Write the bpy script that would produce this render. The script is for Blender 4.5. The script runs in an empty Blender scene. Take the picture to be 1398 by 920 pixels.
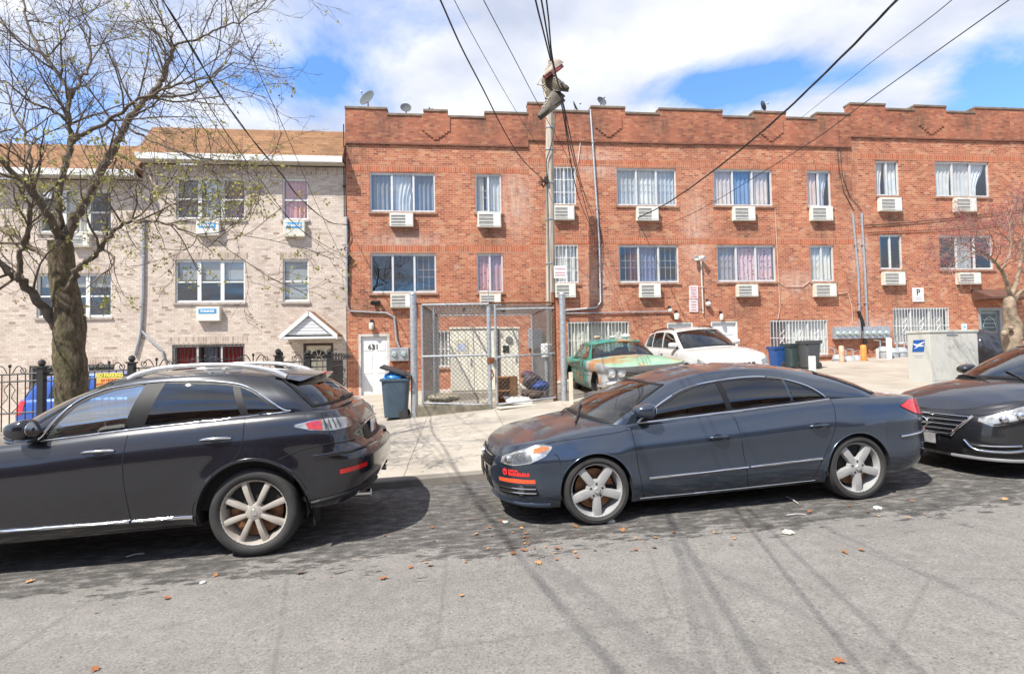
import bpy, bmesh, math, random
from math import sin, cos, pi, sqrt, atan2, radians as R
from mathutils import Vector as V, Matrix, noise as mn
from mathutils.bvhtree import BVHTree
random.seed(7)
scene = bpy.context.scene
COL = scene.collection

# ---------------------------------------------------------------- helpers
def tag(o, label=None, cat=None, group=None, kind=None):
    if label: o['label'] = label
    if cat: o['category'] = cat
    if group: o['group'] = group
    if kind: o['kind'] = kind
    return o

def thing(name, label, cat, loc=(0, 0, 0), rz=0.0, group=None, rot=None):
    o = bpy.data.objects.new(name, None)
    o.empty_display_size = 0.2
    COL.objects.link(o)
    o.location = loc
    o.rotation_euler = rot if rot else (0, 0, rz)
    return tag(o, label, cat, group)

def kids(o):
    return [c for c in bpy.data.objects if c.parent is o]

def copy_tree(o, parent=None):
    c = o.copy()
    COL.objects.link(c)
    if parent is not None:
        c.parent = parent
    for k in kids(o):
        copy_tree(k, c)
    return c

class MB:
    """collects vertices and faces; build() links ONE mesh object"""
    def __init__(self):
        self.v = []; self.f = []
    def add(self, vs, fs):
        n = len(self.v)
        self.v += [tuple(p) for p in vs]
        self.f += [tuple(i + n for i in f) for f in fs]
        return self
    def box(self, x0, x1, y0, y1, z0, z1, bev=0.0):
        if x1 < x0: x0, x1 = x1, x0
        if y1 < y0: y0, y1 = y1, y0
        if z1 < z0: z0, z1 = z1, z0
        if bev <= 0:
            vs = [(x, y, z) for z in (z0, z1) for y in (y0, y1) for x in (x0, x1)]
            fs = [(0, 2, 3, 1), (4, 5, 7, 6), (0, 1, 5, 4), (2, 6, 7, 3), (0, 4, 6, 2), (1, 3, 7, 5)]
            return self.add(vs, fs)
        bm = bmesh.new()
        bmesh.ops.create_cube(bm, size=1.0)
        for w in bm.verts:
            w.co = V(((x0 + x1) / 2 + w.co.x * (x1 - x0), (y0 + y1) / 2 + w.co.y * (y1 - y0), (z0 + z1) / 2 + w.co.z * (z1 - z0)))
        b = min(bev, .45 * min(x1 - x0, y1 - y0, z1 - z0))
        bmesh.ops.bevel(bm, geom=bm.edges[:] , offset=b, segments=2, profile=.6, affect='EDGES')
        self.bm(bm)
        return self
    def bm(self, bm, M=None):
        bm.verts.ensure_lookup_table()
        bm.verts.index_update()
        vs = [(M @ w.co if M else w.co.copy()) for w in bm.verts]
        fs = [[w.index for w in f.verts] for f in bm.faces]
        bm.free()
        return self.add(vs, fs)
    def obox(self, c, ax, ay, az):
        """box with centre c and half-axis vectors"""
        c, ax, ay, az = V(c), V(ax), V(ay), V(az)
        vs = [c + sx * ax + sy * ay + sz * az for sz in (-1, 1) for sy in (-1, 1) for sx in (-1, 1)]
        return self.add(vs, [(0, 2, 3, 1), (4, 5, 7, 6), (0, 1, 5, 4), (2, 6, 7, 3), (0, 4, 6, 2), (1, 3, 7, 5)])
    def tube(self, pts, r, n=8, cap=True, flat=1.0):
        pts = [V(p) for p in pts]
        m = len(pts)
        if not hasattr(r, '__len__'): r = [r] * m
        up = V((0, 0, 1))
        vs = []; pu = None
        for i, p in enumerate(pts):
            d = (pts[min(i + 1, m - 1)] - pts[max(i - 1, 0)])
            if d.length < 1e-9: d = V((0, 0, 1))
            d.normalize()
            if pu is None:
                a = up if abs(d.z) < .9 else V((1, 0, 0))
                s = d.cross(a).normalized()
            else:
                s = (pu - d * pu.dot(d))
                if s.length < 1e-6: s = d.orthogonal()
                s.normalize()
            pu = s
            t = d.cross(s)
            for k in range(n):
                a = 2 * pi * k / n
                vs.append(p + (s * cos(a) + t * sin(a) * flat) * r[i])
        fs = []
        for i in range(m - 1):
            for k in range(n):
                k2 = (k + 1) % n
                fs.append((i * n + k, i * n + k2, (i + 1) * n + k2, (i + 1) * n + k))
        if cap:
            fs.append(tuple(range(n - 1, -1, -1)))
            fs.append(tuple((m - 1) * n + k for k in range(n)))
        return self.add(vs, fs)
    def lathe(self, prof, n=32, M=None, closed=False):
        """prof: (radius, axial) pairs, axis = local Z"""
        vs = []; m = len(prof)
        for k in range(n):
            a = 2 * pi * k / n
            for (r, h) in prof:
                p = V((r * cos(a), r * sin(a), h))
                vs.append(M @ p if M else p)
        fs = []
        mm = m if closed else m - 1
        for k in range(n):
            k2 = (k + 1) % n
            for j in range(mm):
                j2 = (j + 1) % m
                fs.append((k * m + j, k2 * m + j, k2 * m + j2, k * m + j2))
        return self.add(vs, fs)
    def prism(self, poly, axis, a0, a1):
        """extrude a 2-D polygon along an axis; axis 'x': poly in (y,z), 'y': (x,z), 'z': (x,y)"""
        def P(p, a):
            return {'x': (a, p[0], p[1]), 'y': (p[0], a, p[1]), 'z': (p[0], p[1], a)}[axis]
        n = len(poly)
        vs = [P(p, a0) for p in poly] + [P(p, a1) for p in poly]
        fs = [tuple(range(n - 1, -1, -1)), tuple(range(n, 2 * n))]
        for i in range(n):
            j = (i + 1) % n
            fs.append((i, j, n + j, n + i))
        return self.add(vs, fs)
    def grid(self, fn, nu, nv, wrapu=False):
        vs = [fn(i / nu, j / nv) for i in range(nu + 1) for j in range(nv + 1)]
        fs = []
        for i in range(nu):
            for j in range(nv):
                a = i * (nv + 1) + j
                fs.append((a, a + nv + 1, a + nv + 2, a + 1))
        return self.add(vs, fs)
    def ball(self, c, r, sx=1, sy=1, sz=1, n=12):
        bm = bmesh.new()
        bmesh.ops.create_uvsphere(bm, u_segments=n, v_segments=max(6, n * 2 // 3), radius=r)
        return self.bm(bm, Matrix.Translation(V(c)) @ Matrix.Diagonal((sx, sy, sz, 1)))
    def build(self, name, mat, parent=None, smooth=None, world=True, label=None, fix=True):
        """world=True: vertices are world coordinates (parent must be unrotated)"""
        off = V((0, 0, 0))
        if parent is not None and world:
            p = parent
            while p is not None:
                off = off + p.location
                p = p.parent
        me = bpy.data.meshes.new(name)
        me.from_pydata([tuple(V(p) - off) for p in self.v], [], self.f)
        if fix:
            bm = bmesh.new(); bm.from_mesh(me)
            bmesh.ops.recalc_face_normals(bm, faces=bm.faces)
            bm.to_mesh(me); bm.free()
        o = bpy.data.objects.new(name, me)
        COL.objects.link(o)
        if mat is not None:
            me.materials.append(mat)
        if parent is not None:
            o.parent = parent
        if smooth is not None:
            try:
                me.shade_smooth() if hasattr(me, 'shade_smooth') else None
            except Exception: pass
            if smooth < 179:
                me.set_sharp_from_angle(angle=R(smooth))
        if label: o['label'] = label
        return o

def smoothstep(a, b, x):
    t = max(0.0, min(1.0, (x - a) / (b - a)))
    return t * t * (3 - 2 * t)

def interp(pts, x):
    """piecewise-linear"""
    if x <= pts[0][0]: return pts[0][1]
    for (x0, y0), (x1, y1) in zip(pts, pts[1:]):
        if x <= x1:
            return y0 + (y1 - y0) * (x - x0) / (x1 - x0)
    return pts[-1][1]

def spl(pts, x):
    """monotone-ish cubic (pchip) through pts"""
    n = len(pts)
    if x <= pts[0][0]: return pts[0][1]
    if x >= pts[-1][0]: return pts[-1][1]
    d = [(pts[i + 1][1] - pts[i][1]) / (pts[i + 1][0] - pts[i][0]) for i in range(n - 1)]
    def m(i):
        if i == 0: return d[0]
        if i == n - 1: return d[-1]
        if d[i - 1] * d[i] <= 0: return 0.0
        return 2 * d[i - 1] * d[i] / (d[i - 1] + d[i])
    for i in range(n - 1):
        if x <= pts[i + 1][0]:
            h = pts[i + 1][0] - pts[i][0]; t = (x - pts[i][0]) / h
            return ((2*t**3 - 3*t**2 + 1) * pts[i][1] + (t**3 - 2*t**2 + t) * h * m(i)
                    + (-2*t**3 + 3*t**2) * pts[i+1][1] + (t**3 - t**2) * h * m(i+1))

def polyspl(pts, n):
    """Catmull-Rom through 2-D/3-D points, n samples per span"""
    P = [V(p) for p in pts]
    if len(P) < 3:
        return [P[0].lerp(P[-1], i / n) for i in range(n + 1)]
    out = []
    for i in range(len(P) - 1):
        p0 = P[i - 1] if i else P[0] * 2 - P[1]
        p1, p2 = P[i], P[i + 1]
        p3 = P[i + 2] if i + 2 < len(P) else P[-1] * 2 - P[-2]
        for k in range(n):
            t = k / n
            out.append(.5 * ((2 * p1) + (p2 - p0) * t + (2*p0 - 5*p1 + 4*p2 - p3) * t*t + (3*p1 - p0 - 3*p2 + p3) * t**3))
    out.append(P[-1])
    return out

# ---------------------------------------------------------------- camera model
FPX, CX, CY, W0, H0 = 720.0, 699.0, 460.0, 1398.0, 920.0
EYE = V((0, 0, 1.66))
PSI, PIT, ROL = R(6.0), R(1.8), 0.0185
A_ = V((sin(PSI) * cos(PIT), cos(PSI) * cos(PIT), sin(PIT)))
r0 = V((cos(PSI), -sin(PSI), 0)); u0 = r0.cross(A_)
R_ = r0 * cos(ROL) - u0 * sin(ROL)
U_ = u0 * cos(ROL) + r0 * sin(ROL)
cam = bpy.data.cameras.new('camera'); camo = bpy.data.objects.new('camera', cam)
COL.objects.link(camo)
M3 = Matrix((R_, U_, -A_)).transposed()
camo.matrix_world = Matrix.Translation(EYE) @ M3.to_4x4()
cam.sensor_width = 36; cam.sensor_fit = 'HORIZONTAL'
cam.lens = 36 * FPX / W0
cam.clip_start = .05; cam.clip_end = 2000
scene.camera = camo

def ray(x, y):
    return A_ + R_ * ((x - CX) / FPX) + U_ * (-(y - CY) / FPX)
def at(x, y, Y):
    """world point on the plane Y = const that is seen at photo pixel x, y"""
    d = ray(x, y)
    return EYE + d * (Y / d.y)
def atd(x, y, depth):
    return EYE + ray(x, y) * depth

# ---------------------------------------------------------------- ground shape
def curbY(X): return 6.95 + .045 * X
def roadz(X): return .033 * X
def row13(X):
    return interp([(-40, -1.0), (-8, -.12), (-2.7, .03), (1.4, .36), (4, .56), (7, .66), (11.5, .78), (20, 1.05), (40, 1.6)], X)
def row18(X):
    return interp([(-40, -.9), (-9, .12), (-4.5, .25), (11.3, 1.05), (40, 2.3)], X)
def gz(X, Y):
    c = curbY(X)
    if Y <= c: return roadz(X)
    zc = roadz(X) + .085
    if Y < 13:
        t = (Y - c) / (13 - c)
        return zc + (row13(X) - zc) * t
    t = min(1.0, (Y - 13) / 5.8)
    return row13(X) + (row18(X) - row13(X)) * t
def gp(x, y):
    """ground point at photo pixel"""
    d = ray(x, y); s = .5
    last = None
    for i in range(4000):
        p = EYE + d * s
        if p.z <= gz(p.x, p.y): return V((p.x, p.y, gz(p.x, p.y)))
        s += .01
    return p

# ---------------------------------------------------------------- materials
def newmat(name):
    m = bpy.data.materials.new(name); m.use_nodes = True
    nt = m.node_tree
    b = nt.nodes['Principled BSDF']
    return m, nt, b
def N(nt, t, **kw):
    n = nt.nodes.new(t)
    for k, v in kw.items(): setattr(n, k, v)
    return n
def L(nt, a, b): nt.links.new(a, b)
def ramp(nt, fac, stops, interp_='LINEAR'):
    r = N(nt, 'ShaderNodeValToRGB')
    r.color_ramp.interpolation = interp_
    e = r.color_ramp.elements
    while len(e) < len(stops): e.new(.5)
    for el, (p, c) in zip(e, stops):
        el.position = p
        el.color = (c[0], c[1], c[2], 1) if hasattr(c, '__len__') else (c, c, c, 1)
    if fac is not None: L(nt, fac, r.inputs[0])
    return r
def mix(nt, fac, a, b, mode='MIX'):
    m = N(nt, 'ShaderNodeMix', data_type='RGBA', blend_type=mode)
    if hasattr(fac, 'is_linked'): L(nt, fac, m.inputs[0])
    else: m.inputs[0].default_value = fac
    for s, v in ((m.inputs[6], a), (m.inputs[7], b)):
        if hasattr(v, 'is_linked'): L(nt, v, s)
        else: s.default_value = (v[0], v[1], v[2], 1)
    return m.outputs[2]
def noise(nt, vec, scale, detail=4, rough=.55):
    n = N(nt, 'ShaderNodeTexNoise')
    n.inputs['Scale'].default_value = scale
    n.inputs['Detail'].default_value = detail
    n.inputs['Roughness'].default_value = rough
    if vec is not None: L(nt, vec, n.inputs['Vector'])
    return n.outputs[0]
def objco(nt, scale=None, loc=None):
    t = N(nt, 'ShaderNodeTexCoord').outputs['Object']
    if scale is None and loc is None: return t
    m = N(nt, 'ShaderNodeMapping')
    if scale: m.inputs['Scale'].default_value = scale
    if loc: m.inputs['Location'].default_value = loc
    L(nt, t, m.inputs[0])
    return m.outputs[0]
def bump(nt, b, h, strength=.3, dist=.01):
    n = N(nt, 'ShaderNodeBump')
    n.inputs['Strength'].default_value = strength
    n.inputs['Distance'].default_value = dist
    L(nt, h, n.inputs['Height'])
    L(nt, n.outputs[0], b.inputs['Normal'])
_mc = {}
def mat(name, col, rough=.6, metal=0.0, var=.12, scale=6.0, bumps=0.0, coat=0.0, spec=None, var2=None, bscale=None):
    """plain material with a little uneven tone"""
    if name in _mc: return _mc[name]
    m, nt, b = newmat(name)
    co = objco(nt)
    if var > 0:
        f = noise(nt, co, scale, 5)
        c2 = var2 or [min(1, c * (1 + var)) for c in col]
        c1 = [c * (1 - var) for c in col]
        r = ramp(nt, f, [(.3, c1), (.7, c2)])
        L(nt, r.outputs[0], b.inputs['Base Color'])
    else:
        b.inputs['Base Color'].default_value = (*col, 1)
    b.inputs['Roughness'].default_value = rough
    b.inputs['Metallic'].default_value = metal
    if coat:
        b.inputs['Coat Weight'].default_value = coat
        b.inputs['Coat Roughness'].default_value = .04
    if spec is not None: b.inputs['Specular IOR Level'].default_value = spec
    if bumps:
        bump(nt, b, noise(nt, co, bscale or scale * 6, 4), bumps, .01)
    _mc[name] = m
    return m
def glassmat(name, tint, trans, rough=.015, spec_min=.06):
    """thin pane: fresnel reflection over tinted see-through"""
    if name in _mc: return _mc[name]
    m = bpy.data.materials.new(name); m.use_nodes = True
    nt = m.node_tree; nt.nodes.clear()
    out = N(nt, 'ShaderNodeOutputMaterial')
    gl = N(nt, 'ShaderNodeBsdfGlossy'); gl.inputs['Roughness'].default_value = rough
    gl.inputs['Color'].default_value = (1, 1, 1, 1)
    tr = N(nt, 'ShaderNodeBsdfTransparent'); tr.inputs['Color'].default_value = (*[t * trans for t in tint], 1)
    lw = N(nt, 'ShaderNodeLayerWeight'); pw = N(nt, 'ShaderNodeMath', operation='POWER'); pw.inputs[1].default_value = 4.0
    L(nt, lw.outputs['Facing'], pw.inputs[0])
    mr = N(nt, 'ShaderNodeMapRange')
    mr.inputs['To Min'].default_value = spec_min; mr.inputs['To Max'].default_value = 1.0
    L(nt, pw.outputs[0], mr.inputs[0])
    mx = N(nt, 'ShaderNodeMixShader')
    L(nt, mr.outputs[0], mx.inputs[0]); L(nt, tr.outputs[0], mx.inputs[1]); L(nt, gl.outputs[0], mx.inputs[2])
    L(nt, mx.outputs[0], out.inputs[0])
    _mc[name] = m
    return m

MW = lambda: mat('white_paint', (.72, .72, .70), .5, var=.06)
M_alu = mat('aluminium_frame', (.62, .62, .60), .42, .3, var=.08)
M_galv = mat('galvanised_steel', (.42, .44, .46), .45, .6, var=.25, scale=14)
M_black = mat('black_plastic', (.016, .016, .017), .5, var=.2)
M_rubber = mat('tyre_rubber', (.028, .027, .026), .75, var=.35, scale=5)
M_dark = mat('dark_void', (.008, .008, .009), .9, var=0)
M_chrome = mat('chrome_trim', (.75, .75, .76), .12, 1.0, var=.05)
M_white = mat('white_trim_paint', (.63, .63, .61), .5, var=.06)
M_iron = mat('black_iron', (.02, .02, .02), .5, var=.2)
M_rust = mat('rusty_steel', (.16, .06, .025), .8, .2, var=.5, scale=20, bumps=.3)
M_wire = mat('wire_black', (.012, .012, .012), .6, var=0)
# ---------------------------------------------------------------- render, light, sky
vs = scene.view_settings
vs.view_transform = 'Standard'; vs.look = 'None'; vs.gamma = 1.0; vs.use_curve_mapping = False
vs.exposure = 1.22
SD = V((.54, .46, -1.0)).normalized()            # the way the sunlight travels
sun = bpy.data.lights.new('sun', 'SUN'); suno = bpy.data.objects.new('sun', sun)
COL.objects.link(suno)
sun.energy = 3.6; sun.angle = R(.53); sun.color = (1.0, .95, .87)
suno.rotation_euler = SD.to_track_quat('-Z', 'Y').to_euler()
suno.location = (-10, -10, 25)
SEL = math.asin(-SD.z); SROT = atan2(-SD.x, -SD.y)

w = bpy.data.worlds.new('World'); scene.world = w; w.use_nodes = True
nt = w.node_tree; nt.nodes.clear()
out = N(nt, 'ShaderNodeOutputWorld'); bg = N(nt, 'ShaderNodeBackground')
sky = N(nt, 'ShaderNodeTexSky', sky_type='NISHITA')
sky.sun_disc = False; sky.sun_elevation = SEL; sky.sun_rotation = SROT
sky.air_density = 1.0; sky.dust_density = .4; sky.ozone_density = 3.0; sky.altitude = 50
bg.inputs['Strength'].default_value = .115
tc = N(nt, 'ShaderNodeTexCoord').outputs['Generated']
# clouds: a wide broken layer, mapped on a plane high above
sx = N(nt, 'ShaderNodeSeparateXYZ'); L(nt, tc, sx.inputs[0])
def M1(op, a, b=None):
    n = N(nt, 'ShaderNodeMath', operation=op)
    for i, v in enumerate((a, b)):
        if v is None: continue
        if hasattr(v, 'is_linked'): L(nt, v, n.inputs[i])
        else: n.inputs[i].default_value = v
    return n.outputs[0]
den = M1('MAXIMUM', M1('ADD', sx.outputs[2], .16), .08)
cx_ = N(nt, 'ShaderNodeCombineXYZ')
L(nt, M1('DIVIDE', sx.outputs[0], den), cx_.inputs[0]); L(nt, M1('DIVIDE', sx.outputs[1], den), cx_.inputs[1])
mp = N(nt, 'ShaderNodeMapping'); mp.inputs['Location'].default_value = (3.3, 1.9, 0)
L(nt, cx_.outputs[0], mp.inputs[0])
n1 = N(nt, 'ShaderNodeTexNoise'); n1.inputs['Scale'].default_value = 1.5; n1.inputs['Detail'].default_value = 12; n1.inputs['Roughness'].default_value = .60
n1.inputs['Distortion'].default_value = .25
L(nt, mp.outputs[0], n1.inputs['Vector'])
cov = n1.outputs[0]
# gaps in the cloud layer (direction, angular size, strength)
def gap(cov, px, py, sx_, amt, stretch=2.2):
    d = ray(px, py).normalized()
    az = atan2(d.x, d.y)
    azn = N(nt, 'ShaderNodeMath', operation='ARCTAN2'); L(nt, sx.outputs[0], azn.inputs[0]); L(nt, sx.outputs[1], azn.inputs[1])
    da = M1('DIVIDE', M1('SUBTRACT', azn.outputs[0], az), sx_ * stretch)
    de = M1('DIVIDE', M1('SUBTRACT', sx.outputs[2], d.z), sx_)
    q = M1('ADD', M1('MULTIPLY', da, da), M1('MULTIPLY', de, de))
    g = M1('EXPONENT', M1('MULTIPLY', q, -1.0))
    return M1('ADD', cov, M1('MULTIPLY', g, amt))
cov = M1('ADD', cov, .09)
bk = M1('MAXIMUM', M1('MULTIPLY', sx.outputs[1], -1.0), 0.0)          # clearer sky behind the photographer
cov = M1('SUBTRACT', cov, M1('MULTIPLY', bk, .09))
for g in GAPS if 'GAPS' in globals() else [(425, 108, .035, -.20, 3.0), (900, 125, .045, -.23, 3.2), (1060, 108, .04, -.22, 3.5), (1170, 100, .03, -.18, 3.0), (1375, 100, .06, -.30, 2.0), (60, 90, .08, -.16, 2.2), (460, 60, .03, -.05, 3),
                                           (1120, 140, .018, .10, 3.0), (1280, 118, .025, .12, 2.2), (960, 60, .06, .10, 3), (700, 60, .1, .10, 2.0), (1250, 60, .06, .1, 3)]:
    cov = gap(cov, *g)
cr = ramp(nt, cov, [(.39, 0), (.47, .45), (.58, 1)], 'LINEAR')
n2 = N(nt, 'ShaderNodeTexNoise'); n2.inputs['Scale'].default_value = 2.4; n2.inputs['Detail'].default_value = 9
L(nt, mp.outputs[0], n2.inputs['Vector'])
cl = ramp(nt, n2.outputs[0], [(.34, (2.35, 2.6, 3.25)), (.60, (3.9, 4.0, 4.3))])
skyb = mix(nt, 1.0, sky.outputs[0], (.72, .95, 1.22), 'MULTIPLY')
L(nt, mix(nt, cr.outputs[0], skyb, cl.outputs[0]), bg.inputs['Color'])
L(nt, bg.outputs[0], out.inputs[0])

# ---------------------------------------------------------------- ground
def asphalt():
    m, nt, b = newmat('asphalt')
    co = objco(nt)
    fine = noise(nt, co, 60, 4, .75)
    mid = noise(nt, co, 9, 5, .6)
    big = noise(nt, objco(nt, (.35, 1.1, 1)), 1.3, 4, .6)
    base = ramp(nt, mid, [(.3, (.155, .146, .135)), (.7, (.20, .189, .175))]).outputs[0]
    grain = ramp(nt, fine, [(.32, (.35, .35, .35)), (.45, (.88, .88, .88)), (.55, (1.05, 1.05, 1.05)), (.7, (1.6, 1.57, 1.53))]).outputs[0]
    c = mix(nt, .8, base, grain, 'MULTIPLY')
    c = mix(nt, .5, c, ramp(nt, big, [(.3, (.75, .74, .72)), (.7, (1.15, 1.14, 1.12))]).outputs[0], 'MULTIPLY')
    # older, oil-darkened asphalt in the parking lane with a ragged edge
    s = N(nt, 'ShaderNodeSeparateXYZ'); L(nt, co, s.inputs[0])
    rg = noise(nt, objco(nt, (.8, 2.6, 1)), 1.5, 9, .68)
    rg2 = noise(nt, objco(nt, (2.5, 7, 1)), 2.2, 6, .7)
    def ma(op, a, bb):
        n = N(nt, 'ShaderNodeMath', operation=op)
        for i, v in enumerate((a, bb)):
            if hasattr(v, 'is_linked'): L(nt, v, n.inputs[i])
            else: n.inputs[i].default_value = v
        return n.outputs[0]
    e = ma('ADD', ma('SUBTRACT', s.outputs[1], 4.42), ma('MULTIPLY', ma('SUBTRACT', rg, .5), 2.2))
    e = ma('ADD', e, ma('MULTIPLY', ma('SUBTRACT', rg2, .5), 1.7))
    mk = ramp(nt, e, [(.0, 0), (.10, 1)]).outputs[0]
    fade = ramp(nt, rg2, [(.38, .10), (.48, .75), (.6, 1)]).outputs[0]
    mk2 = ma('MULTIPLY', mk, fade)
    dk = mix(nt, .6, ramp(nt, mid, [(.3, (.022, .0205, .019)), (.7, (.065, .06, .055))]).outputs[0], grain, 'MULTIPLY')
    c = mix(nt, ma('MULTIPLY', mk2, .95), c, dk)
    # cracks / tar specks
    sp_ = N(nt, 'ShaderNodeTexVoronoi'); sp_.inputs['Scale'].default_value = 17; L(nt, co, sp_.inputs['Vector'])
    sk = ramp(nt, sp_.outputs[0], [(.10, 1), (.16, 0)]).outputs[0]
    c = mix(nt, ma('MULTIPLY', sk, ramp(nt, mid, [(.40, 0), (.6, .75)]).outputs[0]), c, (.03, .028, .026))
    vo = N(nt, 'ShaderNodeTexVoronoi', feature='DISTANCE_TO_EDGE'); vo.inputs['Scale'].default_value = .55
    wv = mix(nt, .12, co, N(nt, 'ShaderNodeTexNoise').outputs[1], 'ADD')
    L(nt, wv, vo.inputs['Vector'])
    ck = ramp(nt, vo.outputs[0], [(.0, 1), (.012, 0)]).outputs[0]
    c = mix(nt, ma('MULTIPLY', ck, ma('MULTIPLY', rg, .45)), c, (.04, .038, .035))
    L(nt, c, b.inputs['Base Color'])
    b.inputs['Roughness'].default_value = .85
    bump(nt, b, fine, .55, .006)
    return m
def concrete(name, c1, c2, jx=1.62, jy=1.5, joint=.009, rough=.85, stain=.5):
    m, nt, b = newmat(name)
    co = objco(nt)
    f = noise(nt, co, 1.1, 7, .62); f2 = noise(nt, co, 55, 3, .6); f3 = noise(nt, co, .45, 5, .6)
    base = ramp(nt, f, [(.28, c1), (.68, c2)]).outputs[0]
    base = mix(nt, .35, base, ramp(nt, f2, [(.3, (.7, .7, .7)), (.7, (1.2, 1.2, 1.2))]).outputs[0], 'MULTIPLY')
    st = ramp(nt, f3, [(.42, (1, 1, 1)), (.7, (.62, .58, .52))]).outputs[0]
    base = mix(nt, stain, base, st, 'MULTIPLY')
    if joint:
        bt = N(nt, 'ShaderNodeTexBrick'); bt.offset = 0.0
        bt.inputs['Scale'].default_value = 1; bt.inputs['Brick Width'].default_value = jx; bt.inputs['Row Height'].default_value = jy
        bt.inputs['Mortar Size'].default_value = joint; bt.inputs['Mortar Smooth'].default_value = .3
        wob = mix(nt, .03, objco(nt, None, (.71, .35, 0)), N(nt, 'ShaderNodeTexNoise').outputs[1], 'ADD')
        L(nt, wob, bt.inputs['Vector'])
        base = mix(nt, bt.outputs['Fac'], base, (.16, .135, .105))
        bump(nt, b, bt.outputs['Fac'], -.4, .01)
    L(nt, base, b.inputs['Base Color'])
    b.inputs['Roughness'].default_value = rough
    return m
M_asph = asphalt()
M_side = concrete('sidewalk_concrete', (.29, .26, .215), (.41, .37, .315))
M_yard = concrete('yard_concrete', (.28, .25, .205), (.395, .355, .30), 2.6, 2.2, .014)
M_curb = concrete('curb_stone', (.115, .105, .09), (.22, .20, .175), 1.1, 9, .01)
M_earth = mat('earth', (.10, .085, .06), .95, var=.3, scale=.3)

g = MB()
g.grid(lambda u, v: (-600 + 1200 * u, -500 + 1400 * v, max(-2.2, min(2.2, .033 * (-600 + 1200 * u))) - 1.9), 60, 20)
tag(g.build('ground', M_earth), kind='structure')
g = MB()
def xs_(u): return -120 + 240 * u
g.grid(lambda u, v: (xs_(u), -7.2 + (curbY(xs_(u)) + 7.2) * v, roadz(xs_(u))), 120, 14)
tag(g.build('road', M_asph, smooth=180), kind='structure')
g = MB()
def ccurb(u, v):
    X = -60 + 120 * u
    prof = [(0, -.02), (.010, .082), (.03, .098), (.16, .10), (.18, .09), (.18, -.1)]
    o, h = prof[int(round(v * 5))]
    return (X, curbY(X) + o, roadz(X) + h)
g.grid(ccurb, 80, 5)
tag(g.build('curb', M_curb), kind='structure')
g = MB()
def side(u, v):
    X = -60 + 120 * u
    y0 = curbY(X) + .165
    Y = y0 + (12.75 - y0) * v
    return (X, Y, gz(X, Y) + .004)
g.grid(side, 160, 16)
tag(g.build('sidewalk', M_side, smooth=180), kind='structure')
g = MB()
def yard(u, v):
    X = -60 + 120 * u
    Y = 12.75 + (18.95 - 12.75) * v
    return (X, Y, gz(X, Y) + .004)
g.grid(yard, 160, 16)
tag(g.build('front_yard', M_yard, smooth=180), kind='structure')
# pavement on the camera's side of the street
g = MB(); g.grid(lambda u, v: (-60 + 120 * u, -11.5 + 4.3 * v, roadz(-60 + 120 * u) + .12), 30, 4)
tag(g.build('pavement', M_side), kind='structure')
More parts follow.
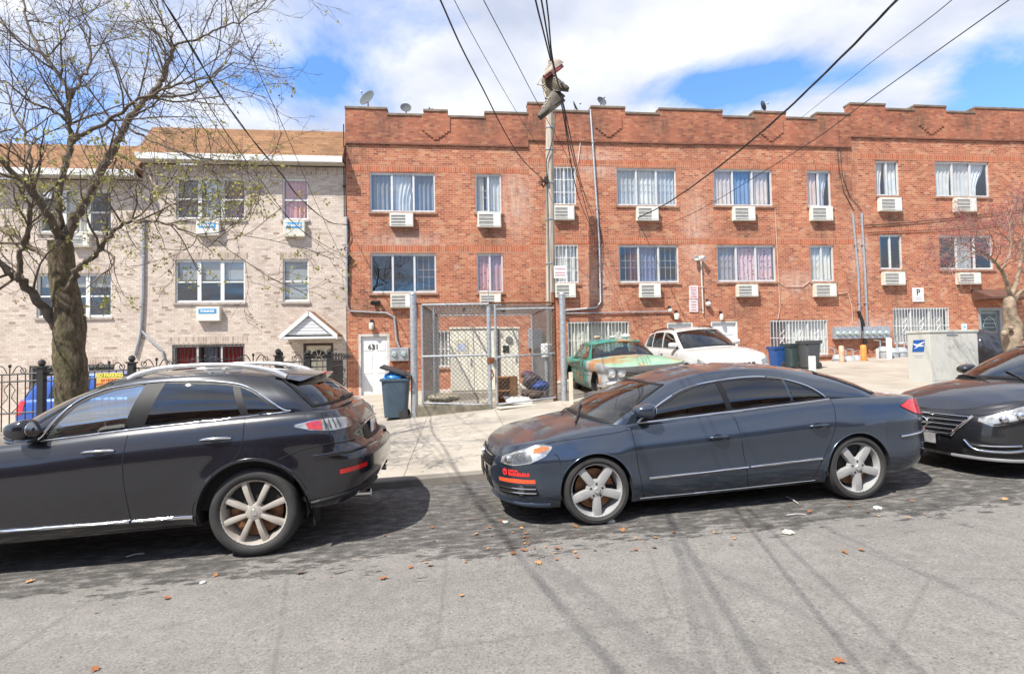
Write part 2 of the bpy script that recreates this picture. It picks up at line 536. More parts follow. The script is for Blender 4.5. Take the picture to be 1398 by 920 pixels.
# ---------------------------------------------------------------- masonry materials
YF = 18.8
def brickmat(name, cols, mortar, bw=.2, rh=.079, ms=.0075, rot=False, dirt=.5, efflo=.4, off=0.5, spots=None):
    m, nt, b = newmat(name)
    t = N(nt, 'ShaderNodeTexCoord').outputs['Object']
    s = N(nt, 'ShaderNodeSeparateXYZ'); L(nt, t, s.inputs[0])
    c = N(nt, 'ShaderNodeCombineXYZ')
    xy = N(nt, 'ShaderNodeMath', operation='ADD'); L(nt, s.outputs[0], xy.inputs[0]); L(nt, s.outputs[1], xy.inputs[1])
    if rot:
        L(nt, s.outputs[2], c.inputs[0]); L(nt, xy.outputs[0], c.inputs[1])
    else:
        L(nt, xy.outputs[0], c.inputs[0]); L(nt, s.outputs[2], c.inputs[1])
    bt = N(nt, 'ShaderNodeTexBrick'); bt.offset = off
    for k, v in (('Scale', 1), ('Brick Width', bw), ('Row Height', rh), ('Mortar Size', ms), ('Mortar Smooth', .15), ('Bias', 0)):
        bt.inputs[k].default_value = v
    bt.inputs['Color1'].default_value = (0, 0, 0, 1); bt.inputs['Color2'].default_value = (1, 1, 1, 1)
    L(nt, c.outputs[0], bt.inputs['Vector'])
    col = ramp(nt, bt.outputs['Color'], cols).outputs[0]
    n1 = noise(nt, t, .7, 8, .68); n2 = noise(nt, t, 2.6, 6, .65); n3 = noise(nt, t, 30, 3, .6)
    col = mix(nt, .5, col, ramp(nt, n3, [(.3, (.7, .7, .7)), (.7, (1.25, 1.25, 1.25))]).outputs[0], 'MULTIPLY')
    col = mix(nt, bt.outputs['Fac'], col, mortar)
    # weathering: dark streaky grime, pale bloom, greenish growth
    col = mix(nt, dirt, col, ramp(nt, n1, [(.32, (1.15, 1.14, 1.12)), (.5, (.92, .90, .88)), (.68, (.40, .36, .32))]).outputs[0], 'MULTIPLY')
    f = ramp(nt, n2, [(.60, 0), (.78, efflo)]).outputs[0]
    col = mix(nt, f, col, (.55, .46, .38))
    strk = noise(nt, objco(nt, (3.2, 3.2, .5)), 1.0, 6, .65)
    f = ramp(nt, strk, [(.60, 0), (.75, .38)]).outputs[0]
    col = mix(nt, f, col, (.09, .075, .045))
    if spots:      # water and soot marks below sills and copings; under units partly painted shade
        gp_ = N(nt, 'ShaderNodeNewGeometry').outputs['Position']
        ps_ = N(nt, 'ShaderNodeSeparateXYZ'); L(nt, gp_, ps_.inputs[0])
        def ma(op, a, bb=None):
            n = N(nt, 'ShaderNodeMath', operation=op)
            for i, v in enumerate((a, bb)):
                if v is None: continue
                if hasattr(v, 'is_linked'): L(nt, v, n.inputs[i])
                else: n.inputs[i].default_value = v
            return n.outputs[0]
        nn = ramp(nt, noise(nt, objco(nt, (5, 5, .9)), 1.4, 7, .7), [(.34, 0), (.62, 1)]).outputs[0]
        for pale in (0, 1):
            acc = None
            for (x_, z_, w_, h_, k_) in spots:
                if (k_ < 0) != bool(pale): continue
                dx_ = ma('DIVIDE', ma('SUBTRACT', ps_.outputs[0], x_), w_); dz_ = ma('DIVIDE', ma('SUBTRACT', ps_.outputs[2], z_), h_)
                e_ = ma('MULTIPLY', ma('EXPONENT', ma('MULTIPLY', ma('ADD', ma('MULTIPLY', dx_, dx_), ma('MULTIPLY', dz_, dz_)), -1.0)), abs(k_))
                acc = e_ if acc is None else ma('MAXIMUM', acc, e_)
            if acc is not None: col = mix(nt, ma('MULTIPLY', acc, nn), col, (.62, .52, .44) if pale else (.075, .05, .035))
    L(nt, col, b.inputs['Base Color'])
    b.inputs['Roughness'].default_value = .9
    bump(nt, b, bt.outputs['Fac'], -.5, .006)
    return m
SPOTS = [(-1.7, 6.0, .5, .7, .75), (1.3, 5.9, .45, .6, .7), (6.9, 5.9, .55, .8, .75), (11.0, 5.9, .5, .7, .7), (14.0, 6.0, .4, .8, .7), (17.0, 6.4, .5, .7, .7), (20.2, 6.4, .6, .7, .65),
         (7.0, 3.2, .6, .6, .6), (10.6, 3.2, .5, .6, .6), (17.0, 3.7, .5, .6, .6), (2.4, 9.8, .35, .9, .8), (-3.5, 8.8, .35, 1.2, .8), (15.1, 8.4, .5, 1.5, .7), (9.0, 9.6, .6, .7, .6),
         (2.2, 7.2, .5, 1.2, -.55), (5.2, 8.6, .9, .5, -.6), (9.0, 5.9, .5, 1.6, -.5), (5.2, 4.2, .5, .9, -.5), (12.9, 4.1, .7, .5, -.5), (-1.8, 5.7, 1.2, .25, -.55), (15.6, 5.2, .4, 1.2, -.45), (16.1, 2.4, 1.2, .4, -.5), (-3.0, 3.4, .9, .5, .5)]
RED = [(0, (.22, .062, .035)), (.12, (.34, .098, .048)), (.5, (.40, .125, .060)), (.78, (.45, .162, .080)), (.92, (.51, .235, .125)), (1, (.38, .20, .11))]
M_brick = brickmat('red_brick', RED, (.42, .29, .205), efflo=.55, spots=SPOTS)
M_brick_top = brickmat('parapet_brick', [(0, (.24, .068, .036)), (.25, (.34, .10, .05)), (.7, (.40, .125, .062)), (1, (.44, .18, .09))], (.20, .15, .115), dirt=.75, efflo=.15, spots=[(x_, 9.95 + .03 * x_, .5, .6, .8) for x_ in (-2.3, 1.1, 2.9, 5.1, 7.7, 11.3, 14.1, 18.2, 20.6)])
M_sold = brickmat('soldier_brick', [(0, (.34, .088, .038)), (.5, (.41, .115, .05)), (1, (.46, .155, .075))], (.42, .29, .205), bw=.235, rh=.079, rot=True, off=0)
GREY = [(0, (.28, .20, .165)), (.06, (.45, .365, .305)), (.3, (.52, .435, .365)), (.7, (.56, .475, .40)), (1, (.61, .53, .455))]
M_gbrick = brickmat('buff_brick', GREY, (.40, .35, .30), dirt=.35, efflo=.2)
M_gsold = brickmat('buff_soldier_brick', [(0, (.30, .22, .17)), (1, (.52, .43, .36))], (.5, .46, .41), bw=.235, rh=.079, rot=True, off=0, dirt=.4)
M_shing = brickmat('shingle', [(0, (.19, .095, .043)), (.5, (.235, .12, .055)), (1, (.28, .15, .07))], (.13, .06, .03), bw=.30, rh=.115, ms=.007, dirt=.6, efflo=.1)
M_cop = mat('coping_stone', (.17, .125, .09), .85, var=.4, scale=3, bumps=.2)
M_sill = mat('brick_sill', (.30, .17, .11), .85, var=.35, scale=8)
M_roof = mat('roof_felt', (.10, .10, .10), .9, var=.2)
M_glass = glassmat('window_glass', (.93, .95, .95), .85, .012, .12)
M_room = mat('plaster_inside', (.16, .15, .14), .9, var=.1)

def text_mesh(name, body, size, M, matl, parent=None, extrude=.0015, align='CENTER', world=True, bold=0.0, scalex=1.0):
    cu = bpy.data.curves.new(name, 'FONT'); cu.body = body; cu.size = size; cu.extrude = extrude
    cu.align_x = align; cu.align_y = 'CENTER'; cu.resolution_u = 2; cu.offset = bold
    ob = bpy.data.objects.new(name, cu); COL.objects.link(ob)
    me = bpy.data.meshes.new_from_object(ob.evaluated_get(bpy.context.evaluated_depsgraph_get()))
    COL.objects.unlink(ob); bpy.data.objects.remove(ob)
    b = MB()
    b.add([M @ V((p.co.x * scalex, p.co.y, p.co.z)) for p in me.vertices], [tuple(f.vertices) for f in me.polygons])
    return b.build(name, matl, parent, world=world, fix=False)
def facing(loc, rz=0.0, tilt=0.0):
    """matrix that stands text up, facing -Y, at loc"""
    return Matrix.Translation(V(loc)) @ Matrix.Rotation(rz, 4, 'Z') @ Matrix.Rotation(R(90) + tilt, 4, 'X')

def wall_cells(mb, x0, x1, z0, z1, ops, Y, dep):
    xs = sorted({x0, x1, *[o[0] for o in ops], *[o[1] for o in ops]})
    zs = sorted({z0, z1, *[o[2] for o in ops], *[o[3] for o in ops]})
    for a, b in zip(xs, xs[1:]):
        for c, d in zip(zs, zs[1:]):
            mx, mz = (a + b) / 2, (c + d) / 2
            if any(o[0] < mx < o[1] and o[2] < mz < o[3] for o in ops): continue
            mb.add([(a, Y, c), (b, Y, c), (b, Y, d), (a, Y, d)], [(0, 1, 2, 3)])
    for (a, b, c, d) in ops:
        mb.add([(a, Y, c), (a, Y + dep, c), (a, Y + dep, d), (a, Y, d)], [(0, 1, 2, 3)])
        mb.add([(b, Y, c), (b, Y + dep, c), (b, Y + dep, d), (b, Y, d)], [(3, 2, 1, 0)])
        mb.add([(a, Y, c), (b, Y, c), (b, Y + dep, c), (a, Y + dep, c)], [(0, 1, 2, 3)])
        mb.add([(a, Y, d), (b, Y, d), (b, Y + dep, d), (a, Y + dep, d)], [(3, 2, 1, 0)])

def curtain(parent, x0, x1, z0, z1, Y, col, pleat=.035, wl=.16, taper=0.0, rough=.9, pat=None):
    key = 'curtain_%d_%d_%d' % tuple(int(c * 100) for c in col) + (pat or '')
    if pat == 'flower' and key not in _mc:
        m, nt, b = newmat(key)
        f = N(nt, 'ShaderNodeTexVoronoi'); f.inputs['Scale'].default_value = 7; L(nt, objco(nt), f.inputs['Vector'])
        L(nt, ramp(nt, f.outputs[0], [(.12, (.30, .03, .06)), (.35, col)]).outputs[0], b.inputs['Base Color']); b.inputs['Roughness'].default_value = .9
        _mc[key] = m
    m = _mc.get(key) or mat(key, col, rough, var=.14, scale=3)
    ph = random.random() * 6; W = x1 - x0
    def fn(u, v):
        tw = u
        if taper: tw = u * (1 - taper * smoothstep(.0, .75, 1 - v) )
        return (x0 + W * tw, Y + pleat * (sin(2 * pi * u * W / wl + ph) + .4 * sin(2 * pi * u * W / (wl * .43) + 2 * ph)) * (.6 + .4 * (1 - v)), z0 + (z1 - z0) * v)
    b = MB(); b.grid(fn, max(10, int(W / .02)), 6)
    return b.build('curtain', m, parent, smooth=60)

def window(house, rect, panes=3, curtains=(), bars=None, style='slide', shade=None, label=None, sillm=None, framem=None, Y=None):
    x0, x1, z0, z1 = rect
    Y = YF if Y is None else Y
    fm = framem or M_alu
    f = MB(); fw = .048
    ya, yb = Y + .045, Y + .115
    f.box(x0, x1, ya, yb, z1 - fw, z1); f.box(x0, x1, ya, yb, z0, z0 + fw)
    f.box(x0, x0 + fw, ya + .002, yb, z0 + fw, z1 - fw); f.box(x1 - fw, x1, ya + .002, yb, z0 + fw, z1 - fw)
    W = x1 - x0
    for k in range(1, panes):
        xm = x0 + W * k / panes
        mw = .034 if style == 'slide' else .06
        f.box(xm - mw, xm + mw, ya + .012, yb, z0 + fw, z1 - fw)
    # sash rims
    for k in range(panes):
        a = x0 + W * k / panes + .045; b = x0 + W * (k + 1) / panes - .045
        yo = ya + .03 + .018 * (k % 2)
        f.box(a, b, yo, yo + .02, z1 - fw - .03, z1 - fw); f.box(a, b, yo, yo + .02, z0 + fw, z0 + fw + .03)
        if style == 'hung':
            zm = (z0 + z1) / 2 - .02
            f.box(a - .02, b + .02, yo - .008, yo + .022, zm - .025, zm + .025)
    fo = f.build('window', fm, house, label=label)
    g = MB(); g.add([(x0 + fw, Y + .092, z0 + fw), (x1 - fw, Y + .092, z0 + fw), (x1 - fw, Y + .092, z1 - fw), (x0 + fw, Y + .092, z1 - fw)], [(0, 1, 2, 3)])
    g.build('pane', M_glass, fo)
    if sillm is not None:
        s = MB(); s.box(x0 - .06, x1 + .06, Y - .05, Y + .05, z0 - .075, z0 - .002)
        s.build('sill', sillm, fo)
    for c in curtains:
        a, b, col = c[0], c[1], c[2]
        curtain(fo, x0 + .05 + (W - .1) * a, x0 + .05 + (W - .1) * b, z0 + .03, z1 - .04, Y + .175, [min(.85, q * 1.45 * k_) for q, k_ in zip(col, (1.05, 1.0, .90))], taper=c[3] if len(c) > 3 else 0, pat=c[4] if len(c) > 4 else None)
    if shade:
        frac, col = shade
        s = MB(); s.box(x0 + .06, x1 - .06, Y + .15, Y + .155, z1 - (z1 - z0) * frac, z1 - .05)
        s.build('roller_shade', mat('shade_%d' % int(col[0] * 100 + col[1] * 10), col, .8, var=.06), fo)
    if bars:
        kind, col = bars
        bm_ = {'white': M_white, 'black': M_iron, 'rust': mat('tan_bars', (.45, .33, .26), .6, var=.2), 'grey': mat('grey_bars', (.45, .45, .45), .5, var=.1)}[col]
        s = MB(); yb_ = Y + (.16 if kind.startswith('in') else .012)
        if kind.startswith('in'):
            # inside guards that cover some panes: list of pane numbers
            for k in [int(q) for q in kind[2:]]:
                a = x0 + W * k / panes + .1; b = x0 + W * (k + 1) / panes - .06
                n = 4
                for i in range(n):
                    xx = a + (b - a) * i / (n - 1)
                    s.box(xx - .009, xx + .009, yb_, yb_ + .015, z0 + .05, z1 - .06)
                for zz in (z0 + .12, z0 + (z1 - z0) * .42, z0 + (z1 - z0) * .60):
                    s.box(a - .02, b + .02, yb_ - .004, yb_ + .012, zz - .009, zz + .009)
        else:
            n = max(4, int(W / .125))
            for i in range(n + 1):
                xx = x0 + .01 + (W - .02) * i / n
                s.tube([(xx, yb_, z0 - .02), (xx, yb_, z1 + .02)], .009, 5)
            for zz in [z0 + .03, z1 - .03] + ([z0 + (z1 - z0) * q for q in (.33, .66)] if 'grid' in kind else [z0 + (z1 - z0) * .5]):
                s.box(x0 - .02, x1 + .02, yb_ - .006, yb_ + .006, zz - .011, zz + .011)
            if 'orn' in kind:
                for q in (.2, .5, .8):
                    cx = x0 + W * q; cz = z0 + (z1 - z0) * .62
                    for sg in (-1, 1):
                        s.tube([(cx, yb_ - .012, cz - .28), (cx + sg * .10, yb_ - .012, cz - .08), (cx + sg * .02, yb_ - .012, cz + .02), (cx + sg * .10, yb_ - .012, cz + .14)], .01, 5)
                        s.tube([(cx, yb_ - .012, cz - .5), (cx + sg * .09, yb_ - .012, cz - .36), (cx, yb_ - .012, cz - .26)], .01, 5)
        s.build('security_bars', bm_, fo)
    return fo

def shell(x0, x1, z0, z1, Y0=YF, depth=10):
    """side walls, back, floors and flat roof so that the rooms are dark behind their windows"""
    b = MB()
    b.add([(x0, Y0, z0), (x0, Y0 + depth, z0), (x0, Y0 + depth, z1), (x0, Y0, z1)], [(0, 1, 2, 3)])
    b.add([(x1, Y0, z0), (x1, Y0 + depth, z0), (x1, Y0 + depth, z1), (x1, Y0, z1)], [(0, 1, 2, 3)])
    b.add([(x0, Y0 + depth, z0), (x1, Y0 + depth, z0), (x1, Y0 + depth, z1), (x0, Y0 + depth, z1)], [(0, 1, 2, 3)])
    b.add([(x0, Y0 + 2.2, z0), (x1, Y0 + 2.2, z0), (x1, Y0 + 2.2, z1), (x0, Y0 + 2.2, z1)], [(0, 1, 2, 3)])
    return b

def brick_house(label, x0, x1, zb, zw, zc, ops, prof, vmotif):
    """zb lowest wall level, zw = sill levels of the two rows, zc = cornice level, prof = parapet (xa, xb, top)"""
    h = thing('brick_rowhouse', label, 'house', ((x0 + x1) / 2, YF, zb + .5), group='red brick rowhouses')
    wl = MB(); wall_cells(wl, x0, x1, zb, zc, ops, YF, .16)
    w = wl.build('wall', M_brick, h, fix=False)
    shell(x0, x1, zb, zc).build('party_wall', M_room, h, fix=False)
    rf = MB(); rf.box(x0, x1, YF + .26, YF + 10, zc - .02, zc + .1); rf.build('roof', M_roof, h)
    # parapet, a little proud, with a drip course below
    p = MB(); c = MB()
    for (a, b, t) in prof:
        p.box(a, b, YF - .045, YF + .25, zc + .0, t)
        c.box(a - .012, b + .012, YF - .075, YF + .30, t, t + .085, .012)
    p2 = MB()
    pp = p.build('parapet', M_brick_top, h)
    c.build('coping', M_cop, pp)
    d = MB(); d.box(x0 + .002, x1 - .002, YF - .06, YF - .044, zc - .025, zc + .03)
    d.build('drip_course', mat('drip_course_brick', (.16, .07, .045), .9, var=.4, scale=14), pp)
    for (cx, ct, wid) in vmotif:
        v = MB(); n = 5
        for i in range(n):
            hw = wid / 2 * (1 - (i) / n)
            v.box(cx - hw, cx + hw, YF - .075, YF - .044, ct - .079 * (i + 1) - .0, ct - .079 * i)
        v.box(cx - wid / 2, cx + wid / 2, YF - .075, YF - .044, ct, ct + .45)
        v.build('corbel_motif', M_brick_top, pp)
    for zz in zw:
        sc = MB(); sc.box(x0 + .001, x1 - .001, YF - .004, YF + .02, zz + .03, zz + .265); sc.build('soldier_course', M_sold, h)
    return h

WH = 1.41
# levels per pair of houses
def R4(x0, w, z, h=WH): return (x0, x0 + w, z, z + h)
WHT = (.62, .62, .62); GRY = (.22, .22, .225); BLU = (.34, .40, .50); PNK = (.62, .34, .34); RDC = (.22, .015, .02); FLW = (.52, .38, .40); LBL = (.50, .53, .57); CRM = (.5, .47, .4)

# --- house 1 (door 631)
h1x = (-3.78, 2.70)
o_ub = (-2.96, -.69, 6.73, 8.14); o_us = (.75, 1.68, 6.73, 8.14); o_lb = (-2.96, -.69, 3.86, 5.26); o_ls = (.76, 1.69, 3.86, 5.26)
o_gw = (-.95, 1.0, 1.22, 2.52); o_dr = (-3.40, -2.34, .27, 2.43)
H1 = brick_house('red brick rowhouse with the white door numbered 631, nearest the buff house', h1x[0], h1x[1], -.6, (8.14, 5.26), 9.15,
                 [o_ub, o_us, o_lb, o_ls, o_gw, o_dr],
                 [(-3.78, -2.33, 10.36), (-2.33, -1.05, 10.16), (-1.05, -.2, 10.34), (-.2, 1.13, 10.14), (1.13, 2.70, 10.33)], [(-.62, 9.72, 1.0)])
window(H1, o_ub, 3, [(.0, .36, (.22, .225, .23)), (.30, .72, LBL, .25), (.62, 1, (.20, .21, .22))], sillm=M_sill, label='upper three-pane window with grey curtains')
window(H1, o_us, 2, [(.0, .3, CRM), (.55, 1, LBL)], ('in0', 'white'), sillm=M_sill)
window(H1, o_lb, 3, [], ('in2', 'rust'), sillm=M_sill, label='lower three-pane window without curtains')
window(H1, o_ls, 2, [(0, .5, (.6, .3, .3), 0, 'flower'), (.5, 1, (.42, .26, .30))], sillm=M_sill, label='narrow window with pink curtains')
window(H1, o_gw, 3, [(0, 1, (.42, .42, .42))], ('out', 'white'), sillm=M_sill)
# door 631
d = MB(); d.box(o_dr[0] + .09, o_dr[1] - .09, YF + .07, YF + .12, .30, 2.34)
for (a, b) in ((.18, .46), (.60, .88)):
    for (c, e) in ((.16, .62), (.76, 1.42), (1.55, 1.86)):
        xx0 = o_dr[0] + a * 1.06 - .02; xx1 = o_dr[0] + b * 1.06 - .02
        d.box(xx0, xx1, YF + .06, YF + .071, .30 + c, .30 + e, .006)
M_door = mat('door_paint', (.66, .66, .65), .45, var=.07, scale=4)
D1 = d.build('door', M_door, H1, label='white panelled steel door numbered 631')
fr = MB(); fr.box(o_dr[0], o_dr[0] + .085, YF + .0, YF + .13, .27, 2.43); fr.box(o_dr[1] - .085, o_dr[1], YF + .0, YF + .13, .27, 2.43); fr.box(o_dr[0] + .085, o_dr[1] - .085, YF + .0, YF + .13, 2.345, 2.43)
fr.build('door_frame', mat('frame_brownwhite', (.5, .47, .43), .6, var=.2), D1)
k = MB(); k.ball((o_dr[1] - .17, YF + .04, 1.22), .035); k.build('door_knob', M_chrome, D1, smooth=180)
text_mesh('house_number', '631', .25, facing(((o_dr[0] + o_dr[1]) / 2 - .03, YF + .057, 1.97)), M_black, D1, bold=.006)
# door panels drawn with faint scratches
st = MB(); st.box(o_dr[0] - .1, o_dr[1] + .1, YF - .35, YF + .1, .05, .285); st.build('door_step', M_yard, H1)

# --- houses 2a, 2b
o2 = [(3.57, 4.43, 7.05, 8.46), (5.97, 8.27, 7.05, 8.46), (3.6, 4.46, 4.18, 5.59), (5.98, 8.28, 4.18, 5.59), (4.01, 6.30, 1.42, 2.77), (7.75, 8.75, .55, 2.70)]
H2 = brick_house('red brick rowhouse behind the green car, with the barred pale window', 2.70, 8.97, -.4, (8.46, 5.59), 9.40, o2,
                 [(2.70, 3.45, 10.72), (3.45, 5.05, 10.46), (5.05, 6.35, 10.66), (6.35, 7.65, 10.46), (7.65, 8.97, 10.66)], [(5.7, 9.98, 1.0)])
window(H2, o2[0], 2, [(0, 1, BLU)], ('outgrid', 'white'), sillm=M_sill)
window(H2, o2[1], 3, [(0, .34, (.40, .44, .50)), (.33, .66, WHT), (.66, 1, (.42, .47, .54))], ('in012', 'white'), sillm=M_sill, label='upper three-pane window, all panes with white guards')
window(H2, o2[2], 2, [(0, 1, WHT)], ('outgrid', 'white'), sillm=M_sill)
window(H2, o2[3], 3, [(.15, .33, (.12, .03, .03)), (.36, .62, (.15, .17, .3))], ('in012', 'grey'), sillm=M_sill, label='lower three-pane window with dark panes behind guards')
window(H2, o2[4], 3, [(0, 1, (.6, .6, .56))], ('outorn', 'white'), sillm=M_sill)
def plain_door(h, o, label=None):
    d = MB(); d.box(o[0] + .06, o[1] - .06, YF + .08, YF + .13, o[2], o[3] - .06)
    for (c, e) in ((.12, .5), (.58, .98), (1.06, 1.44), (1.52, 1.92)):
        d.box(o[0] + .16, o[1] - .16, YF + .07, YF + .081, o[2] + c, o[2] + e, .006)
    D = d.build('door', M_door, h, label=label)
    f = MB(); f.box(o[0], o[0] + .055, YF + .01, YF + .14, o[2], o[3]); f.box(o[1] - .055, o[1], YF + .01, YF + .14, o[2], o[3]); f.box(o[0] + .055, o[1] - .055, YF + .01, YF + .14, o[3] - .055, o[3])
    f.build('door_frame', M_white, D)
    return D
plain_door(H2, o2[5])
o3 = [(9.72, 12.08, 7.09, 8.49), (13.50, 14.49, 7.09, 8.49), (9.78, 12.12, 4.20, 5.60), (13.53, 14.50, 4.20, 5.60), (11.80, 14.12, 1.39, 2.74), (9.45, 10.5, .7, 2.72)]
H3 = brick_house('red brick rowhouse behind the white SUV, left of the long bank of meters', 8.97, 15.36, -.3, (8.49, 5.60), 9.42, o3,
                 [(8.97, 10.15, 10.66), (10.15, 11.4, 10.44), (11.4, 12.7, 10.66), (12.7, 13.95, 10.46), (13.95, 15.36, 10.68)], [(12.06, 9.98, 1.0)])
window(H3, o3[0], 3, [(0, .34, (.5, .46, .46)), (.34, .66, (.16, .26, .46)), (.66, 1, (.48, .45, .47))], None, sillm=M_sill, label='upper three-pane window with a blue middle pane')
window(H3, o3[1], 2, [(0, .45, (.5, .42, .44)), (.55, 1, (.42, .46, .58), .4)], None, sillm=M_sill)
window(H3, o3[2], 3, [(0, .33, (.3, .26, .26)), (.33, 1, FLW, 0, 'flower')], ('in02', 'rust'), sillm=M_sill, label='three-pane window with flowered pink curtains')
window(H3, o3[3], 2, [(0, 1, (.52, .53, .53))], ('in0', 'white'), sillm=M_sill)
window(H3, o3[4], 3, [(0, .3, (.12, .05, .05)), (.3, 1, WHT)], ('outorn', 'white'), sillm=M_sill)
plain_door(H3, o3[5])
# --- houses 3a, 3b
o4 = [(16.38, 17.38, 7.55, 8.94), (18.94, 21.32, 7.55, 8.96), (16.42, 17.39, 4.66, 6.03), (18.98, 21.34, 4.65, 6.02), (16.88, 19.26, 1.75, 3.16), (20.55, 21.6, .9, 3.12)]
H4 = brick_house('red brick rowhouse behind the parcel relay box, right of the meter bank', 15.36, 22.3, -.2, (8.95, 6.03), 9.84, o4,
                 [(15.36, 16.87, 11.10), (16.87, 18.1, 10.93), (18.1, 19.5, 11.10), (19.5, 20.75, 10.90), (20.75, 22.3, 11.10)], [(18.8, 10.42, 1.1)])
window(H4, o4[0], 2, [(0, .4, (.5, .5, .54), .3), (.45, 1, (.5, .54, .60))], None, sillm=M_sill)
window(H4, o4[1], 3, [(0, .36, (.5, .52, .56), .1), (.36, .66, (.45, .47, .52)), (.66, 1, (.5, .54, .62), .5)], None, sillm=M_sill, label='upper three-pane window with pale draped curtains')
window(H4, o4[2], 2, [(0, .2, GRY)], None, sillm=M_sill)
window(H4, o4[3], 3, [(.34, .64, (.32, .36, .4))], None, sillm=M_sill)
window(H4, o4[4], 3, [(0, 1, (.30, .30, .32))], ('outorn', 'white'), sillm=M_sill)
D4 = MB(); D4.box(o4[5][0] + .12, o4[5][1] - .12, YF + .08, YF + .12, .9, 3.0)
D4o = D4.build('door', mat('grey_green_door', (.22, .25, .24), .5, var=.1), H4, label='grey glazed security door under an awning')
f = MB(); f.box(o4[5][0], o4[5][0] + .11, YF, YF + .14, .9, 3.12); f.box(o4[5][1] - .11, o4[5][1], YF, YF + .14, .9, 3.12); f.box(o4[5][0] + .11, o4[5][1] - .11, YF, YF + .14, 3.01, 3.12)
f.build('door_frame', mat('grey_frame', (.28, .29, .30), .5, var=.1), D4o)
g = MB(); g.box(o4[5][0] + .22, o4[5][1] - .22, YF + .074, YF + .081, 1.95, 2.88); g.build('pane', mat('door_pane', (.05, .09, .09), .05, var=.3), D4o)
b = MB()
for i in range(5):
    b.box(o4[5][0] + .24, o4[5][1] - .24, YF + .06, YF + .066, 2.02 + i * .16, 2.035 + i * .16)
cxx = (o4[5][0] + o4[5][1]) / 2
b.tube([(cxx + .26 * cos(a), YF + .06, 2.4 + .36 * sin(a)) for a in [pi * i / 12 for i in range(13)]], .012, 5)
b.build('door_grille', M_alu, D4o)
a = MB()
p0 = at(1326, 396, YF); p1 = at(1386, 413, YF)
a.prism([(YF + .0, 3.86), (YF - .75, 3.50), (YF - .75, 3.42), (YF + .0, 3.42)], 'x', p0.x, p0.x + 2.0)
a.build('awning', mat('brown_awning', (.10, .045, .03), .7, var=.25, scale=3), H4)
o5 = [(23.2, 25.6, 7.6, 9.0), (23.2, 25.6, 4.7, 6.05)]
H5 = brick_house('red brick rowhouse at the right edge, behind the small budding tree', 22.3, 28.6, -.2, (9.0, 6.05), 9.86, o5,
                 [(22.3, 23.7, 11.10), (23.7, 25, 10.92), (25, 26.3, 11.10), (26.3, 28.6, 10.95)], [])
window(H5, o5[0], 3, [(0, 1, WHT)], None, sillm=M_sill); window(H5, o5[1], 3, [(0, 1, WHT)], None, sillm=M_sill)

# --- buff brick houses on the left
def buff_house(label, x0, x1, zb, zt, zf, zr, ops):
    h = thing('buff_brick_house', label, 'house', ((x0 + x1) / 2, YF, zb + .5), group='buff brick houses with mansard roofs')
    wl = MB(); wall_cells(wl, x0, x1, zb, zf, ops, YF, .14); wl.build('wall', M_gbrick, h, fix=False)
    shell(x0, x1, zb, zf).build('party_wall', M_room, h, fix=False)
    # mansard: shingled slope over a projecting white fascia with a ribbed soffit
    r = MB(); r.add([(x0, YF - .42, zf + .22), (x1, YF - .42, zf + .22), (x1, YF + .55, zr), (x0, YF + .55, zr), (x1, YF + 10, zr), (x0, YF + 10, zr)], [(0, 1, 2, 3), (3, 2, 4, 5)])
    r.add([(x1, YF - .42, zf + .22), (x1, YF + .55, zr), (x1, YF + .55, zf)], [(0, 1, 2)]); r.add([(x0, YF - .42, zf + .22), (x0, YF + .55, zr), (x0, YF + .55, zf)], [(0, 1, 2)])
    ro = r.build('roof', M_shing, h, fix=False)
    f = MB(); f.box(x0, x1, YF - .47, YF - .424, zf + .02, zf + .23, .008); f.build('fascia', M_white, ro)
    s = MB(); n = int((x1 - x0) / .1)
    for i in range(n):
        a = x0 + (x1 - x0) * i / n
        s.box(a, a + .085, YF - .424, YF - .002, zf + .035, zf + .05)
    s.box(x0, x1, YF - .42, YF, zf + .052, zf + .07)
    s.build('soffit', mat('soffit_vinyl', (.55, .52, .45), .6, var=.1), ro)
    c = MB(); c.box(x0 + .002, x1 - .002, YF - .006, YF + .02, zf - .27, zf - .02); c.build('soldier_course', M_gsold, h)
    for o in ops[:5]:
        if o[3] < zf - .5:
            c = MB(); c.box(o[0] - .1, o[1] + .1, YF - .005, YF + .02, o[3] + .02, o[3] + .25); c.build('soldier_course', M_gsold, h)
    return h
oB = [(-9.39, -7.15, 6.42, 7.86), (-5.92, -5.06, 6.42, 7.88), (-9.41, -7.17, 3.58, 5.03), (-5.92, -5.06, 3.58, 5.05), (-9.50, -7.18, 1.15, 2.16), (-5.25, -4.25, .1, 2.15)]
HB = buff_house('buff brick house with the small gabled porch, next to the red brick row', -10.45, -3.80, -.6, 0, 8.28, 9.78, oB)
M_gsill = mat('buff_sill', (.34, .30, .26), .85, var=.2)
window(HB, oB[0], 3, [(0, .36, (.10, .10, .11)), (.40, .66, (.5, .55, .6), .2), (.68, 1, (.16, .03, .025))], None, 'hung', sillm=M_gsill, framem=M_white)
window(HB, oB[1], 1, [(0, 1, (.62, .30, .29))], None, 'hung', sillm=M_gsill, framem=M_white, label='upper narrow window with a rose curtain')
window(HB, oB[2], 3, [], None, 'hung', shade=(.46, (.42, .42, .40)), sillm=M_gsill, framem=M_white)
window(HB, oB[3], 1, [], None, 'hung', shade=(.95, (.42, .45, .45)), sillm=M_gsill, framem=M_white, label='lower narrow window with a closed shade')
window(HB, oB[4], 3, [(0, .34, RDC), (.40, .6, (.12, .14, .2)), (.62, 1, RDC)], ('out', 'black'), sillm=M_gsill, framem=M_alu, label='barred basement window with red curtains')
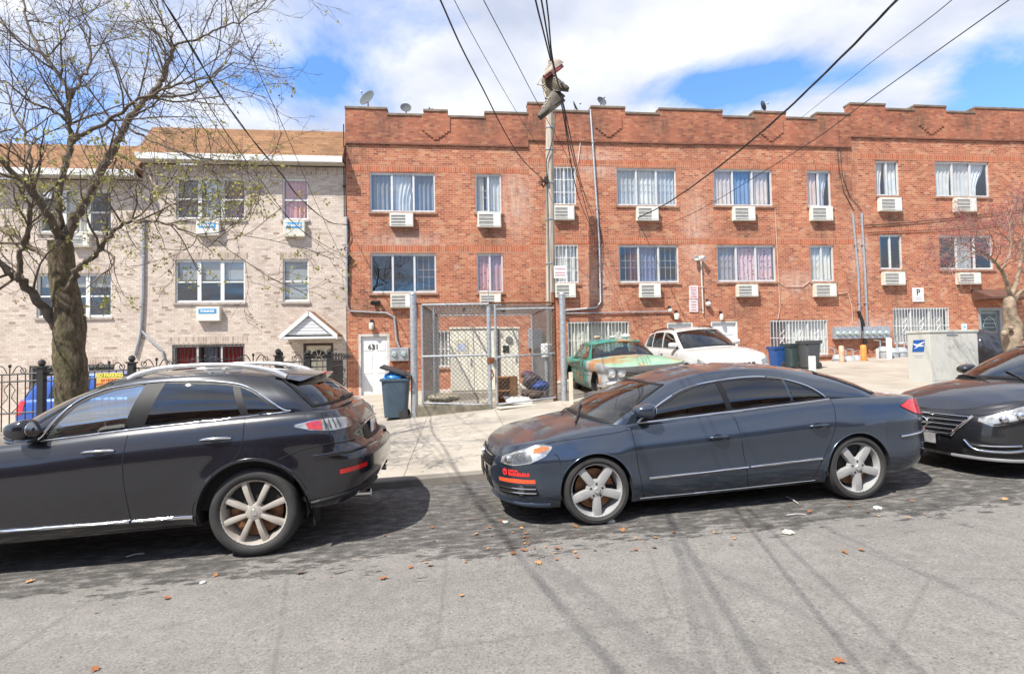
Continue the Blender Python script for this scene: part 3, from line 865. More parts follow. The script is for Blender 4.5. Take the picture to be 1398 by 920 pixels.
d = MB(); o = oB[5]; d.box(o[0] + .08, o[1] - .08, YF + .06, YF + .11, .1, 2.06)
Dd = d.build('door', mat('cream_door', (.60, .54, .40), .5, var=.06), HB)
f = MB(); f.box(o[0], o[0] + .075, YF, YF + .12, .1, 2.15); f.box(o[1] - .075, o[1], YF, YF + .12, .1, 2.15); f.box(o[0] + .075, o[1] - .075, YF, YF + .12, 2.07, 2.15)
f.build('door_frame', mat('dark_brown_frame', (.05, .03, .02), .5, var=.2), Dd)
cx, cz = (o[0] + o[1]) / 2, 1.62
fan = MB(); fan.prism([(cx + .30 * cos(t), cz + .30 * sin(t)) for t in [pi * i / 14 for i in range(15)]], 'y', YF + .045, YF + .061)
fo = fan.build('fanlight', mat('fan_glass', (.04, .045, .05), .08, var=0), Dd)
sp = MB()
for i in range(1, 5):
    t = pi * i / 5
    sp.tube([(cx + .08 * cos(t), YF + .04, cz + .08 * sin(t)), (cx + .30 * cos(t), YF + .04, cz + .30 * sin(t))], .012, 4)
sp.tube([(cx + .31 * cos(t), YF + .042, cz + .31 * sin(t)) for t in [pi * i / 14 for i in range(15)]], .018, 5)
sp.tube([(cx + .09 * cos(t), YF + .042, cz + .09 * sin(t)) for t in [pi * i / 14 for i in range(15)]], .012, 5)
sp.build('muntins', mat('cream_door', (.60, .54, .40)), fo)
# gabled porch hood
pa, pb, pc = at(386, 458, YF), at(462, 458, YF), at(425, 428, YF)
gx0, gx1, gzb, gzt = -5.78, -3.95, 2.42, 3.22
gm = (gx0 + gx1) / 2
pr = MB()
for sg in (-1, 1):
    e = gm + sg * (gx1 - gx0) / 2
    pr.add([(gm, YF - .75, gzt), (gm, YF, gzt), (e, YF, gzb), (e, YF - .75, gzb), (gm, YF - .75, gzt - .07), (gm, YF, gzt - .07), (e, YF, gzb - .07), (e, YF - .75, gzb - .07)],
           [(0, 1, 2, 3), (7, 6, 5, 4), (0, 3, 7, 4), (3, 2, 6, 7), (1, 0, 4, 5)])
po = pr.build('porch_roof', M_shing, HB, fix=True)
gb = MB(); gb.prism([(gx0 + .1, gzb - .02), (gx1 - .1, gzb - .02), (gm, gzt - .11)], 'y', YF - .70, YF - .66)
gb.box(gx0, gx1, YF - .78, YF - .02, gzb - .15, gzb - .075, .01)
for sg in (-1, 1):
    e = gm + sg * (gx1 - gx0) / 2
    gb.obox(((gm + e) / 2, YF - .77, (gzt + gzb) / 2 - .09), ((e - gm) / 2 * 1.02, 0, (gzb - gzt) / 2 * 1.02), (0, .02, 0), (0.0, 0, .085))
gb.build('gable', M_white, po)
cl = MB()
for i in range(5):
    z = gzb + .02 + i * .105; hw = (gx1 - gx0) / 2 * (1 - (z + .1 - gzb) / (gzt - gzb)) - .12
    if hw > .03: cl.box(gm - hw, gm + hw, YF - .715, YF - .699, z, z + .088)
cl.build('gable_siding', mat('gable_siding', (.62, .63, .63), .5, var=.05), po)

oA = [(-13.66, -11.42, 5.93, 7.38), (-13.70, -11.41, 3.12, 4.57), (-13.9, -11.3, .45, 1.55)]
HA = buff_house('buff brick house at the left edge behind the street tree', -17.2, -10.45, -.9, 0, 7.70, 9.1, oA)
window(HA, oA[0], 3, [(.3, .7, (.5, .5, .5))], ('in02', 'black'), 'hung', sillm=M_gsill, framem=M_white)
window(HA, oA[1], 3, [], ('in12', 'black'), 'hung', shade=(.3, (.4, .4, .38)), sillm=M_gsill, framem=M_white)
window(HA, oA[2], 3, [], ('out', 'black'), sillm=M_gsill)
HAA = buff_house('buff brick house beyond the left edge, only a sliver showing', -24, -17.2, -1.2, 0, 7.1, 8.5, [(-22, -20, 4, 5.4), (-22, -20, 1.5, 2.9)])
for o_ in ((-22, -20, 4, 5.4), (-22, -20, 1.5, 2.9)): window(HAA, o_, 3, [(0, 1, (.4, .4, .4))], None, 'hung', sillm=M_gsill, framem=M_white)

# ---------------------------------------------------------------- houses across the street (behind the camera, mirrored in glass and paint)
M_hb = brickmat('brown_brick', [(0, (.12, .06, .04)), (1, (.28, .14, .09))], (.3, .26, .22))
for i, (x0, zt) in enumerate([(-26, 6.8), (-18.5, 7.2), (-11, 7.4), (-3.5, 7.4), (4, 7.8), (11.5, 8.0), (19, 8.2)]):
    Yb = -14.5
    h = thing('brown_brick_house', 'brown brick house across the street, seen only as a reflection', 'house', (x0 + 3.5, Yb, roadz(x0)), group='houses across the street')
    ops = [(x0 + a, x0 + a + 1.3, z, z + 1.5) for a in (.8, 2.9, 5.0) for z in (roadz(x0) + 1.5, roadz(x0) + 4.6)]
    m = MB(); wall_cells(m, x0, x0 + 7.4, roadz(x0) - .5, zt, ops, Yb, -.15); m.box(x0, x0 + 7.4, Yb - 7, Yb - .3, roadz(x0) - .5, zt - .01)
    m.build('wall', M_hb, h, fix=False)
    for o in ops:
        wv = MB(); wv.box(o[0], o[1], Yb - .2, Yb - .14, o[2], o[3]); wv.build('window', mat('far_window', (.05, .06, .07), .08, var=0), h)
    c = MB(); c.box(x0 - .05, x0 + 7.35, Yb - .3, Yb + .25, zt, zt + .25); c.build('cornice', M_white, h)
# ---------------------------------------------------------------- car builder
def paint(name, c, metal=.35, rough=.38, dust=.25, dustc=(.16, .13, .10), flake=.06, grime=.10):
    m, nt, b = newmat(name)
    co = objco(nt)
    s = N(nt, 'ShaderNodeNewGeometry')
    nz = N(nt, 'ShaderNodeSeparateXYZ'); L(nt, s.outputs['Normal'], nz.inputs[0])
    up = ramp(nt, nz.outputs[2], [(.35, .0), (.95, 1.0)]).outputs[0]     # dust settles on faces that look up
    f = noise(nt, co, 3.5, 7, .65)
    df = N(nt, 'ShaderNodeMath', operation='MULTIPLY'); L(nt, up, df.inputs[0]); L(nt, ramp(nt, f, [(.3, .55), (.7, 1)]).outputs[0], df.inputs[1])
    d2 = N(nt, 'ShaderNodeMath', operation='MULTIPLY'); L(nt, df.outputs[0], d2.inputs[0]); d2.inputs[1].default_value = dust
    low = noise(nt, co, 9, 6, .7)
    lf = ramp(nt, low, [(.45, 0), (.8, grime)]).outputs[0]
    ad = N(nt, 'ShaderNodeMath', operation='ADD'); L(nt, d2.outputs[0], ad.inputs[0]); L(nt, lf, ad.inputs[1])
    c2 = [min(1, x * (1 + flake)) for x in c]
    base = ramp(nt, f, [(.3, c), (.7, c2)]).outputs[0]
    L(nt, mix(nt, ad.outputs[0], base, dustc), b.inputs['Base Color'])
    b.inputs['Metallic'].default_value = metal; b.inputs['Roughness'].default_value = rough
    b.inputs['Coat Weight'].default_value = 1.0
    rr = N(nt, 'ShaderNodeMapRange'); rr.inputs['To Min'].default_value = .025; rr.inputs['To Max'].default_value = .45
    L(nt, d2.outputs[0], rr.inputs[0]); L(nt, rr.outputs[0], b.inputs['Coat Roughness'])
    bump(nt, b, noise(nt, co, 2.2, 2), .008, .02)
    return m
def lampmat(name, c, rough=.08, emit=0):
    return mat(name, c, rough, 0, var=.25, scale=40, coat=1)
M_tint = glassmat('tinted_glass', (.10, .11, .12), .35, .01, .10)
M_wind = glassmat('windscreen_glass', (.75, .90, .84), .75, .012, .10)
M_green = glassmat('green_side_glass', (.55, .82, .78), .60, .012, .36)
M_lens = glassmat('lamp_lens', (.95, .96, .96), .95, .03, .07)
M_refl = mat('lamp_bowl', (.40, .40, .39), .25, .4, var=.6, scale=16)
M_amber = lampmat('amber_lens', (.75, .17, .015))
M_red = lampmat('red_lens', (.50, .006, .006))
M_alloy = mat('alloy_wheel', (.37, .37, .365), .34, .25, var=.12, scale=9)
M_alloyw = mat('alloy_wheel_warm', (.42, .385, .34), .34, .25, var=.12, scale=9)
M_disc = mat('brake_disc', (.22, .11, .06), .55, .6, var=.4, scale=18)
M_seat = mat('car_seat', (.035, .034, .033), .8, var=.2)
M_seatl = mat('car_seat_tan', (.22, .20, .17), .8, var=.1)
M_trimb = mat('black_trim', (.010, .010, .011), .55, var=.1, spec=.3)
M_plate = mat('licence_plate', (.62, .55, .30), .5, var=.05)
M_under = mat('underbody', (.010, .010, .010), .9, var=0)

def inpoly(x, y, P):
    r = False; n = len(P)
    for i in range(n):
        (x0, y0), (x1, y1) = P[i], P[(i + 1) % n]
        if (y0 > y) != (y1 > y) and x < (x1 - x0) * (y - y0) / (y1 - y0) + x0: r = not r
    return r

def resample(pts, n):
    P = [V(p) for p in pts]
    d = [0]
    for a, b in zip(P, P[1:]): d.append(d[-1] + (b - a).length)
    out = []
    for i in range(n + 1):
        s = d[-1] * i / n; k = 0
        while k < len(P) - 2 and d[k + 1] < s: k += 1
        t = (s - d[k]) / max(1e-9, d[k + 1] - d[k])
        out.append(P[k].lerp(P[k + 1], min(1, max(0, t))))
    return out

class Car:
    def __init__(s, name, label, cat, sp, group=None):
        s.sp = sp; s.root = thing(name, label, cat, group=group)
        s.lut = {}
        for key, xs, xe, n in (('f', sp['xsf'], sp['xf'], sp['nf']), ('r', sp['xsr'], sp['xr'], sp['nr'])):
            zm = sp.get('zmid', .6); pts = []
            for i in range(61):
                th = pi / 2 * i / 60
                pts.append(V(s.corner(key, th, zm)))
            d = [0]
            for a, b in zip(pts, pts[1:]): d.append(d[-1] + (b - a).length)
            s.lut[key] = d                       # arc length from the centre line to the side
        s.build_shell()
    # --- lower body surface
    def halfw(s, x, z):
        sp = s.sp
        zs, zt = spl(sp['sill'], x), spl(sp['top'], x)
        zn = max(-.2, min(1, (z - zs) / (zt - zs)))
        w = spl(sp['W'], x) - spl(sp['inset'], zn)
        for xw in (sp['wf'], sp['wr']):
            r = sqrt((x - xw) ** 2 + (z - sp['rt']) ** 2)
            w += sp.get('flare', .015) * math.exp(-((r - sp['ra']) / .085) ** 2)
        return w
    def corner(s, key, th, z):
        sp = s.sp
        xs = sp['xsf'] if key == 'f' else sp['xsr']
        X = spl(sp['xf'] if key == 'f' else sp['xr'], z)
        n = sp['nf'] if key == 'f' else sp['nr']
        hw = s.halfw(xs, z)
        return (xs + (X - xs) * max(0, cos(th)) ** (2 / n), hw * max(0, sin(th)) ** (2 / n), z)
    def S0(s, t, z):
        sp = s.sp
        if t > sp['xsf'] or t < sp['xsr']:
            key = 'f' if t > sp['xsf'] else 'r'
            d = s.lut[key]
            a = d[-1] - abs(t - (sp['xsf'] if key == 'f' else sp['xsr']))
            sgn = 1
            if a < 0: a = -a; sgn = -1
            a = min(a, d[-1]); k = 0
            lo, hi = 0, 60
            while hi - lo > 1:
                m = (lo + hi) // 2
                if d[m] <= a: lo = m
                else: hi = m
            th = pi / 2 * (lo + (a - d[lo]) / max(1e-9, d[lo + 1] - d[lo])) / 60
            x, y, z = s.corner(key, th, z)
            return V((x, y * sgn, z))
        return V((t, s.halfw(t, z), z))
    def tc(s, key):   # t value of the centre line at nose / tail
        return s.sp['xsf'] + s.lut['f'][-1] if key == 'f' else s.sp['xsr'] - s.lut['r'][-1]
    def S(s, t, z, off=0.0, side=1):
        p = s.S0(t, z)
        if off:
            e = .004
            a = s.S0(t + e, z) - s.S0(t - e, z); b = s.S0(t, z + e) - s.S0(t, z - e)
            n = b.cross(a)
            if n.length > 1e-12:
                n.normalize()
                if n.y < 0 and abs(n.y) > .5: n = -n
                c = V((p.x, p.y, 0)) - V((p.x * .5, 0, 0))
                if n.dot(c) < 0 and abs(n.y) <= .5: n = -n
                p = p + n * off
        return V((p.x, p.y * side, p.z))
    # --- hood / deck height
    def Ztop(s, x, y):
        sp = s.sp
        hw = max(.05, s.halfw(min(max(x, sp['xsr']), sp['xsf']), spl(sp['top'], x)))
        q = min(1, abs(y) / hw)
        return spl(sp['top'], x) + spl(sp['crown'], x) * (1 - q ** 2.4)
    def Zroof(s, x, y):
        sp = s.sp
        hw = spl(sp['hwr'], x); q = min(1, abs(y) / hw)
        return spl(sp['roof'], x) + sp['rcrown'] * (1 - q ** 2.2)
    def G(s, c, v):
        """greenhouse surface: c = ('f'|'r', theta) or ('s', fraction), v 0 belt .. 1 roof edge"""
        sp = s.sp; k, a = c
        bi = sp.get('gin', .035)
        if k == 's':
            xb = sp['gsf'] + (sp['gsr'] - sp['gsf']) * a; xt = sp['tsf'] + (sp['tsr'] - sp['tsf']) * a
            yb = s.halfw(xb, spl(sp['top'], xb)) - bi; yt = spl(sp['hwr'], xt)
            B = V((xb, yb, s.Ztop(xb, yb) - .004)); T = V((xt, yt, s.Zroof(xt, yt)))
        else:
            f = k == 'f'
            xs, xe, ts, te = (sp['gsf'], sp['gxf'], sp['tsf'], sp['txf']) if f else (sp['gsr'], sp['gxr'], sp['tsr'], sp['txr'])
            n = sp.get('gnf' if f else 'gnr', 2.6)
            cc, ss = max(0, cos(a)) ** (2 / n), max(0, sin(a)) ** (2 / n)
            xb = xs + (xe - xs) * cc; yb = (s.halfw(xs, spl(sp['top'], xs)) - bi) * ss
            xt = ts + (te - ts) * cc; yt = spl(sp['hwr'], ts) * ss
            B = V((xb, yb, s.Ztop(xb, yb) - .004)); T = V((xt, yt, s.Zroof(xt, yt)))
        p = B.lerp(T, v)
        bul = 4 * v * (1 - v)
        if k == 's':
            p.y += sp.get('gbul', .03) * bul
        else:
            w = max(0, sin(a)); p.y += sp.get('gbul', .03) * bul * w
            p.x += (1 if k == 'f' else -1) * sp.get('wbul', .03) * bul * max(0, cos(a))
            p.z += .02 * bul * max(0, cos(a))
        return p
    def build_shell(s):
        sp = s.sp
        NC = 16; NV = sp.get('NV', 26)
        cols = [('f', pi / 2 * i / NC) for i in range(NC)]
        xs = set()
        n = 90
        for i in range(n + 1): xs.add(round(sp['xsf'] + (sp['xsr'] - sp['xsf']) * i / n, 4))
        for xw in (sp['wf'], sp['wr']):
            xs = {x for x in xs if abs(x - xw) > sp['ra'] + .004 or x in (sp['xsf'], sp['xsr'])}
            for i in range(41): xs.add(round(xw + sp['ra'] * cos(pi * i / 40), 4))
            xs.add(round(xw + sp['ra'] + .0015, 4)); xs.add(round(xw - sp['ra'] - .0015, 4))
        cols += [('s', x) for x in sorted(xs, reverse=True) if sp['xsr'] <= x <= sp['xsf']]
        cols += [('r', pi / 2 * i / NC) for i in range(NC - 1, -1, -1)]
        s.cols = cols
        verts = []; faces = []; info = []
        def add(p): verts.append(p); return len(verts) - 1
        tops = {}
        for side in (1, -1):
            prev = None
            for c in cols:
                if c[0] == 's':
                    x = c[1]; zb = spl(sp['sill'], x); zt = spl(sp['top'], x)
                    for xw in (sp['wf'], sp['wr']):
                        if abs(x - xw) < sp['ra']:
                            zb = max(zb, sp['rt'] + sqrt(sp['ra'] ** 2 - (x - xw) ** 2))
                else:
                    key = c[0]
                    zt = spl(sp['top'], spl(sp['xf'] if key == 'f' else sp['xr'], 1.0))
                    for _ in range(3):
                        x = s.corner(key, c[1], zt)[0]; zt = spl(sp['top'], x)
                    zb = spl(sp['sill'], x)
                row = []
                for j in range(NV + 1):
                    v = j / NV; v = v + .12 * sin(2 * pi * v) / (2 * pi) * -1
                    z = zb + (zt - zb) * v
                    p = (c[1], s.halfw(c[1], z), z) if c[0] == 's' else s.corner(c[0], c[1], z)
                    row.append(add((p[0], p[1] * side, p[2])))
                if prev:
                    for j in range(NV):
                        faces.append((prev[j], row[j], row[j + 1], prev[j + 1])); info.append('low')
                tops.setdefault(c, {})[side] = row[-1]
                prev = row
        # hood and deck caps
        NY = 14
        for rng in ('hood', 'deck'):
            prev = None
            for c in cols:
                v0 = verts[tops[c][1]]
                x = v0[0]
                if rng == 'hood' and x < sp['gxf'] - sp.get('cowl', .55): continue
                if rng == 'deck' and x > sp['gxr'] + sp.get('dk', .35): continue
                if rng == 'hood' and c[0] == 'r' or rng == 'deck' and c[0] == 'f': continue
                y = v0[1]; row = []
                for j in range(NY + 1):
                    if j == 0: row.append(tops[c][1]); continue
                    if j == NY: row.append(tops[c][-1]); continue
                    q = cos(pi * j / NY)
                    yy = y * q
                    row.append(add((x, yy, s.Ztop(x, yy) if y > .02 else v0[2])))
                if prev:
                    for j in range(NY):
                        faces.append((prev[j], row[j], row[j + 1], prev[j + 1])); info.append(rng)
                prev = row
        # greenhouse
        NG = 18; gcols = [('f', pi / 2 * i / 14) for i in range(14)] + [('s', i / 60) for i in range(61)] + [('r', pi / 2 * i / 14) for i in range(13, -1, -1)]
        gt = {}
        for side in (1, -1):
            prev = None
            for ci, c in enumerate(gcols):
                row = []
                for j in range(NG + 1):
                    p = s.G(c, j / NG); row.append(add((p.x, p.y * side, p.z)))
                if prev:
                    for j in range(NG):
                        faces.append((prev[j], row[j], row[j + 1], prev[j + 1])); info.append(('g', side, gcols[ci - 1], c, (j + .5) / NG))
                gt.setdefault(ci, {})[side] = row[-1]; prev = row
        prev = None
        for ci, c in enumerate(gcols):
            v0 = verts[gt[ci][1]]; row = []
            for j in range(NY + 1):
                if j == 0: row.append(gt[ci][1]); continue
                if j == NY: row.append(gt[ci][-1]); continue
                yy = v0[1] * cos(pi * j / NY)
                row.append(add((v0[0], yy, s.Zroof(v0[0], yy))))
            if prev:
                for j in range(NY):
                    faces.append((prev[j], row[j], row[j + 1], prev[j + 1])); info.append('roof')
            prev = row
        bm = bmesh.new(); il = bm.faces.layers.int.new('k')
        bv = [bm.verts.new(p) for p in verts]
        keep = []
        for f, i in zip(faces, info):
            ids = list(dict.fromkeys(f))
            if len({tuple(round(c, 6) for c in verts[k]) for k in ids}) < 3: continue
            try: keep.append((bm.faces.new([bv[k] for k in ids]), i))
            except ValueError: pass
        s.finfo = [i for _, i in keep]
        for n_, (f, i) in enumerate(keep): f[il] = n_
        bmesh.ops.remove_doubles(bm, verts=bm.verts[:], dist=.0004)
        bmesh.ops.recalc_face_normals(bm, faces=bm.faces[:])
        bm.normal_update()
        s.bmx = bm; s.il = il
        s.bvh = BVHTree.FromBMesh(bm)
    # --- projecting a side-view point onto the shell
    def side(s, x, z, off=0.0, sd=1):
        h = s.bvh.ray_cast(V((x, 2.5 * sd, z)), V((0, -sd, 0)))
        if h[0] is None:
            return V((x, sd * .8, z))
        n = h[1]
        if n.y * sd < 0: n = -n
        return h[0] + n * off
    def topp(s, x, y, off=0.0):
        h = s.bvh.ray_cast(V((x, y, 4)), V((0, 0, -1)))
        if h[0] is None: return V((x, y, 1))
        n = h[1]
        if n.z < 0: n = -n
        return h[0] + n * off
    def finish(s, M_body, holes=(), ws=None, rw=None, doors=(), hood=True):
        """holes: side-view polygons cut out of the greenhouse; ws/rw: (theta_max, v0, v1) of windscreen and rear window"""
        bm = s.bmx
        groups = {'body': []}
        for f in bm.faces:
            i = s.finfo[f[s.il]]; c = f.calc_center_median()
            if isinstance(i, tuple):
                _, sd, ca, cb, v = i
                if ca[0] == cb[0] == 'f' or (ca[0] == 'f'):
                    if ws and (ca[1] + (cb[1] if cb[0] == 'f' else pi / 2)) / 2 < ws[0] - .05 and ws[1] + .03 < v < ws[2] - .03: continue
                if cb[0] == 'r':
                    if rw and (cb[1] + (ca[1] if ca[0] == 'r' else pi / 2)) / 2 < rw[0] - .05 and rw[1] + .03 < v < rw[2] - .03: continue
                if any(inpoly(c.x, c.z, P) for P in holes) and abs(c.y) > .3: continue
            g = 'body'
            if i == 'hood' and hood and c.x > s.sp['gxf'] - .12: g = 'hood'
            elif i == 'deck' and s.sp.get('trunk'): g = 'trunk_lid'
            elif i != 'roof' and i != 'deck' and i != 'hood':
                for k, P in enumerate(doors):
                    if inpoly(c.x, c.z, P): g = ('door', k, c.y > 0)
            groups.setdefault(g, []).append(f)
        vn = {v: v.normal.copy() for v in bm.verts}
        parts = {}
        for g, fs in groups.items():
            vs = {}; co = []; nm = []; fl = []
            for f in fs:
                ids = []
                for v in f.verts:
                    if v not in vs:
                        vs[v] = len(co); co.append(tuple(v.co)); nm.append(tuple(vn[v]))
                    ids.append(vs[v])
                fl.append(ids)
            me = bpy.data.meshes.new('door' if isinstance(g, tuple) else g)
            me.from_pydata(co, [], fl)
            me.shade_smooth()
            me.normals_split_custom_set_from_vertices(nm)
            o = bpy.data.objects.new(me.name, me); COL.objects.link(o); o.parent = s.root
            me.materials.append(M_body[g] if isinstance(M_body, dict) and g in M_body else (M_body['body'] if isinstance(M_body, dict) else M_body))
            parts[g] = o
        s.parts = parts
        bm.free()
        return parts
    # --- pieces laid on the shell
    def patch(s, top, bot, fn, nu=24, nv=8):
        A = resample(top, nu); B = resample(bot, nu)
        return lambda u, v: fn(B[int(round(u * nu))].lerp(A[int(round(u * nu))], v))
    def sidepatch(s, name, top, bot, matl, sd=1, off=.003, nu=24, nv=8, parent=None, thick=0.0):
        f = s.patch(top, bot, lambda p: s.side(p.x, p.y, off, sd), nu, nv)
        b = MB(); b.grid(f, nu, nv)
        return b.build(name, matl, parent or s.root, smooth=180, world=False)
    def spatch(s, name, top, bot, matl, sd=1, off=.003, nu=24, nv=8, parent=None):
        f = s.patch(top, bot, lambda p: s.S(p.x, p.y, off, sd), nu, nv)
        b = MB(); b.grid(f, nu, nv)
        return b.build(name, matl, parent or s.root, smooth=180, world=False)
    def sideglass(s, top, bot, matl, sd, name='side_window', frit=.022, label=None):
        nu, nv = 28, 10
        A = resample(top, nu); B = resample(bot, nu)
        g = MB(); g.grid(lambda u, v: s.side(*(B[int(round(u * nu))].lerp(A[int(round(u * nu))], v)), .004, sd), nu, nv)
        o = g.build(name, matl, s.root, smooth=180, world=False, label=label)
        loop = A + list(reversed(B)) + [A[0]]
        c = sum((p for p in A + B), V((0, 0))) / (2 * nu + 2)
        ring = MB(); n = len(loop)
        def ins(p):
            d = c - p
            return p + d.normalized() * min(frit, d.length * .5) if d.length > 1e-6 else p
        vs = []
        for p in loop:
            q = ins(p)
            vs += [s.side(p.x, p.y, .006, sd), s.side(q.x, q.y, .006, sd)]
        ring.add(vs, [(2 * i, 2 * i + 1, 2 * i + 3, 2 * i + 2) for i in range(n - 1)])
        ring.build('window_seal', M_trimb, o, smooth=180, world=False)
        return o
    def endglass(s, key, th, v0, v1, matl, name, frit=.05, thb=None):
        """windscreen / rear window: wraps across the centre line"""
        nu, nv = 32, 12
        thb = thb or th
        def P(u, v, off=.004):
            a = (u * 2 - 1); tt = (th if v > .5 else th) * abs(a)
            tt = (thb + (th - thb) * v) * abs(a)
            vv = v0 + (v1 - v0) * v
            p = s.G((key, tt), vv)
            return V((p.x + (off if key == 'f' else -off), p.y * (1 if a > 0 else -1), p.z + off))
        b = MB(); b.grid(lambda u, v: P(u, v), nu, nv)
        o = b.build(name, matl, s.root, smooth=180, world=False)
        r = MB(); e = frit
        us = [0, e] + [e + (1 - 2 * e) * i / 30 for i in range(1, 30)] + [1 - e, 1]
        vsx = [0, e * 1.6, 1 - e * 1.2, 1]
        for i in range(len(us) - 1):
            for j in range(3):
                if j == 1 and i not in (0, len(us) - 2): continue
                for k in range(4 if j == 1 else 1):
                    va = vsx[j] + (vsx[j + 1] - vsx[j]) * (k / 4 if j == 1 else 0); vb = vsx[j] + (vsx[j + 1] - vsx[j]) * ((k + 1) / 4 if j == 1 else 1)
                    q = [P(us[i], va, .006), P(us[i + 1], va, .006), P(us[i + 1], vb, .006), P(us[i], vb, .006)]
                    r.add(q, [(0, 1, 2, 3)])
        r.build('window_seal', M_trimb, o, smooth=180, world=False)
        return o
    def strip(s, name, pts, matl, r=.006, sd=1, off=.002, mode='side', parent=None, n=6, flat=1.0, sm=6, spline=True):
        pl = polyspl(pts, sm) if spline and len(pts) > 2 else resample(pts, 20)
        q = [(s.side(p.x, p.y, off, sd) if mode == 'side' else s.S(p.x, p.y, off, sd) if mode == 'S' else s.topp(p.x, p.y, off)) for p in pl]
        b = MB(); b.tube(q, r, n)
        return b.build(name, matl, parent or s.root, smooth=60, world=False)
    def wells(s):
        sp = s.sp; b = MB()
        for xw in (sp['wf'], sp['wr']):
            for sd in (1, -1):
                def fn(u, v):
                    a = pi * 1.1 * u - .05 * pi
                    R_w = sp['ra'] + .004
                    y = (s.halfw(xw, sp['rt'] + sp['ra'] + .02) - .012 - .42 * v)
                    return (xw + R_w * cos(a), y * sd, sp['rt'] + R_w * sin(a))
                b.grid(fn, 24, 3)
                y = (s.halfw(xw, sp['rt'] + sp['ra']) - .42) * sd
                b.add([(xw + sp['ra'] * cos(pi * i / 16), y, sp['rt'] + sp['ra'] * sin(pi * i / 16)) for i in range(17)] + [(xw - sp['ra'], y, .2), (xw + sp['ra'], y, .2)], [tuple(range(19))])
        hw = sp['W'][0][1]
        zf = max(p[1] for p in sp['sill']) + .03
        xs = [sp['xsr'] + .0, sp['wr'] - sp['ra'], sp['wr'] + sp['ra'], sp['wf'] - sp['ra'], sp['wf'] + sp['ra'], sp['xsf']]
        w = s.halfw(0, .5)
        for a, c_, hh in ((xs[2], xs[3], w - .06), (xs[1], xs[2], w - .42), (xs[3], xs[4], w - .42)):
            b.box(a, c_, -hh, hh, spl(sp['sill'], 0) + .02, spl(sp['sill'], 0) + .08)
        b.box(sp['wr'] - .7, xs[1], -w * .8, w * .8, zf, zf + .05); b.box(xs[4], sp['wf'] + .7, -w * .8, w * .8, zf, zf + .05)
        b.build('underbody', M_under, s.root, world=False)
    def wheel(s, x, sd, style, M_rim, rimr=.24, label=None):
        sp = s.sp; r = sp['rt']; w = sp.get('tw', .235)
        yo = (s.halfw(x, r + sp['ra']) - .02) * sd if 'yo' not in sp else sp['yo'] * sd
        Mx = Matrix.Translation((x, yo, r)) @ Matrix.Rotation(R(-90 * sd), 4, 'X')       # local +Z points outwards
        rim = MB()
        rim.lathe([(rimr - .055, -.19), (rimr - .03, -.06), (rimr - .012, -.012), (rimr, -.006), (rimr + .008, -.012), (rimr + .006, -.03), (rimr - .005, -.04), (rimr - .02, -.2)], 40, Mx, closed=True)
        def spoke(a, w0, w1, d0, d1, r0_, r1, lift=.0):
            ca, sa = cos(a), sin(a)
            vs = []; n = 6
            for i in range(n + 1):
                t = i / n; rr = r0_ + (r1 - r0_) * t
                ww = w0 + (w1 - w0) * t; h = d0 + (d1 - d0) * t + lift * sin(pi * t)
                for (q, hh) in ((-1, -.045), (-.82, -.004), (-.3, .0), (.3, .0), (.82, -.004), (1, -.045)):
                    vs.append(Mx @ V((rr * ca - q * ww / 2 * sa, rr * sa + q * ww / 2 * ca, h + hh)))
            fs = []
            for i in range(n):
                for j in range(5):
                    k = i * 6 + j; fs.append((k, k + 6, k + 7, k + 1))
                fs.append((i * 6 + 5, i * 6 + 11, i * 6 + 6, i * 6))
            rim.add(vs, fs)
        ph = R(18) if sd > 0 else R(40)
        if style == 'five':
            for i in range(5): spoke(ph + 2 * pi * i / 5, .078, .088, -.015, -.016, .05, rimr - .012, .006)
            rim.lathe([(.0, -.012), (.06, -.013), (.085, -.02), (.10, -.05)], 30, Mx)
        elif style == 'eight':
            for i in range(8): spoke(ph + 2 * pi * i / 8, .042, .058, -.012, -.022, .055, rimr - .012, .012)
            rim.lathe([(.0, -.004), (.05, -.006), (.072, -.016), (.085, -.05)], 30, Mx)
        elif style == 'many':
            for i in range(10): spoke(ph + 2 * pi * i / 10, .03, .04, -.02, -.02, .05, rimr - .012, .01)
            rim.lathe([(.0, -.012), (.06, -.014), (.08, -.05)], 30, Mx)
        else:   # steel wheel with dog-dish cap
            rim.lathe([(.0, -.01), (.10, -.02), (.115, -.05), (.17, -.03), (rimr - .03, -.06)], 30, Mx)
        wo = rim.build('wheel', M_rim, s.root, smooth=35, world=False, label=label)
        t = MB(); h = w
        t.lathe([(rimr - .01, -.012), (rimr + .012, .004), (rimr + .3 * (r - rimr), .012), (rimr + .7 * (r - rimr), .006), (r - .016, -.012), (r - .004, -.035), (r, -.05), (r, -h + .04), (r - .02, -h + .01), (rimr + .01, -h), (rimr - .02, -h + .02)], 56, Mx, closed=True)
        # tread grooves read as a slightly rough band
        t.build('tyre', M_rubber, wo, smooth=50, world=False)
        if style in ('five', 'eight', 'many'):
            d = MB(); d.lathe([(.07, -.10), (rimr - .065, -.10), (rimr - .065, -.12), (.07, -.12)], 36, Mx, closed=True)
            d.lathe([(.0, -.09), (.075, -.09), (.08, -.12)], 20, Mx)
            d.build('brake_disc', M_disc, wo, smooth=35, world=False)
            bk = MB(); bk.lathe([(0, -.2), (rimr - .03, -.2)], 30, Mx); bk.build('backing_plate', M_under, wo, world=False)
            hc = MB(); hc.lathe([(0, .0), (.026, .0), (.031, -.006), (.032, -.02)], 20, Mx)
            n = {'five': 5, 'eight': 0, 'many': 5}[style]
            hc.build('hub_cap', M_chrome if style == 'eight' else M_rim, wo, smooth=40, world=False)
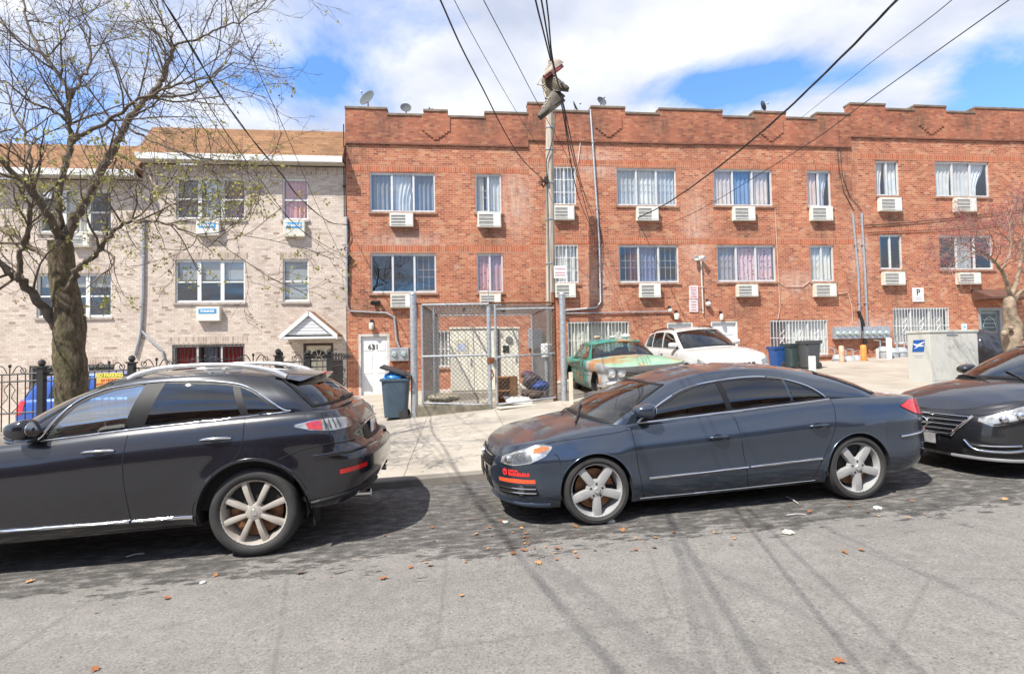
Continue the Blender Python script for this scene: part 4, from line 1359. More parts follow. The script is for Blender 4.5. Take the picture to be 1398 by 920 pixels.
            if n:
                lb = MB()
                for i in range(n):
                    a = ph + 2 * pi * (i + .5) / n
                    lb.lathe([(0, -.006), (.011, -.006), (.013, -.018)], 8, Mx @ Matrix.Translation((.058 * cos(a), .058 * sin(a), -.006)))
                lb.build('lug_nuts', M_black, wo, world=False)
        return wo
    def interior(s, M_s, floor=.35, sx=.0, rx=-.95, dash=True, dx=None, h=1.0):
        sp = s.sp; hw = s.halfw(0, .7) - .12
        z0 = floor
        b = MB(); b.box(sp['gxr'] + .25, sp['gxf'] - .05, -hw, hw, z0, z0 + .05)
        for sd in (1, -1): b.box(sp['gxr'] + .35, sp['gsf'] - .12, sd * hw, sd * (hw + .03), z0, spl(sp['top'], 0) - .05)
        b.build('cabin_floor', M_under, s.root, world=False)
        for sd in (1, -1):
            q = MB(); y = sd * .36
            q.box(sx - .27, sx + .25, y - .25, y + .25, z0 + .08, z0 + .25, .06)
            for dz, ww, tt in ((.22, .24, .1), (.42, .235, .09), (.6, .21, .07)):
                q.box(sx - .30 - (dz - .2) * .36 - tt, sx - .24 - (dz - .2) * .36, y - ww, y + ww, z0 + dz - .02, z0 + dz + .24, .05)
            q.box(sx - .59, sx - .49, y - .13, y + .13, z0 + .86 * h, z0 + 1.03 * h, .045)
            q.build('front_seat', M_s, s.root, smooth=50, world=False)
        q = MB(); q.box(rx - .1, rx + .42, -hw + .05, hw - .05, z0 + .08, z0 + .3, .07)
        q.box(rx - .28, rx - .1, -hw + .05, hw - .05, z0 + .25, z0 + .74 * h, .07)
        for y in (-.38, .38): q.box(rx - .36, rx - .26, y - .12, y + .12, z0 + .76 * h, z0 + .92 * h, .045)
        q.build('rear_seat', M_s, s.root, smooth=50, world=False)
        d = dx if dx is not None else sp['gsf'] + .05
        zt = spl(sp['top'], d)
        q = MB()
        def fn(u, v):
            x = d - .25 + (sp['gxf'] - d + .2) * v; y = -hw + 2 * hw * u
            return (min(x, s.G(('f', 0), 0).x - .03 - .2 * (abs(y) / hw) ** 2.5 * (sp['gxf'] - sp['gsf'])), y, zt - .05 + .04 * sin(pi * min(1, v * 1.2)) - (.25 if v == 0 else 0))
        q.grid(fn, 16, 6); q.build('dashboard', mat('dash_plastic', (.03, .03, .03), .7, var=.15), s.root, smooth=60, world=False)
        st = MB(); c = V((d - .36, .36, zt - .03))
        Mx = Matrix.Translation(c) @ Matrix.Rotation(R(-62), 4, 'Y')
        st.lathe([(.185 + .016 * cos(a), .016 * sin(a)) for a in [2 * pi * i / 8 for i in range(8)]], 28, Mx, closed=True)
        st.obox(Mx @ V((0, 0, 0)), Mx.to_3x3() @ V((.02, 0, 0)), Mx.to_3x3() @ V((0, .18, 0)), Mx.to_3x3() @ V((0, 0, .012)))
        st.build('steering_wheel', M_black, s.root, smooth=50, world=False)
    def mirror(s, x, z, sd, M_b, w=.22, hgt=.14, out=.20):
        p = s.side(x, z, 0, sd)
        b = MB()
        bm = bmesh.new(); bmesh.ops.create_uvsphere(bm, u_segments=20, v_segments=12, radius=1)
        for v in bm.verts:
            v.co = V((v.co.x * .155 if v.co.x > 0 else v.co.x * .05, v.co.y, v.co.z * (1 - .25 * max(0, v.co.x))))
            q = abs(v.co.y) ; v.co.y = math.copysign(q ** .6, v.co.y); v.co.z = math.copysign(abs(v.co.z) ** .7, v.co.z)
        b.bm(bm, Matrix.Translation((x, p.y + sd * out * .62, z + .05)) @ Matrix.Diagonal((1, w / 2, hgt / 2, 1)))
        o = b.build('wing_mirror', M_b, s.root, smooth=60, world=False)
        a = MB(); a.tube([(x + .01, p.y - sd * .03, z - .02), (x + .01, p.y + sd * .04, z), (x, p.y + sd * out * .4, z + .015)], [.03, .026, .022], 8)
        a.build('mirror_arm', M_trimb, o, smooth=60, world=False)
        g = MB(); g.prism([(p.y + sd * out * .62 + w * .42 * cos(t), z + .05 + hgt * .38 * sin(t)) for t in [2 * pi * i / 20 for i in range(20)]], 'x', x - .049, x - .044)
        g.build('mirror_glass', M_chrome, o, world=False)
        return o
    def handle(s, x, z, sd, matl, parent, l=.2, bar=True):
        b = MB(); n = 10; pts = []
        for i in range(n + 1):
            t = i / n; xx = x - l / 2 + l * t
            pts.append(s_side_cached(s, xx, z, .006 + .034 * sin(pi * t) ** .5, sd))
        b.tube(pts, [.011 + .004 * sin(pi * i / n) for i in range(n + 1)], 8, flat=.8)
        o = b.build('handle', matl, parent, smooth=60, world=False)
        c = MB(); c.grid(lambda u, v: s_side_cached(s, x + .055 * (2 * u - 1) * (1 - .0 * v), z + .028 * (2 * v - 1) * sqrt(max(0, 1 - (2 * u - 1) ** 2)), .0025, sd), 10, 4)
        c.build('handle_cup', mat('handle_cup', (.008, .008, .01), .3, var=0), o, smooth=180, world=False)
        return o
    def place(s, X, Y, z, fwd, up=None):
        f = V(fwd).normalized(); u = V(up or (0, 0, 1)); l = u.cross(f).normalized(); u = f.cross(l)
        M = Matrix((f, l, u)).transposed().to_4x4(); M.translation = V((X, Y, z))
        s.root.location = (X, Y, z); s.root.rotation_euler = M.to_3x3().to_euler()
def s_side_cached(s, x, z, off, sd):
    return s.side(x, z, off, sd)
# ---------------------------------------------------------------- the grey-blue sedan
P_cc = paint('grey_blue_paint', (.040, .056, .084), .6, .20, dust=.18, dustc=(.14, .12, .105), grime=.06)
sp = dict(wf=1.355, wr=-1.355, rt=.325, ra=.345, xsf=1.74, xsr=-1.74, nf=2.5, nr=2.9, zmid=.6, yo=.905, tw=.23,
    sill=[(-2.5, .32), (-2.2, .27), (-1.74, .22), (-1, .20), (1, .175), (1.74, .18), (2.1, .20), (2.35, .24)],
    top=[(-2.5, .93), (-2.25, .965), (-1.8, 1.0), (-1.3, 1.015), (-1.0, 1.01), (-.2, .965), (.4, .93), (.9, .905), (1.355, .865), (1.74, .815), (2.0, .765), (2.2, .71), (2.35, .66)],
    crown=[(-2.5, .0), (-2.3, .015), (-1.9, .03), (-1.4, .05), (.4, .06), (.9, .075), (1.4, .085), (1.9, .06), (2.15, .025), (2.32, 0)],
    W=[(-2.3, .86), (-1.74, .905), (-1.355, .925), (-1, .928), (.5, .925), (1.355, .92), (1.74, .895), (2.2, .84)],
    inset=[(0, .09), (.1, .05), (.22, .022), (.30, .014), (.45, .016), (.60, .008), (.67, 0), (.72, .006), (.84, .038), (.93, .068), (.97, .088), (1, .118)],
    xf=[(.15, 2.22), (.25, 2.29), (.4, 2.33), (.55, 2.335), (.66, 2.30), (.74, 2.22), (.85, 2.05), (1.0, 1.9)],
    xr=[(.2, -2.30), (.35, -2.42), (.52, -2.47), (.62, -2.465), (.8, -2.44), (.95, -2.42), (1.0, -2.38)],
    gsf=1.0, gxf=1.36, tsf=.40, txf=.56, gsr=-1.55, gxr=-1.98, tsr=-1.0, txr=-1.28, gnf=2.3, gnr=2.6,
    roof=[(-1.3, 1.25), (-1.0, 1.30), (-.7, 1.345), (-.35, 1.362), (0, 1.35), (.3, 1.30), (.56, 1.235)], rcrown=.055,
    hwr=[(-1.3, .54), (-1, .575), (-.3, .605), (.4, .59), (.56, .57)], gin=.035, gbul=.035, wbul=.05, trunk=True)
c = Car('parked_sedan', 'dusty blue-grey four-door sedan with silver five-spoke wheels parked at the kerb', 'car', sp)
# side glass: (top, bottom)
wF = ([(.86, .925), (.66, 1.04), (.40, 1.165), (.20, 1.218), (.005, 1.248)], [(.86, .915), (.4, .945), (-.055, .968)])
wR = ([(-.06, 1.253), (-.3, 1.266), (-.5, 1.262), (-.72, 1.232)], [(-.115, .972), (-.4, .985), (-.755, 1.003)])
wQ = ([(-.76, 1.225), (-.9, 1.18), (-1.03, 1.11), (-1.135, 1.03)], [(-.79, 1.005), (-1.0, 1.014), (-1.135, 1.02)])
def shrink(w_, d=.012):
    P = [V(p) for p in w_[0]] + [V(p) for p in reversed(w_[1])]
    cc = sum(P, V((0, 0))) / len(P)
    return [tuple(p + (cc - p).normalized() * d) for p in P]
holes = [shrink(w_) for w_ in (wF, wR, wQ)]
dF = [(.975, .91), (.955, .60), (.90, .235), (-.175, .235), (-.12, .6), (-.08, .985)]
dR = [(-.08, .985), (-.12, .6), (-.175, .235), (-.88, .245), (-.93, .40), (-1.06, .62), (-1.14, .85), (-1.165, 1.03)]
ps = c.finish(P_cc, holes, (1.25, .04, .95), (1.22, .06, .93), (dF, dR))
c.wells()
for sd in (1, -1):
    c.sideglass(*wF, M_tint, sd); c.sideglass(*wR, M_tint, sd); c.sideglass(*wQ, M_tint, sd)
    df, dr = ps[('door', 0, sd > 0)], ps[('door', 1, sd > 0)]
    seam = mat('panel_gap', (.004, .004, .005), .9, var=0)
    c.strip('door_gap', dF[:3] + [(.88, .232)], seam, .0042, sd, -.001, parent=df)
    c.strip('door_gap', [(-.08, .965), (-.12, .6), (-.175, .235)], seam, .0042, sd, -.001, parent=df)
    c.strip('door_gap', dR[3:], seam, .0042, sd, -.001, parent=dr)
    c.strip('door_gap', [(.89, .235), (0, .225), (-.88, .245)], seam, .0045, sd, -.001, parent=df)
    loop = [(.885, .908), (.66, 1.052), (.40, 1.178), (.18, 1.236), (-.1, 1.266), (-.35, 1.28), (-.55, 1.27), (-.75, 1.236), (-.95, 1.168), (-1.08, 1.088), (-1.15, 1.02)]
    c.strip('chrome_trim', loop, M_chrome, .0085, sd, .003)
    c.strip('chrome_trim', [(.885, .906), (.4, .932), (-.1, .956), (-.6, .983), (-1.15, 1.012)], M_chrome, .011, sd, .004)
    c.strip('door_moulding', [(.845, .40), (.3, .413), (-.165, .426)], M_chrome, .011, sd, .006, parent=df)
    c.strip('door_moulding', [(-.185, .427), (-.6, .44), (-.95, .452)], M_chrome, .011, sd, .006, parent=dr)
    c.strip('sill_trim', [(.93, .205), (0, .212), (-.9, .228)], M_chrome, .006, sd, .004)
    c.sidepatch('pillar_cover', [(.0, 1.25), (-.06, 1.253)], [(-.06, .968), (-.115, .972)], M_trimb, sd, .0055, 3, 8)
    c.handle(.13, .735, sd, P_cc, df); c.handle(-.93, .775, sd, P_cc, dr)
    # lamps
    hl = c.spatch('headlight', [(1.755, .752), (1.86, .775), (2.02, .752), (2.2, .700), (2.33, .655)], [(1.755, .740), (1.83, .672), (1.98, .612), (2.18, .585), (2.33, .60)], M_refl, sd, .003, 28, 8)
    c.spatch('lamp_lens', [(1.745, .757), (1.86, .781), (2.02, .758), (2.2, .706), (2.34, .660)], [(1.745, .737), (1.83, .666), (1.98, .606), (2.18, .579), (2.34, .595)], M_lens, sd, .012, 28, 8, parent=hl)
    c.spatch('lamp_bezel', [(1.98, .725), (2.1, .705), (2.28, .655)], [(1.96, .635), (2.1, .60), (2.28, .61)], mat('lamp_bezel', (.10, .10, .10), .3, .3, var=.4, scale=30), sd, .0045, 12, 4, parent=hl)
    c.spatch('turn_signal', [(1.79, .748), (1.86, .758), (1.97, .742)], [(1.79, .738), (1.85, .712), (1.96, .698)], M_amber, sd, .006, 10, 4, parent=hl)
    for (tt, zz, rr) in ((2.08, .668, .05), (2.22, .645, .038)):
        p = c.S(tt, zz, .0, sd); b = MB(); b.ball(p, rr, 1, 1, 1, 16); b.build('projector', M_lens if rr > .045 else M_chrome, hl, smooth=180, world=False)
    rl = c.spatch('tail_light', [(-1.93, .905), (-2.08, .955), (-2.3, .945), (-2.55, .93)], [(-1.93, .895), (-2.08, .82), (-2.3, .775), (-2.55, .785)], M_red, sd, .008, 22, 8)
    c.strip('bumper_trim', [(-1.86, .60), (-2.1, .612), (-2.35, .62), (-2.7, .62)], M_chrome, .010, sd, .008, 'S')
    # fog lamp slot
    fs = c.spatch('fog_slot', [(1.93, .405), (2.1, .41), (2.38, .405)], [(1.90, .315), (2.1, .305), (2.40, .31)], M_trimb, sd, .002, 18, 5)
    p = c.S(2.08, .36, -.005, sd); n = (c.S(2.08, .36, .05, sd) - p).normalized()
    b = MB(); b.lathe([(0, .010), (.028, .008), (.036, .004), (.041, .014), (.046, .006), (.046, -.02)], 22, Matrix.Translation(p) @ n.to_track_quat('Z', 'Y').to_matrix().to_4x4()); b.build('fog_lamp', mat('fog_glass', (.10, .105, .11), .15, .5, var=.5, scale=60), fs, smooth=50, world=False)
    for zz in (.338, .378): c.strip('slot_bar', [(1.93, zz), (2.15, zz), (2.38, zz)], M_chrome, .006, sd, .007, 'S', parent=fs)
    c.spatch('red_tape', [(1.93, .462), (2.15, .466), (2.36, .458)], [(1.93, .428), (2.15, .428), (2.36, .424)], mat('red_orange_tape', (.62, .075, .02), .55, var=.15), sd, .004, 10, 2)
    c.mirror(.80, .985, sd, P_cc, .215, .145, .19)
    c.wheel(sp['wf'], sd, 'five', M_alloy, .252); c.wheel(sp['wr'], sd, 'five', M_alloy, .252)
    c.strip('bumper_gap', [(1.74, .69), (1.705, .66), (1.69, .60)], seam, .004, sd, 0)
    c.strip('hood_gap', [(2.3, .64), (2.18, .69), (2.0, .745), (1.80, .782), (1.5, .812), (1.15, .838), (.99, .862)], seam, .004, sd, -.001, 'S')
    c.strip('arch_lip', [(1.355 + .352 * cos(pi * i / 16), .325 + .352 * sin(pi * i / 16)) for i in range(17)], P_cc, .007, sd, -.004, sm=2)
    c.strip('arch_lip', [(-1.355 + .352 * cos(pi * i / 16), .325 + .352 * sin(pi * i / 16)) for i in range(17)], P_cc, .007, sd, -.004, sm=2)
    c.strip('lip_spoiler', [(1.80, .222), (2.1, .228), (2.4, .24), (2.7, .25)], P_cc, .018, sd, .006, 'S')
t0 = c.tc('f')
gr = c.spatch('grille', [(t0 - .50, .645), (t0 - .2, .655), (t0, .657)], [(t0 - .42, .515), (t0 - .2, .505), (t0, .503)], M_trimb, 1, .004, 14, 4)
c.spatch('grille', [(t0 - .50, .645), (t0 - .2, .655), (t0, .657)], [(t0 - .42, .515), (t0 - .2, .505), (t0, .503)], M_trimb, -1, .004, 14, 4)
for zz in (.53, .565, .60, .635):
    for sd in (1, -1): c.strip('grille_bar', [(t0 - .45, zz), (t0 - .2, zz + .004), (t0, zz + .004)], M_chrome if zz in (.53, .635) else M_trimb, .007, sd, .012, 'S', parent=gr)
b = MB(); b.lathe([(0, .01), (.03, .012), (.055, .008), (.06, -.01)], 24, Matrix.Translation(c.S(t0, .60, .02)) @ Matrix.Rotation(R(90), 4, 'Y')); b.build('badge', M_chrome, gr, smooth=50, world=False)
for sd in (1, -1):
    c.spatch('lower_intake', [(t0 - .36, .41), (t0, .415)], [(t0 - .40, .30), (t0, .295)], M_trimb, sd, .003, 12, 4)
b = MB(); p = c.S(t0, .455, .02); b.box(p.x - .005, p.x + .01, -.155, .155, .39, .54, .004); b.build('plate_bracket', M_black, c.root, world=False)
c.endglass('f', 1.25, .03, .96, M_wind, 'windscreen', .035)
c.endglass('r', 1.22, .05, .94, M_tint, 'rear_window', .04)
c.interior(M_seat, .30, .05, -.85, h=.92)
for y0 in (.12, -.5):
    pts = [c.topp(1.46 - .02, y0 + .1, .03), c.topp(1.30, y0 + .15, .03), c.G(('f', .5 if y0 > 0 else .5), .12) * 1.0]
    a, b_ = V((1.44, y0 + .42, 0)), V((1.22, y0 - .15, 0))
    q = [c.topp(p.x, p.y, .018) for p in [a.lerp(b_, i / 10) for i in range(11)]]
    b = MB(); b.tube(q, .009, 6); b.build('wiper', M_black, c.root, smooth=60, world=False)
# red sticker on the bumper corner
stk = MB()
def on_s(u, v, off=.0045): return c.S(u, v, off, 1)
M_stk = mat('red_sticker', (.70, .03, .025), .5, var=.05)
stk.grid(lambda u, v: on_s(2.255 + .033 * (.15 + .85 * v) * cos(2 * pi * u), .522 + .033 * (.15 + .85 * v) * sin(2 * pi * u)), 20, 1)
stk.build('sticker_emblem', M_stk, c.root, world=False, fix=False)
text_on_later = True
def text_on(name, body, size, fn, matl, parent, bold=0.0):
    cu = bpy.data.curves.new(name, 'FONT'); cu.body = body; cu.size = size; cu.align_x = 'LEFT'; cu.align_y = 'CENTER'; cu.resolution_u = 1; cu.offset = bold
    ob = bpy.data.objects.new(name, cu); COL.objects.link(ob)
    me = bpy.data.meshes.new_from_object(ob.evaluated_get(bpy.context.evaluated_depsgraph_get()))
    COL.objects.unlink(ob); bpy.data.objects.remove(ob)
    b = MB(); b.add([fn(p.co.x, p.co.y) for p in me.vertices], [tuple(f.vertices) for f in me.polygons])
    return b.build(name, matl, parent, world=False, fix=False)
# the sticker's two lines are too small to read in the photograph: rows of letter-sized strokes
for zr, hh, x0_, ws in ((.541, .010, 2.205, (.018, .012, .02, .014, .017, .013)), (.509, .017, 2.205, (.024, .02, .026, .014, .024, .022, .026, .018, .022))):
    b = MB(); xx = x0_
    for k, w_ in enumerate(ws):
        b.grid(lambda u, v: on_s(xx - w_ * u, zr - hh + 2 * hh * v, .005), 2, 2)
        if k % 2: b.v = b.v[:-9]; b.f = b.f[:-4]; b.grid(lambda u, v: on_s(xx - w_ * u, zr - hh + 1.2 * hh * v, .005), 2, 2); b.grid(lambda u, v: on_s(xx - w_ * .55 * u, zr + hh * v, .005), 2, 2)
        xx -= w_ + .0035
    b.build('sticker_text', M_stk, c.root, world=False, fix=False)
b = MB(); wp = [(-.02, .014), (-.010, -.016), (0, .006), (.010, -.016), (.02, .014)]
b.tube([on_s(2.255 - x, .522 + y, .0055) for x, y in wp], .0035, 5); b.build('sticker_mark', P_cc, c.root, world=False)
c.place(2.63, 5.815, roadz(2.63) - .004, (-1, -.026, -.033), (-.033, 0, 1))

# ---------------------------------------------------------------- the black crossover at the left edge
P_fx = paint('blue_black_paint', (.0035, .004, .008), .0, .25, dust=.05, dustc=(.11, .10, .09), grime=.03)
sp = dict(wf=1.425, wr=-1.425, rt=.385, ra=.452, xsf=1.90, xsr=-1.89, nf=2.6, nr=3.1, zmid=.7, yo=.93, tw=.26, flare=.02,
    sill=[(-2.42, .47), (-2.2, .42), (-1.89, .36), (-1, .30), (1, .28), (1.9, .30), (2.4, .35)],
    top=[(-2.2, 1.20), (-1.9, 1.222), (-1.335, 1.21), (-.38, 1.165), (.33, 1.11), (.75, 1.085), (1.425, 1.04), (1.9, .97), (2.35, .86)],
    crown=[(-2.2, .01), (-1.9, .03), (.4, .05), (1, .07), (1.6, .07), (2.2, .02), (2.4, 0)],
    W=[(-2.3, .88), (-1.89, .935), (-1.425, .957), (-1, .957), (.5, .957), (1.425, .95), (1.9, .92), (2.3, .86)],
    inset=[(0, .10), (.06, .055), (.13, .030), (.20, .024), (.32, .012), (.5, .0), (.66, .0), (.74, .006), (.85, .03), (.94, .06), (.975, .08), (1, .105)],
    xf=[(.3, 2.3), (.6, 2.4), (.9, 2.36), (1.1, 2.2)],
    xr=[(.4, -2.30), (.50, -2.40), (.66, -2.47), (.79, -2.47), (.85, -2.41), (.90, -2.33), (1.05, -2.29), (1.22, -2.16)],
    gsf=.40, gxf=.92, tsf=-.28, txf=-.02, gsr=-1.78, gxr=-2.10, tsr=-1.42, txr=-1.64, gnf=2.4, gnr=2.8,
    roof=[(-1.70, 1.52), (-1.45, 1.55), (-1.15, 1.585), (-.8, 1.602), (-.4, 1.595), (-.02, 1.56)], rcrown=.055,
    hwr=[(-1.85, .565), (-1.4, .60), (-.8, .625), (-.28, .61), (0, .58)], gin=.045, gbul=.045, wbul=.05)
c = Car('parked_crossover', 'black five-door crossover with roof rails and eight-spoke wheel, cut by the left edge', 'car', sp)
wF = ([(.30, 1.128), (.22, 1.25), (.10, 1.40), (-.06, 1.478), (-.22, 1.515), (-.45, 1.538)], [(.30, 1.12), (.0, 1.14), (-.33, 1.162)])
wR = ([(-.62, 1.543), (-.85, 1.537), (-1.06, 1.515), (-1.20, 1.488)], [(-.50, 1.178), (-.9, 1.196), (-1.31, 1.213)])
wQ = ([(-1.27, 1.468), (-1.38, 1.422), (-1.5, 1.345), (-1.62, 1.262), (-1.70, 1.236)], [(-1.375, 1.22), (-1.5, 1.224), (-1.70, 1.230)])
dF = [(.72, 1.09), (.70, .75), (.66, .345), (-.44, .345), (-.40, .8), (-.42, 1.17)]
dR = [(-.42, 1.17), (-.40, .8), (-.44, .345), (-.93, .35), (-.95, .5), (-1.08, .72), (-1.30, .86), (-1.36, 1.0), (-1.36, 1.23)]
ps = c.finish(P_fx, [shrink(w_) for w_ in (wF, wR, wQ)], (1.25, .04, .95), (1.15, .10, .86), (dF, dR))
c.wells()
for sd in (1, -1):
    c.sideglass(*wF, M_green, sd); c.sideglass(*wR, M_tint, sd); c.sideglass(*wQ, M_tint, sd)
    df, dr = ps[('door', 0, sd > 0)], ps[('door', 1, sd > 0)]
    c.strip('door_gap', dF[:3], seam, .0045, sd, -.001, parent=df)
    c.strip('door_gap', [(-.415, 1.165), (-.40, .8), (-.44, .345)], seam, .0045, sd, -.001, parent=df)
    c.strip('door_gap', dR[3:], seam, .0045, sd, -.001, parent=dr)
    loop = [(.34, 1.118), (.235, 1.268), (.11, 1.418), (-.06, 1.497), (-.22, 1.531), (-.5, 1.553), (-.8, 1.550), (-1.05, 1.528), (-1.26, 1.49), (-1.40, 1.428), (-1.52, 1.35), (-1.66, 1.25), (-1.73, 1.232)]
    c.strip('chrome_trim', loop, M_chrome, .010, sd, .003)
    c.strip('belt_trim', [(.30, 1.112), (0, 1.131), (-.4, 1.159), (-.9, 1.185), (-1.4, 1.211), (-1.72, 1.226)], M_chrome, .007, sd, .004)
    c.sidepatch('pillar_cover', [(-.45, 1.54), (-.62, 1.545)], [(-.33, 1.162), (-.50, 1.178)], M_trimb, sd, .0045, 4, 8)
    c.sidepatch('pillar_cover', [(-1.20, 1.488), (-1.27, 1.468)], [(-1.31, 1.213), (-1.375, 1.22)], M_trimb, sd, .0045, 3, 8)
    c.strip('sill_moulding', [(.66, .405), (.1, .402), (-.43, .398)], M_chrome, .015, sd, .008, parent=df)
    c.strip('sill_moulding', [(-.45, .398), (-.7, .397), (-.94, .396)], M_chrome, .015, sd, .008, parent=dr)
    c.handle(-.20, 1.0, sd, M_chrome, df, .25); c.handle(-1.14, 1.04, sd, M_chrome, dr, .25)
    c.mirror(.34, 1.175, sd, P_fx, .21, .17, .22)
    c.wheel(sp['wf'], sd, 'eight', M_alloyw, .284); c.wheel(sp['wr'], sd, 'eight', M_alloyw, .284)
    for xw in (sp['wf'], sp['wr']):
        c.strip('arch_lip', [(xw + .468 * cos(a), .385 + .468 * sin(a)) for a in [pi * (-.04 + 1.08 * i / 20) for i in range(21)]], P_fx, .018, sd, -.006, sm=2)
    # tail lamp: chrome bowl, red block, clear end
    tl = c.spatch('tail_light', [(-1.79, 1.118), (-1.95, 1.143), (-2.2, 1.150), (-2.48, 1.135)], [(-1.79, 1.098), (-1.93, 1.062), (-2.2, 1.045), (-2.48, 1.05)], M_refl, sd, .003, 26, 6)
    c.spatch('red_lens', [(-1.88, 1.125), (-2.0, 1.137), (-2.09, 1.14)], [(-1.90, 1.077), (-2.0, 1.063), (-2.09, 1.058)], M_red, sd, .008, 10, 4, parent=tl)
    c.spatch('clear_lens', [(-1.78, 1.122), (-1.95, 1.148), (-2.2, 1.155), (-2.49, 1.140)], [(-1.78, 1.094), (-1.93, 1.057), (-2.2, 1.040), (-2.49, 1.045)], M_lens, sd, .014, 26, 6, parent=tl)
    for tt in (-2.13, -2.19, -2.25, -2.31):
        c.strip('lamp_rib', [(tt, 1.06), (tt, 1.10), (tt, 1.142)], M_trimb, .004, sd, .008, 'S', parent=tl, sm=3)
    c.spatch('bumper_reflector', [(-2.16, .70), (-2.3, .712), (-2.44, .72)], [(-2.16, .66), (-2.3, .67), (-2.44, .682)], M_red, sd, .008, 12, 3)
    c.strip('bumper_gap', [(-1.66, .83), (-1.85, .90), (-2.1, .93), (-2.35, .925), (-2.5, .92)], seam, .005, sd, 0, 'S')
    c.strip('bumper_ledge', [(-1.95, .83), (-2.2, .845), (-2.5, .85), (-2.8, .85)], P_fx, .02, sd, .002, 'S')
    c.strip('bumper_skirt', [(-1.89, .42), (-2.15, .455), (-2.45, .49), (-2.8, .50)], M_trimb, .022, sd, .004, 'S')
    hl = c.spatch('headlight', [(1.75, .93), (2.0, .90), (2.35, .83)], [(1.75, .88), (2.0, .78), (2.35, .70)], M_refl, sd, .004, 20, 8)
    c.spatch('lamp_lens', [(1.74, .935), (2.0, .905), (2.36, .835)], [(1.74, .875), (2.0, .775), (2.36, .695)], M_lens, sd, .014, 20, 8, parent=hl)
    c.spatch('grille', [(c.tc('f') - .42, .80), (c.tc('f'), .82)], [(c.tc('f') - .36, .58), (c.tc('f'), .56)], M_trimb, sd, .004, 10, 5)
    # flap behind the wheel
    b = MB(); p = c.S(-1.90, .36, -.03, sd); b.box(p.x - .012, p.x + .012, p.y - .2 * sd, p.y, .20, .44, .01); b.build('mud_flap', M_trimb, c.root, world=False)
    # roof rail
    pts = [c.side(-.42, 1.60, 0, sd) * 0 + V((x, (spl(sp['hwr'], x) - .055) * sd, c.Zroof(x, spl(sp['hwr'], x) - .055) + dz)) for x, dz in ((-.25, -.005), (-.36, .035), (-.6, .07), (-1.0, .078), (-1.28, .07), (-1.5, .04), (-1.62, -.01))]
    b = MB(); b.tube(polyspl(pts, 6), [.02 + .014 * abs(2 * i / 36 - 1) for i in range(37)], 10); b.build('roof_rail', mat('satin_silver', (.62, .62, .62), .3, .7, var=.05), c.root, smooth=60, world=False)
    c.spatch('mirror_base', [(.40, 1.115), (.30, 1.12)], [(.40, 1.10), (.30, 1.10)], M_trimb, sd, .006, 3, 2)
    tp = V((-2.28, .58 * sd, .40)); b = MB(); Mx = Matrix.Translation(tp) @ Matrix.Rotation(R(-90), 4, 'Y')
    b.lathe([(.028, -.12), (.035, .05), (.04, .09), (.036, .09), (.03, .04), (.028, -.1)], 18, Mx, closed=True); b.build('exhaust_tip', M_chrome, c.root, smooth=50, world=False)
c.endglass('f', 1.25, .03, .96, M_wind, 'windscreen', .035)
c.endglass('r', 1.15, .08, .88, M_tint, 'rear_window', .04, thb=1.22)
# spoiler over the rear glass
b = MB()
def spo(u, v):
    y = -.60 + 1.2 * u; q = abs(2 * u - 1)
    x0 = -1.54; x1 = -1.89 + .13 * q ** 2.2
    x = x0 + (x1 - x0) * min(1, v * 2) if v <= .5 else x1 + (x0 - x1) * (v - .5) * 2
    zt = c.Zroof(-1.56, min(abs(y), .58)) + .018 - .012 * q - .055 * (min(1, v * 2) if v <= .5 else 1)
    if v > .5: zt = zt - .035 + (-.02) * (v - .5) * 2
    return (x, y * (1.0 - .04 * v), zt)
b.grid(spo, 24, 8); so = b.build('spoiler', P_fx, c.root, smooth=50, world=False)
b = MB(); b.box(-1.905, -1.88, -.16, .16, c.Zroof(-1.56, 0) - .058, c.Zroof(-1.56, 0) - .035, .006); b.build('high_brake_light', M_red, so, world=False)
tr = c.tc('r')
for sd in (1, -1):
    c.spatch('tail_panel', [(tr + .42, 1.0), (tr, 1.005)], [(tr + .45, .88), (tr, .875)], M_trimb, sd, .003, 10, 3)
    c.strip('tailgate_trim', [(tr + .40, 1.035), (tr + .2, 1.04), (tr, 1.04)], M_chrome, .014, sd, .014, 'S')
    c.strip('tailgate_gap', [(-2.12, 1.2), (-2.16, 1.05), (-2.2, .90)], seam, .005, sd, 0, 'S')
b = MB(); p = c.S(tr, .95, .015); b.box(p.x - .006, p.x + .006, -.152, .152, .875, 1.025, .004); pl = b.build('licence_plate', mat('white_plate', (.62, .62, .60), .4, var=.05), c.root, world=False)
b = MB(); b.box(p.x - .009, p.x - .0065, -.13, -.02, .90, .98); b.build('plate_characters', mat('plate_red', (.4, .03, .03), .5, var=0), pl, world=False)
b = MB(); q = [V((-2.13 + .0 * i, .05 - .055 * i, 1.268 + .012 * sin(i))) for i in range(12)]
b.tube([c.G(('r', abs(a) * .9), .14) * 1 + V((-.012, 0, .01)) - V((0, 2 * c.G(('r', abs(a) * .9), .14).y if a < 0 else 0, 0)) for a in [.15 - .08 * i for i in range(10)]], [.02] * 4 + [.012] * 6, 6); b.build('rear_wiper', M_black, c.root, smooth=60, world=False)
c.interior(M_seatl, .42, -.35, -1.25, dx=.30)
c.place(-1.77 - 1.425, 5.745, roadz(-3.2) - .004, (-1, -.01, -.033), (-.033, 0, 1))
